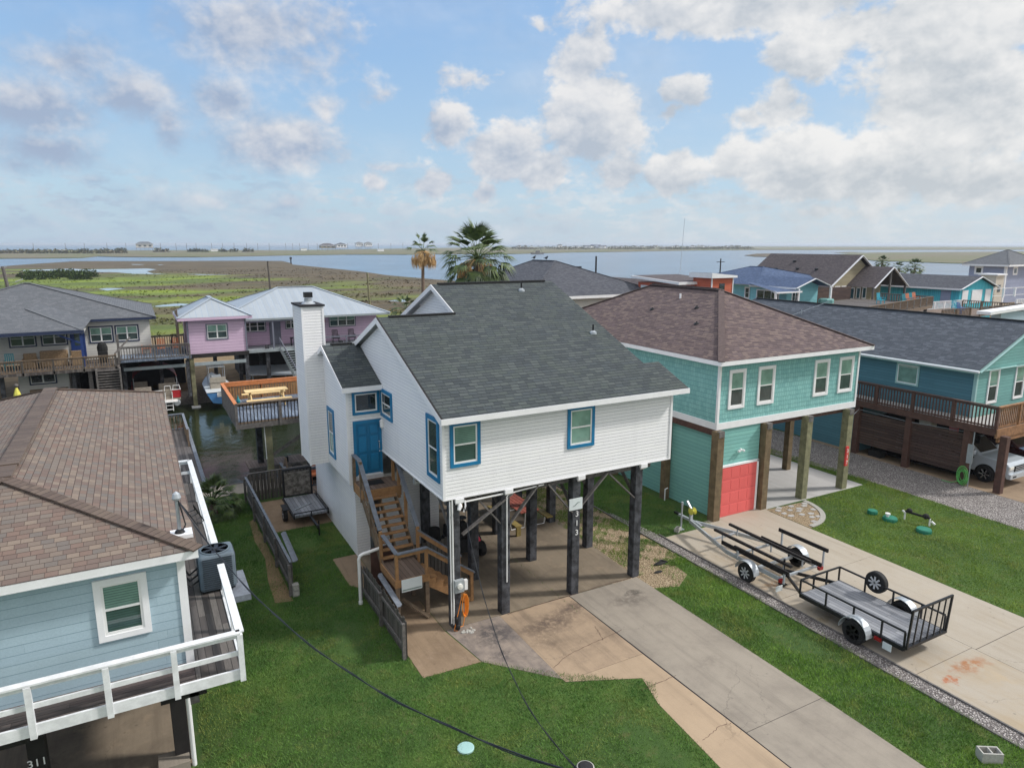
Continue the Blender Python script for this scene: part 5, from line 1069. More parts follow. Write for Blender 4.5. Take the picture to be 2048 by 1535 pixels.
# service wires
def wire(name, label, pts, r, m, seg=16):
    P = [Vector(p) for p in pts]; out = []
    for i in range(seg + 1):
        u = i / seg; out.append(P[0] * (1 - u) ** 2 + P[1] * 2 * u * (1 - u) + P[2] * u * u)
    k = MB(); k.tube(out, r, 6); o = thing(name, label, 'cable', out[0]); k.build('conductor', m, o)
    tw = []
    for i in range(seg * 4 + 1):
        u = i / (seg * 4); c = P[0] * (1 - u) ** 2 + P[1] * 2 * u * (1 - u) + P[2] * u * u; a = u * 34; tw.append(c + V3(cos(a) * r * 1.5, sin(a) * r, sin(a) * r * 1.5))
    MB().tube(tw, r * .7, 5).build('strand', 'wire_silver' if r > .011 else m, o)
wire('service_cable', 'thick twisted service cable running from the pale blue house mast down across the lawn', [(.36, 14.1, 6.15), (1.73, 8.8, 4.6), (3.1, 3.5, 6.9)], .0085, 'wire_black')
wire('service_cable', 'thin black service cable running from the white house corner pile over the driveway', [(7.6, 16.86, 3.72), (5.4, 10.2, 1.75), (3.15, 3.5, 6.6)], .0075, 'wire_black', 20)
# ================================================================ BOAT TRAILER (tongue to +Y)
Tn = thing('boat_trailer', 'empty galvanised boat trailer with black carpeted bunks on the concrete drive', 'trailer', (18.2, 16.0, 0))
fz = .5
k = MB()
for sx, pts in ((0, [(17.28, 13.95), (17.28, 16.2), (18.08, 18.9)]), (1, [(19.15, 13.95), (19.15, 16.2), (18.18, 18.7)])):
    for a, b in zip(pts, pts[1:]): k.beam((a[0], a[1], fz), (b[0], b[1], fz), .06, .13)
k.beam((18.12, 18.4, fz + .02), (18.12, 19.6, fz + .02), .09, .09)
for y in (13.97, 15.9, 17.2): 
    xx = 0 if y < 16.3 else (y - 16.2) * .33
    k.beam((17.26 + xx, y, fz), (19.17 - xx, y, fz), .07, .07)
k.beam((17.28, 15.0, fz - .12), (19.15, 15.0, fz - .12), .08, .08)
k.build('frame', 'galv', Tn)
for (x, y0, y1, z) in ((17.78, 13.9, 17.3, .80), (18.62, 13.85, 17.4, .80)):
    b_ = MB().box(x - .045, x + .045, y0, y1, z - .03, z + .05).build('bunk', 'carpet', Tn); q = MB()
    for y in (y0 + .3, y0 + 1.6, y1 - .4): q.box(x - .02, x + .02, y - .02, y + .02, fz, z - .03)
    q.build('bracket', 'galv', b_)
b_ = MB().box(17.42, 17.47, 13.7, 16.6, .60, .74).build('side_bunk', 'carpet', Tn)
b_ = MB().box(18.95, 19.0, 13.7, 16.2, .60, .74).build('side_bunk', 'carpet', Tn)
for x, sgn, y0, y1, z in ((19.32, 1, 13.75, 15.75, 1.08), (17.22, -1, 13.55, 15.8, .86)):
    g_ = MB().box(x - .03, x + .03, y0, y1, z - .06, z + .06).build('guide_board', 'carpet', Tn); q = MB()
    for y in (y0 + .15, y1 - .15): q.box(x - .025, x + .025, y - .025, y + .025, fz - .05, z - .06); pass
    q.each('guide_post', 'galv', g_)
for x, o in ((17.0, -1), (19.42, 1)):
    wheel(Tn, (x, 15.0, .33), .33, .2, 'x', 'silver_rim', 8, o)
    fd = MB(); a = arc((x, 15.0, .33), .42, rad(5), rad(175), 12); 
    for p, q in zip(a, a[1:]): fd.beam(p, q, .26, .015, up=(0, 0, 1) if abs(p[2] - q[2]) < .05 else (0, 1, 0))
    fo = MB(); n0 = len(fo.v)
    aa = [(y, z) for _, y, z in a]; b2 = [(15.0 + (y - 15.0) * .965, .33 + (z - .33) * .965) for y, z in aa]
    for i in range(len(aa) - 1): fo.extr([(x - .13, aa[i][0], aa[i][1]), (x - .13, aa[i + 1][0], aa[i + 1][1]), (x - .13, b2[i + 1][0], b2[i + 1][1]), (x - .13, b2[i][0], b2[i][1])], (.26, 0, 0))
    fo.build('fender', 'galv', Tn)
k = MB(); k.box(18.06, 18.18, 18.85, 18.93, fz, 1.0); k.beam((18.12, 18.9, .55), (18.12, 18.3, .5), .06, .06); k.beam((18.12, 18.88, .95), (18.12, 19.15, 1.22), .07, .07); W_ = k.build('winch_post', 'galv', Tn)
k = MB(); k.lathe((18.1, 18.8, .93), [(.05, -.1), (.14, -.09), (.05, -.05), (.05, .05), (.14, .09), (.05, .1)], 18, 'x'); k.build('winch_spool', 'yellow_tarp', W_)
k = MB(); k.tube([(18.02, 19.3, .0), (18.02, 19.3, 1.0)], .035, 10); k.tube([(18.02, 19.3, 1.0), (18.02, 19.3, 1.15)], .045, 10); k.box(17.92, 18.12, 19.2, 19.42, .0, .03); k.build('jack', 'galv', Tn)
k = MB(); k.beam((18.12, 19.55, .54), (18.12, 19.8, .54), .1, .08); k.build('coupler', 'black_steel', Tn)
k = MB(); k.box(17.2, 17.38, 13.80, 13.90, .42, .52); k.box(19.05, 19.23, 13.80, 13.90, .42, .52); k.build('tail_light', 'tail_red', Tn)
k = MB(); k.box(17.0, 17.28, 13.78, 13.80, .18, .36); k.build('licence_plate', 'sign_white', Tn)
cinder('cinder block under the boat trailer jack at the edge of the drive', 17.8, 19.25, rad(30), .18, .34, .14)
# ================================================================ UTILITY TRAILER
U = thing('utility_trailer', 'black rail utility trailer with grey plank bed and raised mesh ramp gate', 'trailer', (18.0, 11.2, 0))
x0, x1, y0, y1 = 17.05, 18.85, 9.65, 12.95; zb = .52
MB().box(x0 + .04, x1 - .04, y0 + .02, y1 - .04, zb - .03, zb + .02).build('plank_bed', 'trailer_planks', U)
k = MB()
for x in (x0, x1): k.beam((x, y0, zb - .05), (x, y1, zb - .05), .05, .12)
for y in (y0, y1, 10.6, 11.5): k.beam((x0, y, zb - .06), (x1, y, zb - .06), .05, .08)
k.beam((x0 + .1, y1, zb - .08), (17.95, 14.35, zb - .05), .05, .1); k.beam((x1 - .1, y1, zb - .08), (17.95, 14.35, zb - .05), .05, .1); k.build('frame', 'black_steel', U)
k = MB(); zt = .97
for x in (x0, x1): k.beam((x, y0, zt), (x, y1, zt), .045, .045)
k.beam((x0, y1, zt), (x1, y1, zt), .045, .045); rl = k.build('rails', 'black_steel', U); k = MB()
for y in (y0, 10.3, 11.15, 12.05, y1):
    for x in (x0, x1): k.box(x - .022, x + .022, y - .022, y + .022, zb, zt - .02)
for x in (17.65, 18.25): k.box(x - .022, x + .022, y1 - .022, y1 + .022, zb, zt - .02)
k.each('upright', 'black_steel', rl)
k = MB(); yr = y0 - .06
for x in (x0 + .02, x1 - .02): k.beam((x, yr, .50), (x, yr - .06, 1.62), .05, .05)
k.beam((x0, yr - .06, 1.62), (x1, yr - .06, 1.62), .05, .05); k.beam((x0, yr, .52), (x1, yr, .52), .07, .07)
for i in range(1, 6):
    x = x0 + (x1 - x0) * i / 6; k.beam((x, yr, .5), (x, yr - .06, 1.6), .03, .03)
gt = k.build('ramp_gate', 'black_steel', U); k = MB()
for i in range(26): z = .56 + i * .04; k.beam((x0 + .03, yr - .01 - .06 * (z - .5) / 1.1, z), (x1 - .03, yr - .01 - .06 * (z - .5) / 1.1, z), .004, .004)
k.build('gate_mesh', 'black_steel', gt)
for x, o in ((16.88, -1), (19.04, 1)):
    wheel(U, (x, 10.95, .35), .35, .21, 'x', 'black_steel', 6, o)
    fo = MB(); a = arc((x, 10.95, .35), .44, rad(0), rad(180), 12); aa = [(y, z) for _, y, z in a]; b2 = [(10.95 + (y - 10.95) * .965, .35 + (z - .35) * .965) for y, z in aa]
    for i in range(len(aa) - 1): fo.extr([(x - .13, aa[i][0], aa[i][1]), (x - .13, aa[i + 1][0], aa[i + 1][1]), (x - .13, b2[i + 1][0], b2[i + 1][1]), (x - .13, b2[i][0], b2[i][1])], (.26, 0, 0))
    fo.build('fender', 'galv', U)
wheel(U, (18.93, 11.75, .98), .33, .2, 'x', 'silver_rim', 8, -1, .62, 1.2)['label'] = 'spare wheel mounted on the far rail'
k = MB(); k.beam((17.95, 14.25, .48), (17.95, 14.7, .48), .09, .08); k.tube([(17.8, 14.2, .1), (17.8, 14.2, .95)], .035, 8); k.box(17.7, 17.9, 14.1, 14.3, .05, .1); k.build('coupler', 'black_steel', U)
k = MB(); k.box(17.0, 17.02, 9.95, 10.2, .22, .42); k.build('licence_plate', 'sign_white', U)
k = MB(); k.box(16.98, 17.05, 10.25, 10.45, .36, .45); k.build('side_marker', 'tail_red', U)
# ================================================================ SMALL FLATBED BY THE FENCE
Q = thing('flatbed_trailer', 'small old flatbed trailer with a plywood tailgate standing between fence and white house', 'trailer', (5.3, 27.6, 0))
MB().box(4.72, 5.98, 26.65, 28.9, .42, .50).build('plank_bed', 'trailer_planks', Q)
k = MB(); k.beam((4.68, 26.6, .45), (4.68, 29.0, .45), .05, .1); k.beam((6.02, 26.6, .45), (6.02, 29.0, .45), .05, .1); k.beam((4.68, 26.6, .62), (6.02, 26.6, .62), .035, .035); k.beam((6.02, 26.6, .62), (6.02, 29, .62), .03, .03)
for x in (4.68, 5.35, 6.02): k.box(x - .02, x + .02, 26.58, 26.62, .4, .62)
k.beam((5.3, 26.6, .4), (5.32, 25.3, .4), .07, .09); k.tube([(5.38, 25.5, .02), (5.38, 25.5, .62)], .03, 8); k.ell((5.33, 25.4, .46), .06, .06, .05); k.build('frame', 'black_steel', Q)
MB().box(4.8, 5.85, 28.98, 29.02, .55, 1.55).build('tailgate_board', 'plywood', Q)
k = MB(); k.box(4.72, 4.78, 28.95, 29.05, .45, 1.72); k.box(5.87, 5.93, 28.95, 29.05, .45, 1.72); k.box(4.78, 5.87, 28.95, 29.05, 1.66, 1.72); k.box(4.78, 5.87, 28.95, 29.0, .5, .56); k.build('tailgate_frame', 'black_steel', Q)
for x, o in ((4.5, -1), (6.2, 1)):
    if o < 0: wheel(Q, (x, 27.6, .27), .27, .16, 'x', 'silver_rim', 5, o)
    if o < 0: MB().box(x - .1, x + .1, 27.25, 27.95, .56, .59).build('fender', 'black_steel', Q)
tag(MB().beam((4.85, 27.3, .525), (5.6, 27.75, .525), .04, .03).build('aluminium_bar', 'galv'), 'bright metal bar lying across the small flatbed trailer', 'bar')
# ---------------------------------------------------------------- lawn things
def lid(label, x, y, r, h, knob=False):
    o = thing('septic_lid', label, 'lid', (x, y, 0)); k = MB(); k.lathe((x, y, 0), [(r, -.02), (r, h * .7), (r * .93, h), (0.0, h * 1.08)], 26); k.build('cover', 'lid_green', o)
    q = MB()
    for i in range(16):
        t = 2 * pi * i / 16; q.beam((x + r * .99 * cos(t), y + r * .99 * sin(t), .0), (x + r * .99 * cos(t), y + r * .99 * sin(t), h * .72), .02, .02)
    q.build('ribs', 'lid_green', o)
    if knob: q = MB(); q.lathe((x - .05, y + .08, h), [(.06, -.02), (.06, .1), (.1, .1), (.1, .15), (0, .16)], 14); q.build('vent_cap', 'pvc', o)
lid('smallest green septic lid, nearest the flagstone patch', 26.15, 16.75, .19, .16)
lid('green septic lid with a pale cap standing on it', 26.1, 15.95, .27, .15, True)
lid('plain green septic lid farthest out on the lawn', 26.17, 14.6, .27, .15)
bf = thing('backflow_valve', 'black and white backflow pipe standing on the lawn by the green lids', 'valve', (26.85, 15.3, 0))
k = MB(); k.tube([(26.75, 15.75, 0), (26.75, 15.75, .36)], .035, 8); k.tube([(26.95, 14.85, 0), (26.95, 14.85, .3)], .035, 8); k.build('riser', 'pvc', bf)
k = MB(); k.tube([(26.75, 15.75, .36), (26.95, 14.85, .32)], .05, 8); k.ell((26.78, 15.6, .42), .11, .11, .1); k.ell((26.92, 15.0, .36), .12, .13, .11); k.build('valve_body', 'black_matte', bf)
k = MB(); k.tube([(26.70, 15.72, .3), (26.62, 15.78, .4)], .04, 8); k.tube([(26.98, 14.8, .2), (27.05, 14.7, .1)], .045, 8); k.build('pipe_wrap', 'pvc', bf)
cv_ = MB(); cv_.lathe((7.5, 10.55, 0), [(.16, -.05), (.16, .10), (.12, .12), (0, .13)], 22); co_ = cv_.build('access_cover', 'dark_void'); tag(co_, 'round dark valve cover in a pale collar at the bottom edge of the lawn', 'cover')
MB().lathe((7.5, 10.55, 0), [(.19, -.03), (.19, .085), (.165, .095), (.165, 0)], 22).build('collar', 'cinder', co_)
tag(MB().lathe((5.52, 12.35, 0), [(.19, -.03), (.19, .035), (.17, .045), (0, .05)], 24).build('access_cover', M['sage_trim']), 'pale aqua round cover sunk in the front lawn under the thick cable', 'cover')
k = MB(); k.ell((15.35, 17.35, .03), .28, .09, .05, 10, 5, .3); k.ell((14.85, 16.9, .02), .16, .07, .03, 8, 5, .3); k.tube([(15.1, 17.3, .04), (15.4, 17.4, .12), (15.6, 17.3, .04)], .03, 6)
tag(k.build('torn_tarp', 'black_matte'), 'crumpled scrap of black plastic on the weedy gravel verge', 'scrap')
# ================================================================ VEHICLES
def vehicle(name, label, cat, x, y, L, Wd, prof, paint, wheels, R, glass, details, rimm='silver_rim'):
    """front points to -Y. prof = list of (t from front, z) side outline; glass = windscreen / side pane quads"""
    o = thing(name, label, cat, (x, y + L / 2, 0)); hw = Wd / 2
    k = MB(); n = len(prof); vs = []
    for s_ in (-1, 1):
        for t, z in prof:
            tum = hw - max(0, z - 1.05) * .30
            vs.append((x + s_ * tum, y + t, z))
    k.add(vs, [tuple(range(n)), tuple(range(n, 2 * n))[::-1]] + [(i, (i + 1) % n, n + (i + 1) % n, n + i) for i in range(n)])
    k.build('body', paint, o, bevel=.05)
    for nm, qs, m_ in glass:
        for q in qs: MB().sheet([(x + a, y + b, c) for a, b, c in q]).build(nm, m_, o, recalc=False)
    for wy in wheels:
        for s_ in (-1, 1):
            wheel(o, (x + s_ * (hw - .06), y + wy, R), R, .26, 'x', rimm, 6, s_, .66, 1.5)
            fl_ = MB(); aa = arc((x, y + wy, R), R + .07, rad(-8), rad(188), 14); bb = arc((x, y + wy, R), R - .02, rad(-8), rad(188), 14)
            xx = x + s_ * (hw + .012)
            for i in range(14): fl_.add([(xx, *aa[i][1:]), (xx, *aa[i + 1][1:]), (xx, *bb[i + 1][1:]), (xx, *bb[i][1:])], [(0, 1, 2, 3)])
            fl_.build('wheel_arch', 'black_matte', o, recalc=False)
    for nm, bx, m_ in details:
        k = MB()
        for b in bx: k.box(x + b[0], x + b[1], y + b[2], y + b[3], b[4], b[5])
        k.build(nm, m_, o, bevel=.012)
    return o
tp = [(.05, .45), (0, .62), (.02, 1.0), (.16, 1.14), (1.35, 1.24), (2.05, 1.82), (3.35, 1.84), (3.75, 1.35), (3.8, 1.3), (5.45, 1.3), (5.5, .55), (5.3, .42)]
hw = .93
def tw_(z): return hw - max(0, z - 1.05) * .30 + .006
vehicle('pickup_truck', 'white pickup truck parked nose out under the brown deck', 'pickup', 35.35, 15.75, 5.5, 1.86, tp, 'car_white', (1.0, 4.3), .40,
        [('windscreen', [[(-.72, 1.40, 1.31), (.72, 1.40, 1.31), (.66, 2.0, 1.80), (-.66, 2.0, 1.80)]], 'car_glass'),
         ('side_window', [[(-tw_(1.28), 1.55, 1.28), (-tw_(1.74), 2.12, 1.74), (-tw_(1.74), 2.7, 1.74), (-tw_(1.28), 2.7, 1.28)], [(-tw_(1.28), 2.78, 1.28), (-tw_(1.74), 2.78, 1.74), (-tw_(1.74), 3.3, 1.74), (-tw_(1.28), 3.55, 1.28)]], 'car_glass')],
        [('grille', [(-.5, .5, -.03, .04, .72, .98)], 'black_matte'), ('grille_bars', [(-.47, .47, -.045, -.028, .76, .79), (-.47, .47, -.045, -.028, .84, .87), (-.47, .47, -.045, -.028, .92, .95)], 'chrome'),
         ('headlight', [(-.90, -.56, -.02, .12, .84, .98)], 'lamp_glass'), ('headlight', [(.56, .90, -.02, .12, .84, .98)], 'lamp_glass'),
         ('bumper', [(-.94, .94, -.10, .08, .42, .66)], 'car_white'), ('bumper_vent', [(-.75, -.45, -.11, -.09, .48, .56), (.45, .75, -.11, -.09, .48, .56)], 'black_matte'),
         ('mirror', [(-1.12, -.93, 1.5, 1.6, 1.22, 1.42)], 'car_white'), ('mirror', [(.93, 1.12, 1.5, 1.6, 1.22, 1.42)], 'car_white'), ('fender_vent', [(-.945, -.93, 1.55, 1.85, 1.02, 1.09)], 'black_matte'),
         ('door_handle', [(-.945, -.93, 2.45, 2.62, 1.08, 1.12)], 'chrome')], 'chrome')
cp_ = [(.1, .3), (0, .55), (.05, .85), (.9, 1.0), (1.6, 1.5), (3.4, 1.55), (4.2, 1.1), (4.3, .5), (4.2, .3)]
vehicle('parked_suv', 'dark red car with a roof rack parked behind the white pickup truck', 'car', 39.0, 16.3, 4.3, 1.75, cp_, 'car_dark', (.8, 3.4), .33,
        [('windscreen', [[(-.68, 1.0, 1.07), (.68, 1.0, 1.07), (.6, 1.55, 1.48), (-.6, 1.55, 1.48)]], 'car_glass')],
        [('roof_rack', [(-.6, -.55, 1.7, 3.2, 1.58, 1.62), (.55, .6, 1.7, 3.2, 1.58, 1.62), (-.6, .6, 2.0, 2.05, 1.62, 1.65), (-.6, .6, 2.9, 2.95, 1.62, 1.65)], 'galv'), ('headlight', [(-.8, -.5, -.0, .1, .65, .8)], 'lamp_glass'), ('grille', [(-.4, .4, -.02, .03, .5, .75)], 'black_matte')])
# ================================================================ PALMS
def frond(mb, base, azim, elev, plen, R_, droop, seg=18, spread=150, tilt=0, wid=.05):
    """fan palm frond: curved petiole then narrow folded blades radiating from its end"""
    d = Vector((cos(azim) * cos(elev), sin(azim) * cos(elev), sin(elev))); side = Vector((-sin(azim), cos(azim), 0)); up = side.cross(d) * -1
    p = [Vector(base)]
    for i in range(1, 5): p.append(p[0] + d * plen * i / 4 + V3(0, 0, -droop * .25 * (i / 4) ** 2 * plen))
    mb.tube(p, [.02, .017, .014, .012, .010], 4); c = p[-1]; d = (p[-1] - p[-2]).normalized(); up = side.cross(d); up = up if up.z > 0 else -up
    for i in range(seg):
        a = rad(-spread / 2 + spread * i / (seg - 1)); rr_ = R_ * (1 - .25 * abs(a) / rad(90)) * random.uniform(.88, 1.06)
        dd = (d * cos(a) + side * sin(a)).normalized(); m1 = c + dd * rr_ * .55 + up * (.06 * R_) + V3(0, 0, -droop * .10 * rr_); e = c + dd * rr_ + V3(random.uniform(-.04, .04), random.uniform(-.04, .04), -droop * rr_ * random.uniform(.45, .75))
        s2 = dd.cross(up).normalized() * wid * (1 if R_ > .5 else .7)
        mb.add([c, m1 + s2, e, m1 - s2, m1 + up * .02], [(0, 1, 4), (0, 4, 3), (1, 2, 4), (4, 2, 3)])
def palm(name, label, x, y, zc, scale, ngreen, ndead, trunk=.16, seed=1, z0=0, dead_len=1.0, lowf=-.55, top=pi / 2 * .95, extra=None):
    random.seed(seed); o = thing(name, label, 'palm', (x, y, z0)); k = MB()
    P_ = [(x + .05 * sin(i * .9), y + .04 * cos(i), z0 + (zc - z0) * i / 8) for i in range(9)]; k.tube(P_, [trunk * (1.25 - .35 * i / 8) for i in range(9)], 12); k.build('trunk', 'palm_trunk', o)
    g_ = MB(); ga = pi * (3 - sqrt(5))
    for i in range(ngreen):
        f = (i + .5) / ngreen; elv = top - (top - lowf) * f ** .85; azm = i * ga + random.uniform(-.25, .25)
        frond(g_, (x, y, zc + .1 * scale), azm, elv, 1.0 * scale * random.uniform(.8, 1.15), .8 * scale * random.uniform(.85, 1.1), .2 + .7 * f, spread=95 + 60 * f, wid=(.026 + .012 * f) * scale)
    g_.build('crown', 'leaf_palm', o, recalc=False)
    if ndead:
        d_ = MB()
        for i in range(ndead):
            azm = random.uniform(0, 2 * pi); r0 = random.uniform(.15, .95) * scale * dead_len; zz = zc - random.uniform(.0, .5) * scale
            c = V3(x + cos(azm) * r0, y + sin(azm) * r0, zz); d_.tube([(x, y, zc), tuple((V3(x, y, zc) + c) / 2 + V3(0, 0, .12 * scale)), tuple(c)], [.02, .015, .01], 4)
            for j in range(15):
                L = random.uniform(.5, 1.05) * scale * dead_len; e = c + V3(random.uniform(-.16, .16), random.uniform(-.16, .16), 0) * scale + V3(0, 0, -L); m_ = (c + e) / 2 + V3(random.uniform(-.1, .1), random.uniform(-.1, .1), 0) * scale
                s_ = V3(random.uniform(-1, 1), random.uniform(-1, 1), 0).normalized() * .022 * scale; d_.add([c, m_ + s_, e, m_ - s_], [(0, 1, 2, 3)])
        d_.build('dead_fronds', 'leaf_dead', o, recalc=False)
    if extra:
        e_ = MB()
        for i in range(extra):
            azm = random.uniform(0, 2 * pi); e1 = random.uniform(.1, .9); L = random.uniform(1.5, 2.3) * scale
            pts = [V3(x, y, zc + .2) + V3(cos(azm) * L * u, sin(azm) * L * u, sin(e1) * L * u - 1.1 * L * u * u * (1 - .4 * e1)) for u in (0, .25, .5, .75, 1)]
            e_.tube(pts, [.016, .014, .011, .008, .004], 4)
        e_.build('flower_stalks', 'leaf_palm', o, recalc=False)
    return o
palm('fan_palm', 'big fan palm with green crown and hanging tan dead fronds behind the white house ridge', 15.55, 32.4, 10.15, 1.2, 52, 46, .22, 4, 0, 1.0, -.75, extra=20)
palm('fan_palm', 'slender fan palm mostly dead and tan, left of the big palm', 23.3, 60.0, 10.3, 1.05, 12, 60, .15, 6, 0, 1.15, .25)
palm('young_palm', 'small green palm peeping over the white house roof in front of the marsh', 21.9, 61.0, 5.0, .95, 22, 2, .14, 7, 0, .5, -.3)
palm('fan_palm', 'round green palm standing against the bay, left of the pair by the dark roof', 107.8, 72, 8.0, .75, 34, 0, .2, 8, 0, 1, -.5)
palm('fan_palm', 'right hand palm of the pair behind the turquoise house roof', 118.3, 73, 7.0, 1.1, 30, 0, .2, 9, 0, 1, -.4)
palm('fan_palm', 'left hand lower palm of the pair behind the turquoise house roof', 113.9, 73, 6.8, .85, 26, 0, .2, 10, 0, 1, -.4)
palm('sago_bush', 'dark spiky bush between the weathered side deck and the canal walk', 2.0, 29.6, .5, .75, 40, 0, .12, 12, 0, 1, -.35)
def shrub(name, label, pts, leaf, mat, kind=None, cat='shrub', n=260):
    k = MB()
    for (x, y, z, r, h) in pts:
        for i in range(n):
            u = random.gauss(0, 1), random.gauss(0, 1), abs(random.gauss(0, .8)); L = sqrt(sum(a * a for a in u)) + 1e-6; rr_ = random.uniform(.55, 1.0)
            c = V3(x + u[0] / L * r * rr_, y + u[1] / L * r * rr_, z + u[2] / L * h * rr_); a = Vector((random.uniform(-1, 1), random.uniform(-1, 1), random.uniform(-.3, 1))).normalized(); b = a.cross(V3(.3, .5, .8)).normalized()
            s_ = leaf * random.uniform(.6, 1.3); k.add([c - a * s_, c + b * s_ * .6, c + a * s_, c - b * s_ * .6], [(0, 1, 2, 3)])
    return tag(k.build(name, mat, recalc=False), label, cat, kind=kind)
random.seed(21)
bp = []
for px, py in [(52 + i * 7.5, 0) for i in range(18)]:
    gx, gy = zp(px, 557 + random.uniform(-5, 4) - (2.5 if 70 < px < 160 else 0), -.45); bp.append((gx, gy, -.5, random.uniform(2.4, 3.6), random.uniform(1.8, 3.2)))
shrub('marsh_shrubs', 'clump of dark green shrubs out on the marsh at the left', bp, .34, 'leaf_bush', 'stuff', 'shrubs', 420)
bp = []
for i in range(46): px = random.uniform(-20, 240); gx, gy = zp(px, random.uniform(503.5, 507), -.4); bp.append((gx, gy, -.5, 14, random.uniform(2.5, 5.5)))
for px in (205, 208, 235, 240, 246, 318, 330, 394, 400, 407, 383, 468, 492, 497, 445): gx, gy = zp(px, 503.6, -.4); bp.append((gx, gy, -.5, random.uniform(5, 9), random.uniform(4, 7)))
for i in range(50): px = random.uniform(1030, 1500); gx, gy = zp(px, random.uniform(496.4, 498.5), -.4); bp.append((gx, gy, -.5, 22, random.uniform(3, 9)))
shrub('island_scrub', 'low dark scrub along the far barrier island', bp, 2.0, 'far_scrub', 'stuff', 'scrub', 60)
# ================================================================ CANAL DECK + DOCKS
D = thing('canal_deck', 'raised deck over the canal with orange and grey railings on tall posts', 'deck', (5.2, 34.5, 0))
MB().box(3.52, 9.2, 32.45, 37.8, 2.98, 3.06).build('deck_floor', 'deck_blue', D)
k = MB(); k.box(3.46, 9.2, 32.4, 32.45, 2.80, 3.05); k.box(3.46, 3.52, 32.4, 37.85, 2.80, 3.05); k.build('deck_rim', 'grey_wood', D)
railing(D, [(3.49, 32.42), (9.2, 32.42)], 3.0, 3.98, 'grey_wood', post=.12, bal=.04, gap=.15, pg=1.85, cap=.14, capm='mid_wood', balm='dark_void', pm='grey_wood')
railing(D, [(3.49, 32.42), (3.49, 37.8)], 3.0, 3.98, 'picket_grey', post=.1, bal=.09, gap=.14, pg=1.85, cap=.16, capm='orange_wood', balm='grey_wood')
railing(D, [(3.49, 37.8), (9.2, 37.8)], 3.0, 3.98, 'orange_wood', post=.1, bal=.10, gap=.13, pg=1.85, cap=.16, capm='orange_wood', balm='new_wood')
k = MB(); k.beam((3.49, 37.74, 3.88), (9.2, 37.74, 3.88), .04, .2); k.build('rail_board', 'orange_wood', D)
for (x, y, m_, z0) in ((4.85, 32.75, 'green_post', -.1), (4.9, 36.2, 'creosote', -2), (7.6, 32.75, 'green_post', -.1), (7.6, 37.2, 'creosote', -2)): MB().box(x - .14, x + .14, y - .14, y + .14, z0, 2.98).build('post', m_, D)
k = MB(); k.beam((4.95, 32.7, 1.3), (6.3, 32.7, 2.1), .05, .14); k.beam((4.9, 33.5, 2.95), (4.9, 35.9, 2.6), .05, .12); k.build('brace', 'grey_wood', D)
k = MB(); k.tube([(4.68, 32.6, 1.2), (4.66, 32.6, 2.9), (4.7, 32.9, 2.95)], .02, 6); k.build('conduit', 'pvc', D)
Y = thing('picnic_table', 'pale yellow picnic table standing on the raised canal deck', 'table', (5.3, 36.1, 3.06))
k = MB()
for i in range(4): k.box(4.35, 6.4, 35.72 + i * .18, 35.88 + i * .18, 3.76, 3.80)
k.build('tabletop', 'yellow_wood', Y)
for y in (35.15, 36.85): MB().box(4.3, 6.45, y - .13, y + .13, 3.46, 3.50).build('bench', 'yellow_wood', Y)
for x in (4.6, 6.15):
    for s_ in (-1, 1): MB().beam((x, 36.05 + s_ * .12, 3.76), (x, 36.05 + s_ * .75, 3.06), .05, .09).build('leg', 'yellow_wood', Y)
    MB().box(x - .03, x + .03, 35.1, 36.9, 3.38, 3.46).build('cross_bar', 'yellow_wood', Y)
k = MB(); k.lathe((4.1, 36.8, 3.06), [(.09, 0), (.1, .15), (.04, .3), (.02, .42)], 10); tag(k.build('beach_toys', 'adir_teal'), 'small teal and white thing in the far corner of the canal deck', 'toy')
L_ = thing('low_dock', 'low weathered dock along the canal in front of the raised deck posts', 'dock', (6.0, 35.9, -1))
MB().box(4.2, 11.2, 35.45, 36.75, -.1, -.02).build('dock_planks', 'deck_brown', L_)
k = MB(); k.box(4.2, 11.2, 35.40, 35.45, -.3, -.02); k.build('rim', 'grey_wood', L_)
for x in (4.35, 5.1, 6.2, 7.2): MB().box(x - .06, x + .06, 35.5, 35.62, -2, -.1).build('post', 'creosote', L_)
k = MB(); 
for x in (6.1,): k.box(x - .07, x + .07, 35.6, 35.74, -.02, .28)
k.build('cleat_post', 'creosote', L_)
tag(MB().tube([(4.35, 33.9, -1.3), (4.35, 33.9, .2)], .04, 8).build('mooring_pipe', 'pvc'), 'white pipe standing in the canal left of the raised deck post', 'pipe')
LD2 = thing('canal_landing', 'wood landing with grey railing and chair frame behind the board fence', 'deck', (6.4, 31.4, 0))
MB().box(5.3, 9, 30.9, 33.2, .02, .12).build('deck_floor', 'deck_brown', LD2)
railing(LD2, [(5.25, 30.85), (8.6, 30.85)], .1, 1.05, 'mid_wood', bal=None, pg=1.6, capm='rail_grey', post=.1)
railing(LD2, [(5.25, 30.85), (5.2, 32.2)], .1, 1.05, 'mid_wood', bal=None, pg=1.3, capm='rail_grey', post=.1)
k = MB(); k.beam((5.15, 32.2, .1), (5.3, 31.3, 1.5), .06, .1); k.beam((5.35, 30.9, .1), (5.3, 31.3, 1.5), .06, .1); k.beam((6.9, 32.2, .1), (7.1, 31.5, 1.3), .06, .1); k.build('brace_frame', 'mid_wood', LD2)
k = MB(); k.ell((5.9, 31.8, .9), .28, .2, .14, 12, 6); k.box(5.7, 6.2, 31.6, 32.0, .12, .82); k.box(6.4, 6.8, 31.7, 32.2, .12, .9); tag(k.build('dark_tub', 'black_matte', bevel=.03), 'black tub and cover stored on the canal landing', 'tub')
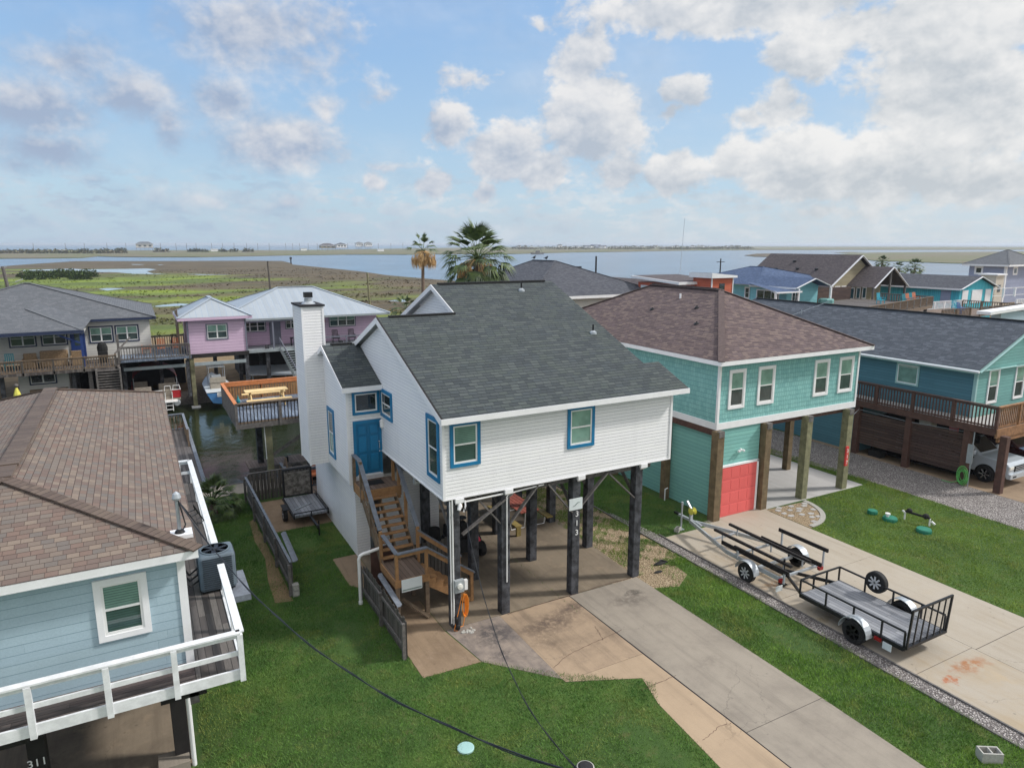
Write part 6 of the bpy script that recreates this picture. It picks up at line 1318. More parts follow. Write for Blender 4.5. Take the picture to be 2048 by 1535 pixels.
k = MB(); k.box(6.3, 7.2, 31.1, 31.55, .5, .58); k.box(6.3, 7.2, 31.5, 31.55, .58, .9); k.box(6.35, 6.4, 31.15, 31.5, .12, .5); k.box(7.1, 7.15, 31.15, 31.5, .12, .5); tag(k.build('coral_chair', 'adir_orange'), 'coral chair on the landing just past the white wall', 'chair')
tag(MB().box(6.0, 9, 29.3, 30.3, .0, .35).build('step_boards', 'deck_brown'), 'broad wooden steps beside the foot of the white house wall', 'steps')
Pq = thing('left_pier', 'narrow grey pier with open rail left of the canal', 'pier', (1.4, 40, -1))
MB().box(.2, 1.95, 33.2, 45.2, -.1, .02).build('planks', 'deck_grey', Pq); k = MB(); k.box(1.95, 2.12, 33.2, 45.3, -.3, .1); k.box(.2, 1.95, 45.2, 45.32, -.25, .08); k.build('edge_beam', 'rail_grey', Pq)
railing(Pq, [(.3, 45.1), (1.85, 45.1), (1.85, 41.0)], .02, 1.0, 'mid_wood', bal=.05, gap=.16, pg=1.5, capm='rail_grey')
for y in (35, 38, 41, 45): MB().box(1.85, 2.05, y - .1, y + .1, -2, -.1).build('post', 'creosote', Pq)
# ================================================================ PINK HOUSE
K = thing('pink_house', 'pink stilt house with pale metal roof, porch stairs and a room over the boat slip', 'house', (10, 58, 0))
MB().box(3.1, 7.22, 55.9, 60.2, 3.0, 5.75).build('front_room', 'pink_lap', K)
MB().box(7.2, 11.9, 60.3, 66, 2.75, 5.3).build('wall', 'pink_lap', K); MB().box(11.9, 18.75, 60.0, 66, 2.75, 5.3).build('wall', 'pink_lap', K)
hiproof(K, 2.5, 7.65, 55.45, 61.5, 5.72, ((5.07, 57.9), (5.07, 60.2), 6.95), 'seam_metal', fascia='pink_lap', capm='seam_metal', fh=.22)
hiproof(K, 5.2, 19.3, 57.8, 68.5, 5.2, ((11.0, 63.4), (14.0, 63.4), 7.3), 'seam_metal', fascia='dock_metal', capm='seam_metal', fh=.16, name='main_roof')
k = MB(); k.box(7.3, 12, 57.9, 58.0, 4.9, 5.08); 
for x in (9.5, 11.2): k.box(x - .06, x + .06, 57.9, 58.02, 2.7, 4.9)
k.build('porch_frame', 'grey_trim', K)
window(K, 'F', 55.9, 4.38, 5.92, 3.98, 5.2, 'grey_trim', .09, 'pane_green', 'pane_dark', 2)
window(K, 'F', 60.3, 7.4, 9.35, 3.85, 4.85, 'grey_trim', .07, 'pane_dark', 'pane_dark', 3); window(K, 'F', 60.0, 14.5, 16.85, 3.95, 5.12, 'grey_trim', .08, 'pane_green', 'pane_dark', 3); window(K, 'F', 60.0, 11.95, 12.75, 3.85, 4.85, 'grey_trim', .06, 'pane_dark', 'pane_dark', 2)
window(K, 'F', 60.3, 10.9, 11.85, 3.95, 4.95, 'grey_trim', .06, 'pane_dark', 'pane_dark', 2)
MB().box(9.6, 10.5, 60.24, 60.3, 2.76, 4.8).build('door', 'grey_trim', K)
for x in (3.15, 7.17): MB().box(x - .05, x + .05, 55.84, 55.93, 3.0, 5.7).build('corner_trim', 'grey_trim', K)
MB().box(7.2, 19, 57.8, 60.3, 2.5, 2.72).build('porch_floor', 'dock_metal', K)
railing(K, [(11.8, 57.85), (19, 57.85)], 2.7, 3.45, 'grey_trim', bal=None, pg=3.5, capz=.03, cap=.06, bottom=False)
k = MB()
for i in range(14): y = 57.7 + i * .0; k.box(10.05 + i * .07, 11.1 + i * .07, 57.6 - i * .05, 57.85 - i * .05, 2.5 - i * .185, 2.54 - i * .185)
sto = k.build('stair_treads', 'dock_metal', K); k = MB()
for dx in (0, 1.1): k.beam((10.0 + dx, 57.8, 2.6), (11.0 + dx, 57.0, 0), .05, .22)
k.build('stringer', 'dock_metal', sto); k = MB()
for dx in (0, 1.1): k.beam((9.95 + dx, 57.9, 3.55), (10.95 + dx, 57.0, 1.1), .07, .07); k.box(9.93 + dx, 10.0 + dx, 57.85, 57.92, 2.6, 3.6)
k.build('handrail', 'grey_trim', K)
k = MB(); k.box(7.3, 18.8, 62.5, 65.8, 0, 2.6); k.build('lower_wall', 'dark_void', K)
for (x, y) in ((3.25, 56.0), (7.1, 56.0), (3.25, 60), (7.1, 60), (5.2, 60), (9.0, 58.2), (12.2, 58.2), (15, 58.2), (18.5, 58.2), (9, 62), (12, 62), (15, 62)): MB().box(x - .14, x + .14, y - .14, y + .14, -2, 3.0).build('pile', 'green_post' if x < 3.3 else 'creosote', K)
k = MB(); k.box(2.9, 7.3, 55.8, 55.95, 2.7, 3.0); k.box(2.9, 7.3, 58, 58.15, 2.7, 3.0); k.build('beam', 'black_pile', K)
k = MB(); k.box(3.4, 7.0, 55.6, 55.75, 2.15, 2.38); k.build('lift_beam', 'dock_metal', K); k = MB(); k.box(-1.2, 3.0, 55.6, 55.75, 2.15, 2.38); k.build('lift_beam', 'dock_metal', K)
MB().box(2.95, 3.55, 55.5, 56.0, -1.02, -.9).build('pile_cap', 'white_trim', K)
fg = thing('striped_flag', 'red and white striped flag hanging on the pink house porch', 'flag', (13.0, 57.8, 4.6))
MB().beam((12.7, 57.9, 4.9), (13.15, 57.6, 5.25), .03, .03).build('staff', 'grey_trim', fg); MB().extr([(12.75, 57.75, 5.05), (13.3, 57.6, 5.15), (13.65, 57.65, 4.75), (13.35, 57.7, 4.6), (13.1, 57.7, 4.85)], (0, .01, 0)).build('cloth', 'stripe_flag', fg)
def rocker(label, x, y, z, m, rz_=0, nm='porch_chair', grp=None, first=[None]):
    o = thing(nm, label, 'chair', (x, y, z), grp)
    MB().box(x - .25, x + .25, y - .22, y + .25, z + .38, z + .42).build('seat', m, o)
    k = MB()
    for i in range(5): k.beam((x - .22 + i * .11, y + .24, z + .42), (x - .22 + i * .11, y + .36, z + 1.05), .06, .015)
    k.beam((x - .24, y + .36, z + 1.05), (x + .24, y + .36, z + 1.05), .04, .04); k.build('backrest', m, o)
    for sx in (-.27, .27):
        for yy in (-.2, .25): MB().box(x + sx - .02, x + sx + .02, y + yy - .02, y + yy + .02, z, z + .6).build('leg', m, o)
        MB().box(x + sx - .04, x + sx + .04, y - .25, y + .28, z + .6, z + .63).build('arm', m, o)
    return o
rocker('left of the two dark porch chairs under the pink house triple window', 14.8, 59.0, 2.72, 'black_steel'); rocker('right of the two dark porch chairs under the pink house triple window', 16.2, 59.0, 2.72, 'black_steel')
k = MB(); k.box(11.0, 11.9, 58.6, 59.2, 3.35, 3.4); 
for x in (11.05, 11.85): k.box(x - .02, x + .02, 58.7, 59.1, 2.72, 3.35)
tag(k.build('porch_table', 'black_steel'), 'dark table on the pink house porch beside the stairs', 'table')
k = MB(); k.extr([(7.6, 58.6, .55), (11.3, 57.6, .45), (10.8, 60.2, .95), (7.6, 60.8, .95)], (0, 0, .06)); k.box(7.8, 7.9, 59, 59.1, 0, .6); k.box(10.9, 11.0, 58.2, 58.3, 0, .5); k.box(10.5, 10.6, 59.6, 59.7, 0, .8); k.box(7.8, 7.9, 60.3, 60.4, 0, .8)
tag(k.build('metal_panel_rack', 'seam_metal'), 'sloping pale metal sheet laid under the pink house beside the stairs', 'panel')
# boats
def outboard(par, x, y, z, m='black_matte', s=1.0):
    k = MB(); k.extr([(x - .18 * s, y - .35 * s, z + .3 * s), (x + .18 * s, y - .35 * s, z + .3 * s), (x + .16 * s, y - .30 * s, z + .85 * s), (x - .16 * s, y - .30 * s, z + .85 * s)], (0, .6 * s, 0)); o = k.build('outboard_motor', m, par, bevel=.06)
    k = MB(); k.box(x - .06, x + .06, y - .12, y + .1, z - .6 * s, z + .3 * s); k.box(x - .12, x + .12, y - .25, y + .15, z - .35 * s, z - .31 * s); k.ell((x, y - .15, z - .55 * s), .05, .22, .06); k.build('motor_leg', 'black_steel', o)
Bt = thing('pontoon_boat', 'red sided pontoon boat under a red canopy on the left boat lift', 'boat', (.7, 57.0, -.3))
for x in (-.55, 1.95): MB().tube([(x, 54.9, -.35), (x, 55.1, -.35), (x, 59.6, -.35), (x, 60.2, -.2)], [.2, .26, .26, .05], 12).build('pontoon', 'galv', Bt)
MB().box(-.85, 2.25, 55.0, 60.0, -.1, .0).build('deck', 'boat_seat', Bt)
k = MB(); k.box(-.85, 1.1, 55.0, 55.05, .05, .6); k.box(1.7, 2.25, 55.0, 55.05, .05, .6); k.box(-.87, -.83, 55, 60, .05, .6); k.box(2.22, 2.27, 55, 60, .05, .6); k.build('side_panels', 'boat_red', Bt)
k = MB(); k.box(-.85, 1.1, 54.98, 55.06, .62, .66); k.box(1.7, 2.27, 54.98, 55.06, .62, .66); k.box(2.22, 2.28, 55, 60, .62, .66); k.tube([(1.2, 55, .6), (1.25, 55, .95), (1.6, 55, .95), (1.65, 55, .6)], .025, 6); k.tube([(1.75, 55, .6), (1.8, 55, .95), (2.2, 55, .95), (2.24, 55, .6)], .025, 6); k.build('rails', 'white_frame', Bt)
k = MB()
for (a, b, c, d) in ((-.7, .4, 55.2, 55.8), (.9, 2.1, 56.2, 56.8), (-.7, .2, 57.5, 58.2), (1.3, 2.1, 58, 59)): k.box(a, b, c, d, 0, .45); k.box(a, b, d, d + .1, .3, .85)
k.each('seat', 'boat_seat', Bt, bevel=.04)
k = MB(); a = arc((.7, 0, .9), 1.5, rad(15), rad(165), 10, 'xz')
for p, q in zip(a, a[1:]): k.add([(p[0], 56.0, p[2] * .72 + .5), (q[0], 56.0, q[2] * .72 + .5), (q[0], 59.2, q[2] * .72 + .5), (p[0], 59.2, p[2] * .72 + .5)], [(0, 1, 2, 3)])
k.build('canopy', 'boat_red', Bt, recalc=False)
k = MB(); k.tube([(-.7, 56, .6), (-.7, 56, 1.5)], .02, 6); k.tube([(2.1, 56, .6), (2.1, 56, 1.5)], .02, 6); k.build('canopy_frame', 'galv', Bt)
k = MB(); k.box(1.2, 1.25, 54.4, 54.45, -.8, .6); k.box(1.65, 1.7, 54.4, 54.45, -.8, .6)
for z in (-.7, -.4, -.1): k.box(1.25, 1.65, 54.38, 54.47, z, z + .04)
k.box(-.2, 2.0, 54.3, 55.0, -.15, -.08); k.build('boarding_ladder', 'white_frame', Bt)
outboard(Bt, .2, 54.6, -.3, 'black_matte', .8)
Bs = thing('bay_boat', 'white and blue centre console boat with a black outboard under the pink room', 'boat', (4.9, 56.6, -.4))
secs = [(54.0, .95, .55, -.55, .35), (55.5, 1.0, .6, -.6, .38), (57.5, .95, .5, -.6, .45), (59.2, .6, .25, -.45, .6), (60.3, .06, .03, -.1, .8)]
k = MB(); vs = []
for (y, w_, b_, zk, zg) in secs: vs += [(4.85 - w_, y, zg), (4.85 - b_, y, zk + .12), (4.85, y, zk), (4.85 + b_, y, zk + .12), (4.85 + w_, y, zg)]
fs_ = [(i * 5 + j, i * 5 + j + 1, i * 5 + 6 + j, i * 5 + 5 + j) for i in range(4) for j in range(4)] + [(0, 1, 2, 3, 4)]
k.add(vs, fs_); k.build('hull', 'boat_blue', Bs)
k = MB(); k.extr([(3.92, 54.0, .3), (5.78, 54.0, .3), (5.8, 57.5, .4), (5.4, 59.2, .55), (4.85, 60.3, .78), (4.3, 59.2, .55), (3.9, 57.5, .4)], (0, 0, .06)); k.build('deck', 'boat_white', Bs)
k = MB(); k.box(4.5, 5.2, 56.2, 56.9, .36, 1.2); k.build('console', 'boat_white', Bs, bevel=.05)
k = MB(); k.box(4.3, 5.4, 55.2, 55.7, .36, .85); k.box(4.3, 5.4, 55.15, 55.22, .85, 1.25); k.build('leaning_seat', 'boat_seat', Bs, bevel=.03)
k = MB()
for x in (4.3, 5.4):
    for y in (55.7, 57.0): k.tube([(x, y, .36), (x, y, 1.95)], .025, 6)
for i in range(6): k.tube([(4.25, 55.6 + i * .28, 1.95), (5.45, 55.6 + i * .28, 1.95)], .02, 6)
k.build('top_frame', 'galv', Bs)
k = MB(); k.box(4.62, 4.9, 53.96, 54.0, .0, .3); k.build('transom_badge', 'white_frame', Bs)
outboard(Bs, 5.55, 53.75, -.1, 'black_matte', 1.15)
# ================================================================ GREY ROOFED HOUSE (far left)
G = thing('navy_trim_house', 'off white stilt house with grey hip roof and navy window trim across the canal', 'house', (-4, 58, 0))
MB().box(-9.5, .75, 58.0, 68, 2.8, 5.62).build('wall', 'cream_siding', G)
hiproof(G, -15.4, 1.2, 57.5, 70.0, 5.75, ((-7.3, 63.7), (-6.9, 63.7), 8.1), 'grey_shingle', fascia='navy_trim', capm='grey_cap')
k = MB(); k.sheet([(-12.5, 54.6, 5.35), (-3.3, 54.6, 5.35), (-6.6, 58.2, 6.55), (-12.5, 58.2, 6.55)]); k.sheet([(-3.3, 54.6, 5.35), (-2.9, 57.4, 5.78), (-6.2, 60.2, 6.85), (-6.6, 58.2, 6.55)]); pr = k.build('porch_roof', 'grey_shingle', G, recalc=False)
k = MB(); k.box(-12.5, -3.25, 54.55, 54.6, 5.12, 5.34); k.build('fascia', 'navy_trim', pr); k = MB(); k.beam((-3.4, 54.7, 5.37), (-6.7, 58.3, 6.6), .3, .05); k.build('hip_cap', 'grey_cap', pr); MB().box(-12.5, -3.3, 54.6, 58, 5.1, 5.14).build('soffit', 'cream_siding', pr)
MB().lathe((-9.2, 62, 7.4), [(.12, 0), (.12, .3), (.18, .32), (.18, .4), (0, .42)], 10).build('roof_vent', 'galv', G)
for a in (-7.95, -6.1): window(G, 'F', 58.0, a, a + 1.6, 3.98, 5.22, 'navy_trim', .09, 'pane_dark', 'pane_dark', 2)
for a in (-3.2, -1.55): window(G, 'F', 58.0, a, a + 1.55, 3.98, 5.2, 'navy_trim', .09, 'pane_green', 'pane_dark', 2)
k = MB().box(-4.35, -3.45, 57.93, 58.0, 2.9, 5.15); dd = k.build('door', 'royal_blue', G); MB().box(-4.1, -3.7, 57.92, 57.935, 3.9, 4.8).build('door_glass', 'pane_dark', dd)
k = MB(); k.beam((-3.5, 54.9, 5.1), (-3.5, 54.9, 2.8), .14, .14); k.beam((-4.9, 54.9, 5.1), (-3.5, 54.9, 4.4), .1, .1); k.build('porch_post', 'royal_blue', G)
MB().box(-12, -1.4, 54.2, 58, 2.55, 2.75).build('deck_floor', 'deck_grey', G); MB().box(-1.4, 3.2, 55.0, 61, 2.85, 3.0).build('upper_deck_floor', 'deck_blue', G)
railing(G, [(-12, 54.25), (-3.5, 54.25), (-1.6, 54.25), (-1.6, 55.0)], 2.7, 3.55, 'picket_grey', post=.1, bal=.055, gap=.15, pg=1.8, capm='mid_wood', balm='mid_wood')
railing(G, [(-1.4, 55.05), (3.1, 55.05)], 3.0, 3.95, 'grey_wood', post=.12, bal=.055, gap=.17, pg=2.2)
railing(G, [(-1.0, 60.9), (3.1, 60.9)], 3.0, 3.95, 'grey_wood', post=.1, bal=.05, gap=.17, pg=2.2)
k = MB(); k.beam((-1.6, 54.6, 3.6), (-.6, 55.2, 4.6), .06, .1); k.box(-1.45, -1.3, 55.0, 55.15, 2.9, 4.85); k.build('stair_rail', 'grey_wood', G)
k = MB()
for i in range(14): k.box(-2.75, -1.45, 54.0 - i * .02, 54.2 - i * .02, 2.5 - i * .18, 2.58 - i * .18)
so_ = k.build('stair_treads', 'grey_wood', G); k = MB(); k.box(-2.85, -2.75, 53.7, 54.2, 0, 2.7); k.box(-1.45, -1.35, 53.7, 54.2, 0, 2.7); k.build('stringer', 'grey_wood', so_)
MB().box(-7.5, -4.6, 56.4, 67, 0, 2.5).build('lower_wall', 'cream_siding', G); window(G, 'F', 56.4, -6.9, -5.3, 1.55, 2.4, 'navy_trim', .09, 'pane_night', 'pane_night', 2, False)
MB().box(-4.5, 3.0, 61, 61.2, 0, 2.8).build('back_screen', 'dark_void', G)
for (x, y) in ((-8.2, 55), (-4.2, 55), (-3.2, 54.6), (-1.2, 56), (1.2, 57.5), (2.9, 55.3), (-4.2, 58)): MB().box(x - .12, x + .12, y - .12, y + .12, 0, 2.7).build('pile', 'grey_wood' if x == -3.2 else 'creosote', G)
tp_ = thing('folded_umbrella', 'folded yellow parasol standing at the far left behind the brown roof', 'umbrella', (-7.4, 54.6, 0))
MB().lathe((-7.4, 54.4, .35), [(.38, 0), (.33, .3), (.18, 1.1), (.06, 1.45)], 9).build('canopy', 'yellow_tarp', tp_); MB().tube([(-7.4, 54.4, 0), (-7.4, 54.4, 2.0)], .03, 6).build('pole', 'black_steel', tp_); MB().ell((-7.4, 54.4, 1.95), .14, .14, .14).build('finial', 'grey_wood', tp_)
k = MB(); k.box(-6.9, -4.7, 55.6, 56.0, .5, .6); k.box(-6.9, -4.7, 55.95, 56.05, .6, 1.3)
for x in (-6.8, -5.8, -4.8): k.box(x - .05, x + .05, 55.6, 56, 0, .5)
tag(k.build('garden_bench', 'mid_wood'), 'long wooden bench under the window below the left house deck', 'bench')
rocker('teal adirondack chair on the left house deck under the dark windows', -7.8, 55.9, 2.75, 'adir_teal', nm='adirondack_chair')
for i, (lb, x) in enumerate((('leftmost wicker armchair on the left house deck beside the teal chair', -6.7), ('wicker armchair at the right end of the wicker sofa on the left house deck', -3.95))): 
    k = MB(); k.box(x - .35, x + .35, 56.0, 56.7, 2.75, 3.2); k.box(x - .38, x + .38, 56.6, 56.8, 3.2, 3.7); k.box(x - .42, x - .34, 56, 56.7, 3.2, 3.4); k.box(x + .34, x + .42, 56, 56.7, 3.2, 3.4); tag(k.build('wicker_armchair', 'straw', bevel=.06), lb, 'armchair')
k = MB(); k.box(-6.1, -4.55, 56.2, 56.8, 2.75, 3.2); k.box(-6.15, -4.5, 56.7, 56.95, 3.2, 3.8); tag(k.build('wicker_sofa', 'straw', bevel=.08), 'wide round backed wicker sofa on the left house deck', 'sofa')
k = MB(); k.ell((-2.4, 56.6, 3.75), .35, .3, .5); k.box(-2.7, -2.1, 56.3, 56.9, 2.75, 3.6); tag(k.build('covered_grill', 'black_matte', bevel=.05), 'black covered grill by the left house blue door', 'grill')
for lb, x, y, m_ in (('single terracotta chair on the blue upper deck', .35, 58.0, 'adir_orange'), ('left of two terracotta benches on the blue upper deck', 1.35, 57.4, 'adir_orange'), ('right terracotta bench by the pink room on the blue upper deck', 2.4, 57.4, 'adir_orange'), ('dark patio chair against the far rail of the blue upper deck', 2.4, 60.0, 'black_steel')):
    rocker(lb, x, y, 3.0, m_, nm='patio_chair')
k = MB()
for i in range(5): k.box(-.6 + .0, -.5, 55.6, 56.2, 3.05, 3.1)
k.box(3.25, 3.32, 56.0, 60.0, .0, 0.1)
for i in range(14): k.box(2.55, 2.60, 56.2 + i * .25, 56.36 + i * .25, 3.0, 6.3 - i * .03)
tag(k.build('board_screen', 'mid_wood'), 'tall wooden board screen between the left house deck and the pink room', 'screen')
# ================================================================ POLES
def upole(label, x, y, h, arm=True, m='grey_wood', box=False, lean=0, grp=None, z0=0, r=.13):
    o = thing('utility_pole', label, 'utility pole', (x, y, z0), grp); MB().tube([(x, y, z0), (x + lean, y, z0 + h)], [r, r * .7], 8).build('pole', m, o)
    if arm: MB().box(x + lean - .9, x + lean + .9, y - .05, y + .05, z0 + h - .6, z0 + h - .5).build('cross_arm', m, o)
    if box: k = MB(); k.lathe((x - .5, y - .1, z0 + h - 3.0), [(.28, 0), (.3, .1), (.3, .9), (.2, 1.0)], 12); k.build('transformer', 'galv', o); k = MB(); k.tube([(x, y, z0 + h - 1.4), (x + .6, y, z0 + h - 1.2)], .05, 6); k.build('insulator_arm', 'galv', o)
    return o
gx = 0
upole('leaning utility pole with transformer behind the grey roofed house', -9.6, 78.5, 9.0, False, box=True, lean=-.8, r=.19)
upole('thin utility pole rising behind the left end of the pink house main roof', 13.9, 84, 9.1, False, m='picket_grey', r=.13, lean=-.2)
upole('pale utility pole standing off the right end of the pink house roof', 23.2, 76, 7.9, False, m='green_post', r=.16, lean=-.3)
upole('dark bare utility pole against the bay between the palm and the orange house', 52, 73.5, 9.5, False, m='black_pile', r=.15)
upole('far utility pole behind the blue roofed house', 88, 88, 8.6, True, m='black_pile', r=.14)
for i, px in enumerate((68, 132, 170, 215, 253, 322, 353, 374, 393, 424, 446, 469, 494, 516, 539, 572, 586, 600, 617, 635, 655, 696, 757, 782, 806)):
    x, y = zp(px, 502 + .6 * sin(i), -.4)
    if i == 0: X, Y_ = zp(px, 503, -.4); first = upole('one of the thin power poles along the far island road', X, Y_, 13.5, False, m='grey_wood', r=.35, z0=-.5, grp='power poles along the far island road'); base_y = Y_
    else: dup(first, (*zp(px, 503 - .0028 * (px - 60), -.4), -.5))
MB_ = MB(); MB_.tube([(54.6, 60.8, 7.5), (55.6, 61.5, 13.9)], .025, 5); tag(MB_.build('radio_antenna', 'galv'), 'tall thin radio mast leaning above the orange house', 'antenna')
# ================================================================ HOUSES ON THE RIGHT SKYLINE
def simple_house(name, label, loc): return thing(name, label, 'house', loc)
G1 = simple_house('dark_hip_roof_house', 'dark grey hip roofed house with two birds on its ridge behind the big palm', (41, 60, 0))
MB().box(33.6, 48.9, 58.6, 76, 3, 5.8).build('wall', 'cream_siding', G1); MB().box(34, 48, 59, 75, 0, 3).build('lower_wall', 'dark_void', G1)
hiproof(G1, 33.0, 49.6, 57.8, 76, 5.95, ((41.0, 65.6), (41.0, 70.5), 9.2), 'dark_shingle', fh=.3)
MB().box(43.0, 43.5, 64.2, 64.6, 8.4, 8.6).build('roof_vent', 'black_steel', G1)
for i, (lb, y) in enumerate((('left one of two birds perched on the dark hip roof ridge', 70.3), ('right one of two birds perched on the dark hip roof ridge', 67.6))):
    k = MB(); k.ell((41.0, y, 9.48), .12, .26, .13); k.ell((41.0, y - .24, 9.63), .08, .1, .08); k.extr([(40.95, y + .2, 9.5), (41.05, y + .2, 9.5), (41.05, y + .55, 9.42), (40.95, y + .55, 9.42)], (0, 0, .03)); k.tube([(41.0, y, 9.4), (41.0, y, 9.22)], .02, 5); k.extr([(40.98, y - .3, 9.63), (41.02, y - .3, 9.63), (41.0, y - .48, 9.6)], (0, 0, .02)); tag(k.build('bird', 'birdy'), lb, 'bird')
G2 = simple_house('low_brown_roof_house', 'low brown roofed house between the bare pole and the orange house', (56, 66, 0))
MB().box(49.6, 59, 61.5, 72, 0, 5.0).build('wall', 'tan_lap', G2); k = MB(); k.sheet([(48.8, 60.8, 5.3), (53, 60.8, 6.95), (53, 73, 6.95), (48.8, 73, 5.3)]); k.sheet([(53, 60.8, 6.95), (59.6, 60.8, 5.0), (59.6, 73, 5.0), (53, 73, 6.95)]); k.build('roof', 'umber_shingle', G2, recalc=False)
G3 = simple_house('orange_house', 'orange house with white flat roofs and a square tower above the brown roof', (50, 55, 0))
MB().box(47.6, 53, 53.2, 59.4, 0, 7.05).build('wall', 'orange_lap', G3); k = MB(); k.extr([(47.2, 52.6, 7.05), (47.2, 60.2, 7.45), (47.2, 60.2, 7.7), (47.2, 52.6, 7.3)], (6.5, 0, 0)); k.build('flat_roof', 'white_trim', G3); MB().extr([(47.45, 52.8, 7.315), (53.6, 52.8, 7.315), (53.6, 60.0, 7.70), (47.45, 60.0, 7.70)], (0, 0, .02)).build('roof_membrane', 'umber_shingle', G3); MB().box(47.55, 47.6, 54.2, 58.9, 6.0, 6.75).build('window_band', 'sign_white', G3)
MB().box(49.6, 52.4, 50.6, 53.2, 0, 7.8).build('tower', 'orange_lap', G3); k = MB(); k.extr([(49.3, 50.3, 7.75), (52.7, 50.3, 7.75), (52.7, 50.3, 7.95), (49.3, 50.3, 8.25)], (0, 3.2, 0)); k.build('tower_roof', 'white_trim', G3); MB().extr([(49.45, 50.5, 8.24), (52.5, 50.5, 7.97), (52.5, 53.3, 7.97), (49.45, 53.3, 8.24)], (0, 0, .015)).build('tower_membrane', 'umber_shingle', G3); k = MB(); k.box(49.55, 49.65, 50.55, 50.65, 4, 7.75); k.box(52.35, 52.45, 50.55, 50.62, 4, 7.75); k.each('corner_trim', 'white_trim', G3); MB().box(50.6, 51.3, 50.56, 50.6, 6.3, 7.2).build('window', 'pane_night', G3)
G4 = simple_house('blue_roof_house', 'aqua house with bright blue hip roof and two white edged gables', (80, 70, 0))
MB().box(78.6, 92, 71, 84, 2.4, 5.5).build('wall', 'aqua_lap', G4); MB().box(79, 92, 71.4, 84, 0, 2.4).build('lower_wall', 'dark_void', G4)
hiproof(G4, 78.0, 96, 70.4, 84.5, 5.5, ((85.2, 76.2), (85.2, 78.8), 7.6), 'blue_shingle', fh=.3)
MB().box(77.2, 83.4, 64.8, 71, 2.4, 5.3).build('wing_wall', 'aqua_lap', G4)
k = MB(); k.sheet([(76.8, 63.0, 5.35), (80.4, 63.0, 6.55), (80.4, 76, 6.55), (76.8, 76, 5.35)]); k.sheet([(80.4, 63.0, 6.55), (84.0, 63.0, 5.35), (84.0, 76, 5.35), (80.4, 76, 6.55)]); wr = k.build('wing_roof', 'blue_shingle', G4, recalc=False)
k = MB(); k.beam((76.8, 62.95, 5.28), (80.4, 62.95, 6.48), .06, .28, up=(0, 1, .01)); k.beam((84.0, 62.95, 5.28), (80.4, 62.95, 6.48), .06, .28, up=(0, 1, .01)); k.box(76.7, 76.8, 63, 71, 5.1, 5.34); k.build('fascia', 'white_trim', wr); MB().extr([(77.2, 64.7, 5.3), (83.6, 64.7, 5.3), (80.4, 64.7, 6.4)], (0, .1, 0)).build('gable_wall', 'aqua_lap', G4)
k = MB(); k.sheet([(72.6, 62.5, 4.95), (77.2, 62.5, 4.95), (78.2, 71, 5.6), (76, 71, 5.75)]); pr = k.build('porch_roof', 'blue_shingle', G4, recalc=False); k = MB(); k.beam((72.6, 62.5, 4.85), (78.0, 71, 5.42), .06, .22); k.beam((72.6, 62.5, 4.85), (77.4, 62.5, 4.85), .06, .2); k.build('fascia', 'white_trim', pr)
k = MB()
for (x, y, z) in ((72.8, 62.8, 4.9), (77.2, 62.9, 5.2), (83.6, 62.9, 5.2), (78.3, 70.6, 5.4)): k.box(x - .12, x + .12, y - .12, y + .12, 2.0, z)
k.each('porch_post', 'white_trim', G4); MB().box(72, 86, 61, 71, 2.1, 2.3).build('deck_floor', 'deck_grey', G4)
k = MB(); k.sheet([(77.4, 79.5, 5.55), (79, 81.4, 6.5), (82, 81.4, 6.5), (82, 79.4, 5.9)]); k.build('small_gable', 'blue_shingle', G4, recalc=False)
k = MB(); k.beam((77.9, 83.2, 5.3), (77.9, 81.6, 6.15), .08, .25); k.beam((77.9, 80.0, 5.3), (77.9, 81.6, 6.15), .08, .25); k.build('gable_trim', 'white_trim', G4)
for (a, b) in ((72.5, 73.5), (77.5, 78.5)): window(G4, 'L', 78.6, a, b, 3.2, 4.9, 'white_trim', .15, 'pane_night', 'pane_night')
window(G4, 'F', 64.8, 78.2, 79.6, 2.5, 4.8, 'white_trim', .12, 'pane_night', 'pane_night', 2, False); window(G4, 'L', 77.2, 66, 70, 2.5, 4.8, 'white_trim', .12, 'pane_night', 'pane_night', 3, False)
tag(MB().lathe((82.4, 62.6, 2.3), [(.9, 0), (1.0, .2), (1.0, 1.3), (.9, 1.45), (0, 1.5)], 8).build('round_tub', 'sage_lap'), 'pale green round tub at the corner of the blue roofed house deck', 'tub')
k = MB(); k.box(74.5, 75.6, 65, 66, 2.3, 3.1); k.box(74.5, 75.6, 65.9, 66.1, 3.1, 3.6); tag(k.build('deck_sofa', 'black_steel', bevel=.05), 'dark seat on the blue roofed house porch', 'seat')
G5 = simple_house('tan_house', 'tan gabled house with broad dark shingle roof and an open timber porch', (96, 72, 0))
w = MB(); gable_prism(w, 'y', 68, 84, [(90, 0), (90, 4.9), (96, 9.1), (102, 4.9), (102, 0)]); w.build('wall', 'tan_lap', G5)
k = MB(); k.sheet([(89.2, 67.4, 4.8), (96, 67.4, 9.45), (96, 84.5, 9.45), (89.2, 84.5, 4.8)]); k.sheet([(96, 67.4, 9.45), (102.8, 67.4, 4.8), (102.8, 84.5, 4.8), (96, 84.5, 9.45)]); r5 = k.build('roof', 'umber_shingle', G5, recalc=False)
k = MB(); k.beam((89.2, 67.35, 4.68), (96, 67.35, 9.33), .08, .34, up=(0, 1, .01)); k.beam((102.8, 67.35, 4.68), (96, 67.35, 9.33), .08, .34, up=(0, 1, .01)); k.build('fascia', 'white_trim', r5)
k = MB()
for (x, y) in ((92.6, 72.5), (92.6, 76), (92.4, 80), (94.2, 78), (91.0, 75)): z = 4.8 + (x - 89.2) * .684; k.lathe((x, y, z), [(.3, 0), (.3, .2), (.0, .3)], 8)
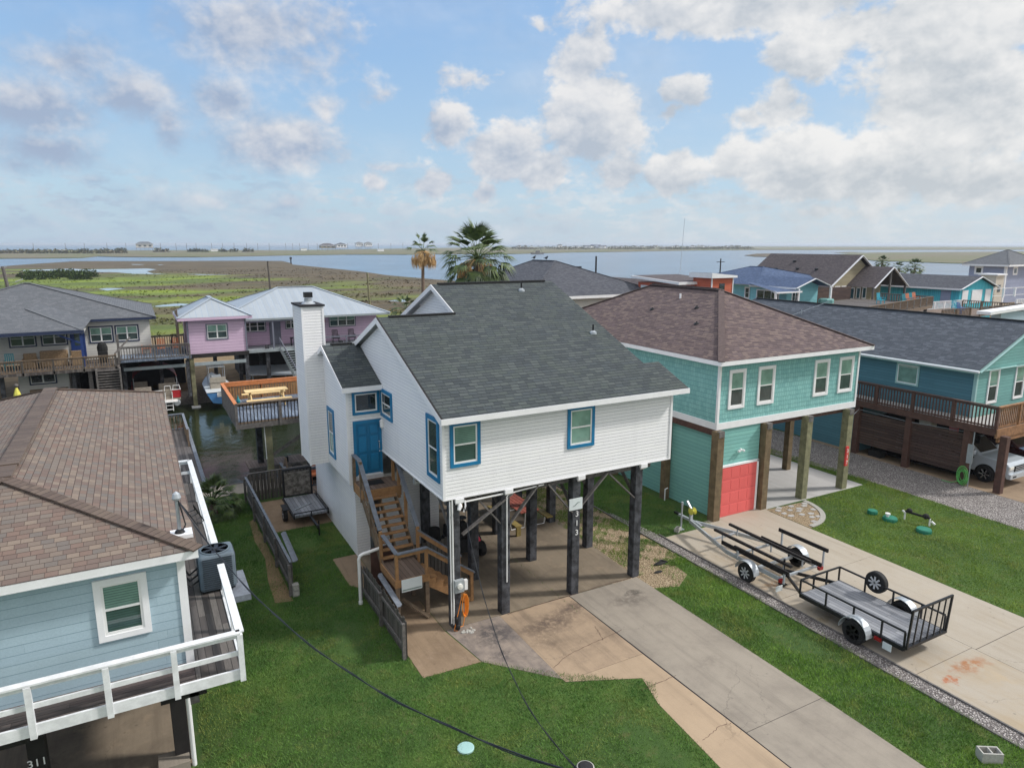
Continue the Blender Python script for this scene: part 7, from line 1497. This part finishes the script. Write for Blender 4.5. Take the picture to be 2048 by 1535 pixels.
k.build('roof_vents', 'black_steel', r5)
for x in (91.2, 92.7, 94.2): window(G5, 'F', 68, x, x + 1.2, 3.3, 4.9, 'white_trim', .16, 'pane_dark', 'pane_night', 1, False)
k = MB(); k.sheet([(93.7, 63.4, 4.85), (97.7, 63.4, 7.75), (97.7, 68, 7.75), (93.7, 68, 4.85)]); k.sheet([(97.7, 63.4, 7.75), (101.7, 63.4, 4.85), (101.7, 68, 4.85), (97.7, 68, 7.75)]); pr = k.build('porch_roof', 'umber_shingle', G5, recalc=False)
k = MB(); k.beam((93.7, 63.35, 4.78), (97.7, 63.35, 7.68), .08, .26, up=(0, 1, .01)); k.beam((101.7, 63.35, 4.78), (97.7, 63.35, 7.68), .08, .26, up=(0, 1, .01)); k.build('fascia', 'white_trim', pr); MB().extr([(94.2, 67.9, 4.9), (101.2, 67.9, 4.9), (97.7, 67.9, 7.4)], (0, .08, 0)).build('porch_back', 'brown_stain', G5)
k = MB()
for x in (94.0, 97.7, 101.4): k.box(x - .12, x + .12, 63.6, 63.84, 2.4, 4.95 if x != 97.7 else 7.4)
k.each('porch_post', 'grey_wood', G5)
for x in (94.6, 96, 97.4): window(G5, 'F', 67.85, x, x + 1.0, 2.8, 4.6, 'white_trim', .12, 'pane_night', 'pane_night', 1, False)
G6 = simple_house('turquoise_house', 'bright turquoise house with dark roof and three white shutters in its gable', (104, 58, 0))
w = MB(); gable_prism(w, 'y', 57.0, 70, [(103.7, .2), (103.7, 4.85), (108, 6.3), (112.3, 4.85), (112.3, .2)]); w.build('wall', 'turq_boards', G6)
k = MB(); k.sheet([(103.1, 56.5, 4.78), (108, 56.5, 6.45), (108, 70.4, 6.45), (103.1, 70.4, 4.78)]); k.sheet([(108, 56.5, 6.45), (112.9, 56.5, 4.78), (112.9, 70.4, 4.78), (108, 70.4, 6.45)]); r6 = k.build('roof', 'dark_shingle', G6, recalc=False)
k = MB(); k.beam((103.1, 56.45, 4.7), (108, 56.45, 6.37), .08, .22, up=(0, 1, .01)); k.beam((112.9, 56.45, 4.7), (108, 56.45, 6.37), .08, .22, up=(0, 1, .01)); k.box(103.0, 103.1, 56.5, 70.4, 4.55, 4.77); k.build('fascia', 'white_trim', r6)
for (a, b) in ((104.3, 105.7), (106.7, 109.3), (110.2, 111.6)): MB().box(a, b, 56.92, 57.0, 2.6, 4.5).build('shutter', 'white_trim', G6)
MB().box(103.6, 103.7, 58.2, 59.6, 2.6, 4.4).build('side_door', 'lavender_lap', G6)
G7 = simple_house('lavender_house', 'two storey lavender grey house with slate hip roof at the right skyline', (150, 78, 0))
MB().box(145.2, 157.8, 72, 78.6, 0, 7.2).build('wall', 'lavender_lap', G7); hiproof(G7, 144.2, 158.8, 71, 79.6, 7.2, ((151.4, 75.2), (151.6, 75.2), 9.95), 'grey_shingle', fh=.35)
for (a, b) in ((147.8, 149.4),): window(G7, 'F', 72, a, b, 5.2, 6.8, 'white_trim', .3, 'pane_night', 'pane_night', 1, False)
window(G7, 'L', 145.2, 76.0, 77.6, 5.2, 6.8, 'white_trim', .3, 'pane_night', 'pane_night', 1, False)
MB().box(145.0, 145.4, 71.8, 72.2, 0, 7.0).build('corner_trim', 'white_trim', G7)
k = MB(); k.box(128.5, 131, 65, 67.5, 0, 5.8); b7 = k.build('stair_block', 'beige', G7); MB().box(128.2, 131.3, 64.7, 67.8, 5.8, 6.05).build('parapet', 'white_trim', b7); MB().box(129.3, 130.1, 64.94, 65.0, 3.0, 4.2).build('opening', 'pane_night', b7)
G8 = simple_house('pale_blue_annex', 'pale blue wall with white eave cutting in at the right edge above the navy roof', (78, 38, 0))
MB().box(75.9, 92, 37.5, 38.4, 0, 4.3).build('wall', 'pale_blue_lap', G8); k = MB(); k.extr([(73.4, 37.2, 4.2), (92, 37.2, 4.95), (92, 37.2, 5.2), (73.4, 37.2, 4.5)], (0, 1.3, 0)); k.build('roof', 'white_trim', G8)
# decks and chairs between them
G9 = thing('long_grey_deck', 'long weathered grey deck with rails in front of the tan house', 'deck', (85, 54, 0))
k = MB(); k.extr([(71.5, 48.8, 3.0), (93.2, 54.6, 3.0), (93.2, 66, 3.0), (71.5, 61, 3.0)], (0, 0, .18)); k.build('deck_floor', 'deck_grey', G9)
railing(G9, [(71.5, 48.8), (93.2, 54.6)], 3.15, 4.2, 'mid_wood', post=.18, bal=.09, gap=.35, pg=2.6, cap=.2, pm='grey_wood'); railing(G9, [(93.2, 54.6), (93.2, 62)], 3.15, 4.2, 'grey_wood', post=.18, bal=.09, gap=.35, pg=2.6, cap=.2)
k = MB(); k.beam((71.5, 48.75, 2.85), (93.2, 54.55, 2.85), .1, .4); k.build('rim', 'mid_wood', G9)
for i in range(7): x = 72 + i * 3.4; MB().box(x - .15, x + .15, 49.2 + i * .93, 49.5 + i * .93, 0, 3).build('post', 'grey_wood', G9)
sc_ = MB(); sc_.box(84.5, 92.5, 66.2, 66.35, 3.1, 4.9); tag(sc_.build('privacy_screen', 'slat_brown'), 'dark slatted privacy screen between the blue roofed house and the tan house', 'screen')
for lb, x, y, m_ in (('teal adirondack chair by the dark privacy screen in front of the tan house', 87.4, 58.0, 'adir_aqua'), ('leftmost teal adirondack chair in the row on the long grey deck', 88.5, 55.2, 'adir_teal'), ('first orange adirondack chair from the left on the long grey deck', 89.9, 55.6, 'adir_orange'), ('second teal adirondack chair in the row on the long grey deck', 91.2, 56.0, 'adir_teal'), ('orange adirondack chair nearest the deck corner', 92.6, 56.4, 'adir_orange')):
    o = rocker(lb, 0, 0, 0, m_, nm='adirondack_chair'); o.location = (x, y, 3.18); o.scale = (1.4, 1.4, 1.35)
G10 = thing('canal_terrace', 'lower brown terrace with dark balusters in front of the turquoise house', 'deck', (98, 52, 0))
k = MB(); k.box(86, 104, 49.0, 56.6, 2.0, 2.15); k.build('deck_floor', 'deck_brown', G10)
railing(G10, [(86, 49.0), (92, 49.0)], 2.15, 3.2, 'mid_wood', post=.18, bal=.08, gap=.3, pg=2.5, capm='grey_wood'); railing(G10, [(94.2, 49.0), (104, 49.0), (104, 56.6)], 2.15, 3.2, 'mid_wood', post=.18, bal=.08, gap=.3, pg=2.5, capm='grey_wood'); railing(G10, [(95, 56.6), (104, 56.6)], 2.15, 3.2, 'white_trim', post=.18, bal=.08, gap=.3, pg=2.5)
o = rocker('light blue adirondack chair on the lower brown terrace', 0, 0, 0, 'adir_blue', nm='adirondack_chair'); o.location = (93.6, 51.0, 2.15); o.rotation_euler = (0, 0, rad(60)); o.scale = (1.4,) * 3
o = rocker('aqua adirondack chair beside the light blue one on the lower terrace', 0, 0, 0, 'adir_aqua', nm='adirondack_chair'); o.location = (96.0, 53.0, 2.15); o.rotation_euler = (0, 0, rad(-20)); o.scale = (1.4,) * 3
G11 = thing('white_boardwalk', 'white railed boardwalk climbing towards the lavender house', 'boardwalk', (112, 52, 0))
k = MB(); k.box(104.5, 126, 50, 52.6, 2.4, 2.6); k.build('deck_floor', 'deck_grey', G11); railing(G11, [(104.5, 50), (126, 50)], 2.6, 3.7, 'white_trim', post=.2, bal=.1, gap=.4, pg=3); railing(G11, [(114, 58), (130, 58)], 3.2, 4.4, 'white_trim', post=.25, bal=None, pg=3)
# houses on the far shore
def beach(name, label, px, py, w_, h_, wallm, roofm, stilt=3.0, hip=True):
    x, y = zp(px, py, -.4); o = thing(name, label, 'beach house', (x, y, -.4)); hw_ = w_ / 2
    MB().box(x - hw_, x + hw_, y, y + w_ * .8, stilt, stilt + h_).build('wall', wallm, o); k = MB()
    for i in range(5):
        for yy in (y + .3, y + w_ * .7): k.box(x - hw_ + .3 + i * (w_ - .8) / 4, x - hw_ + .6 + i * (w_ - .8) / 4, yy, yy + .4, -.5, stilt)
    k.build('stilts', 'grey_wood', o); zt = stilt + h_
    hiproof(o, x - hw_ - 1, x + hw_ + 1, y - 1, y + w_ * .8 + 1, zt, ((x, y + w_ * .38), (x, y + w_ * .42), zt + w_ * .2) if hip else ((x - hw_ * .5, y + w_ * .4), (x + hw_ * .5, y + w_ * .4), zt + w_ * .16), roofm, fh=.5)
    k = MB()
    for i in range(3): k.box(x - hw_ * .7 + i * hw_ * .6, x - hw_ * .4 + i * hw_ * .6, y - .06, y, stilt + h_ * .3, stilt + h_ * .75)
    k.build('windows', 'pane_night', o); k = MB(); k.box(x - hw_ - 2, x + hw_ + 2, y - 3, y, stilt - .4, stilt); k.build('deck', 'grey_wood', o)
beach('beach_house', 'grey beach house on stilts alone on the island at the left', 290, 501.5, 26, 6, 'cream_siding', 'grey_shingle', 5, False)
beach('beach_house', 'long low brown roofed beach house, left of the far group', 657, 499.5, 28, 5, 'tan_lap', 'umber_shingle', 3, False)
beach('beach_house', 'dark roofed beach house with white deck in the middle of the far group', 684, 499.5, 20, 6, 'white_trim', 'dark_shingle', 4)
beach('beach_house', 'left of the twin pale beach houses on the island', 720, 498.8, 15, 7, 'white_trim', 'grey_shingle', 6)
beach('beach_house', 'right of the twin pale beach houses on the island', 738, 498.8, 15, 7, 'white_trim', 'grey_shingle', 6)
random.seed(31); first = None; spots = [(1119, 495.5), (1132, 495.5), (1146, 495.2)] + [(random.uniform(1150, 1290), random.uniform(495.5, 497.6)) for i in range(24)] + [(random.uniform(1290, 1480), random.uniform(494.6, 496.4)) for i in range(20)] + [(random.uniform(940, 1100), random.uniform(495.2, 496.2)) for i in range(5)]
for i, (px, py) in enumerate(spots):
    x, y = zp(px, py, -.4)
    if first is None:
        first = thing('cottage', 'one of the small cottages in the hazy town on the far shore', 'cottage', (0, 0, 0), 'cottages in the far town'); MB().box(-7, 7, -5, 5, 3, 8).build('wall', 'white_trim', first); k = MB(); k.extr([(-8, -6, 8), (8, -6, 8), (0, -6, 11)], (0, 12, 0)); k.build('roof', 'grey_shingle', first)
        k = MB()
        for xx in (-6.5, -2, 2, 6): k.box(xx, xx + .5, -4.5, -4, -1, 3); k.box(xx, xx + .5, 4, 4.5, -1, 3)
        k.build('stilts', 'grey_wood', first); first.location = (x, y, -.4)
    else: dup(first, (x, y, -.4), random.choice((0, .5, 1.57, -.4)), scale=random.uniform(.45, .8))
x, y = zp(1195, 496.6, -.4); k = MB()
for i in range(3): k.box(x - 30 + i * 21, x - 10 + i * 21, y, y + 20, 0, 8 + 2 * (i % 2))
tag(k.build('condo_row', 'lavender_lap'), 'long dark block of apartments in the middle of the far town', 'apartments')
for i, (px, py, lb) in enumerate(((429, 503, 'white caravan on the island left of the big palm'), (608, 501.5, 'white caravan below the low brown roofed beach house'), (762, 503, 'pale shed on the island shore right of the twin beach houses'), (126, 504.5, 'tiny white shed in the island scrub at the left'))):
    x, y = zp(px, py, -.4); k = MB(); k.box(x - 5, x + 5, y, y + 4, 0, 3.2); k.box(x - 5.4, x + 5.4, y - .4, y + 4.4, 3.2, 3.6); tag(k.build('shed', 'white_trim'), lb, 'shed')
x, y = zp(582, 527, -.45)
k = MB(); k.box(x - .3, x + .3, y - .3, y + .3, -.6, 3.2); k.box(x - .6, x + .6, y - .35, y + .35, 2.2, 3.4); tag(k.build('channel_marker', 'black_pile'), 'dark channel marker post at the marsh point', 'marker')
x, y = zp(1076, 508.2, -1.0); k = MB(); k.extr([(x - 8, y, -1), (x + 8, y, -1), (x + 10, y, .8), (x - 9, y, .8)], (0, 3, 0)); k.box(x - 2, x + 3, y + .5, y + 2.5, .8, 3.2); k.beam((x - 7, y + 1, .8), (x + 1, y + 1, 9), .3, .3); k.beam((x + 7, y + 1, .8), (x + 1, y + 1, 9), .3, .3); tag(k.build('shrimp_boat', 'grey_wood'), 'small dark work boat out on the bay beyond the palm', 'boat')
# ================================================================ AIR
hm = bpy.data.materials.new('haze'); hm.use_nodes = True; ht = NT(hm.node_tree); ht.n.clear()
hv = ht.node('ShaderNodeVolumePrincipled', {'Color': (.86, .92, 1.0, 1), 'Density': 0.00016, 'Anisotropy': .2}); ht.l.new(hv.outputs[0], ht.node('ShaderNodeOutputMaterial').inputs['Volume'])
M['haze'] = hm
hz_ = MB().box(-BIG - 50, BIG + 50, -200, BIG + 50, -5.5, 18).build('haze', 'haze'); tag(hz_, kind='stuff')
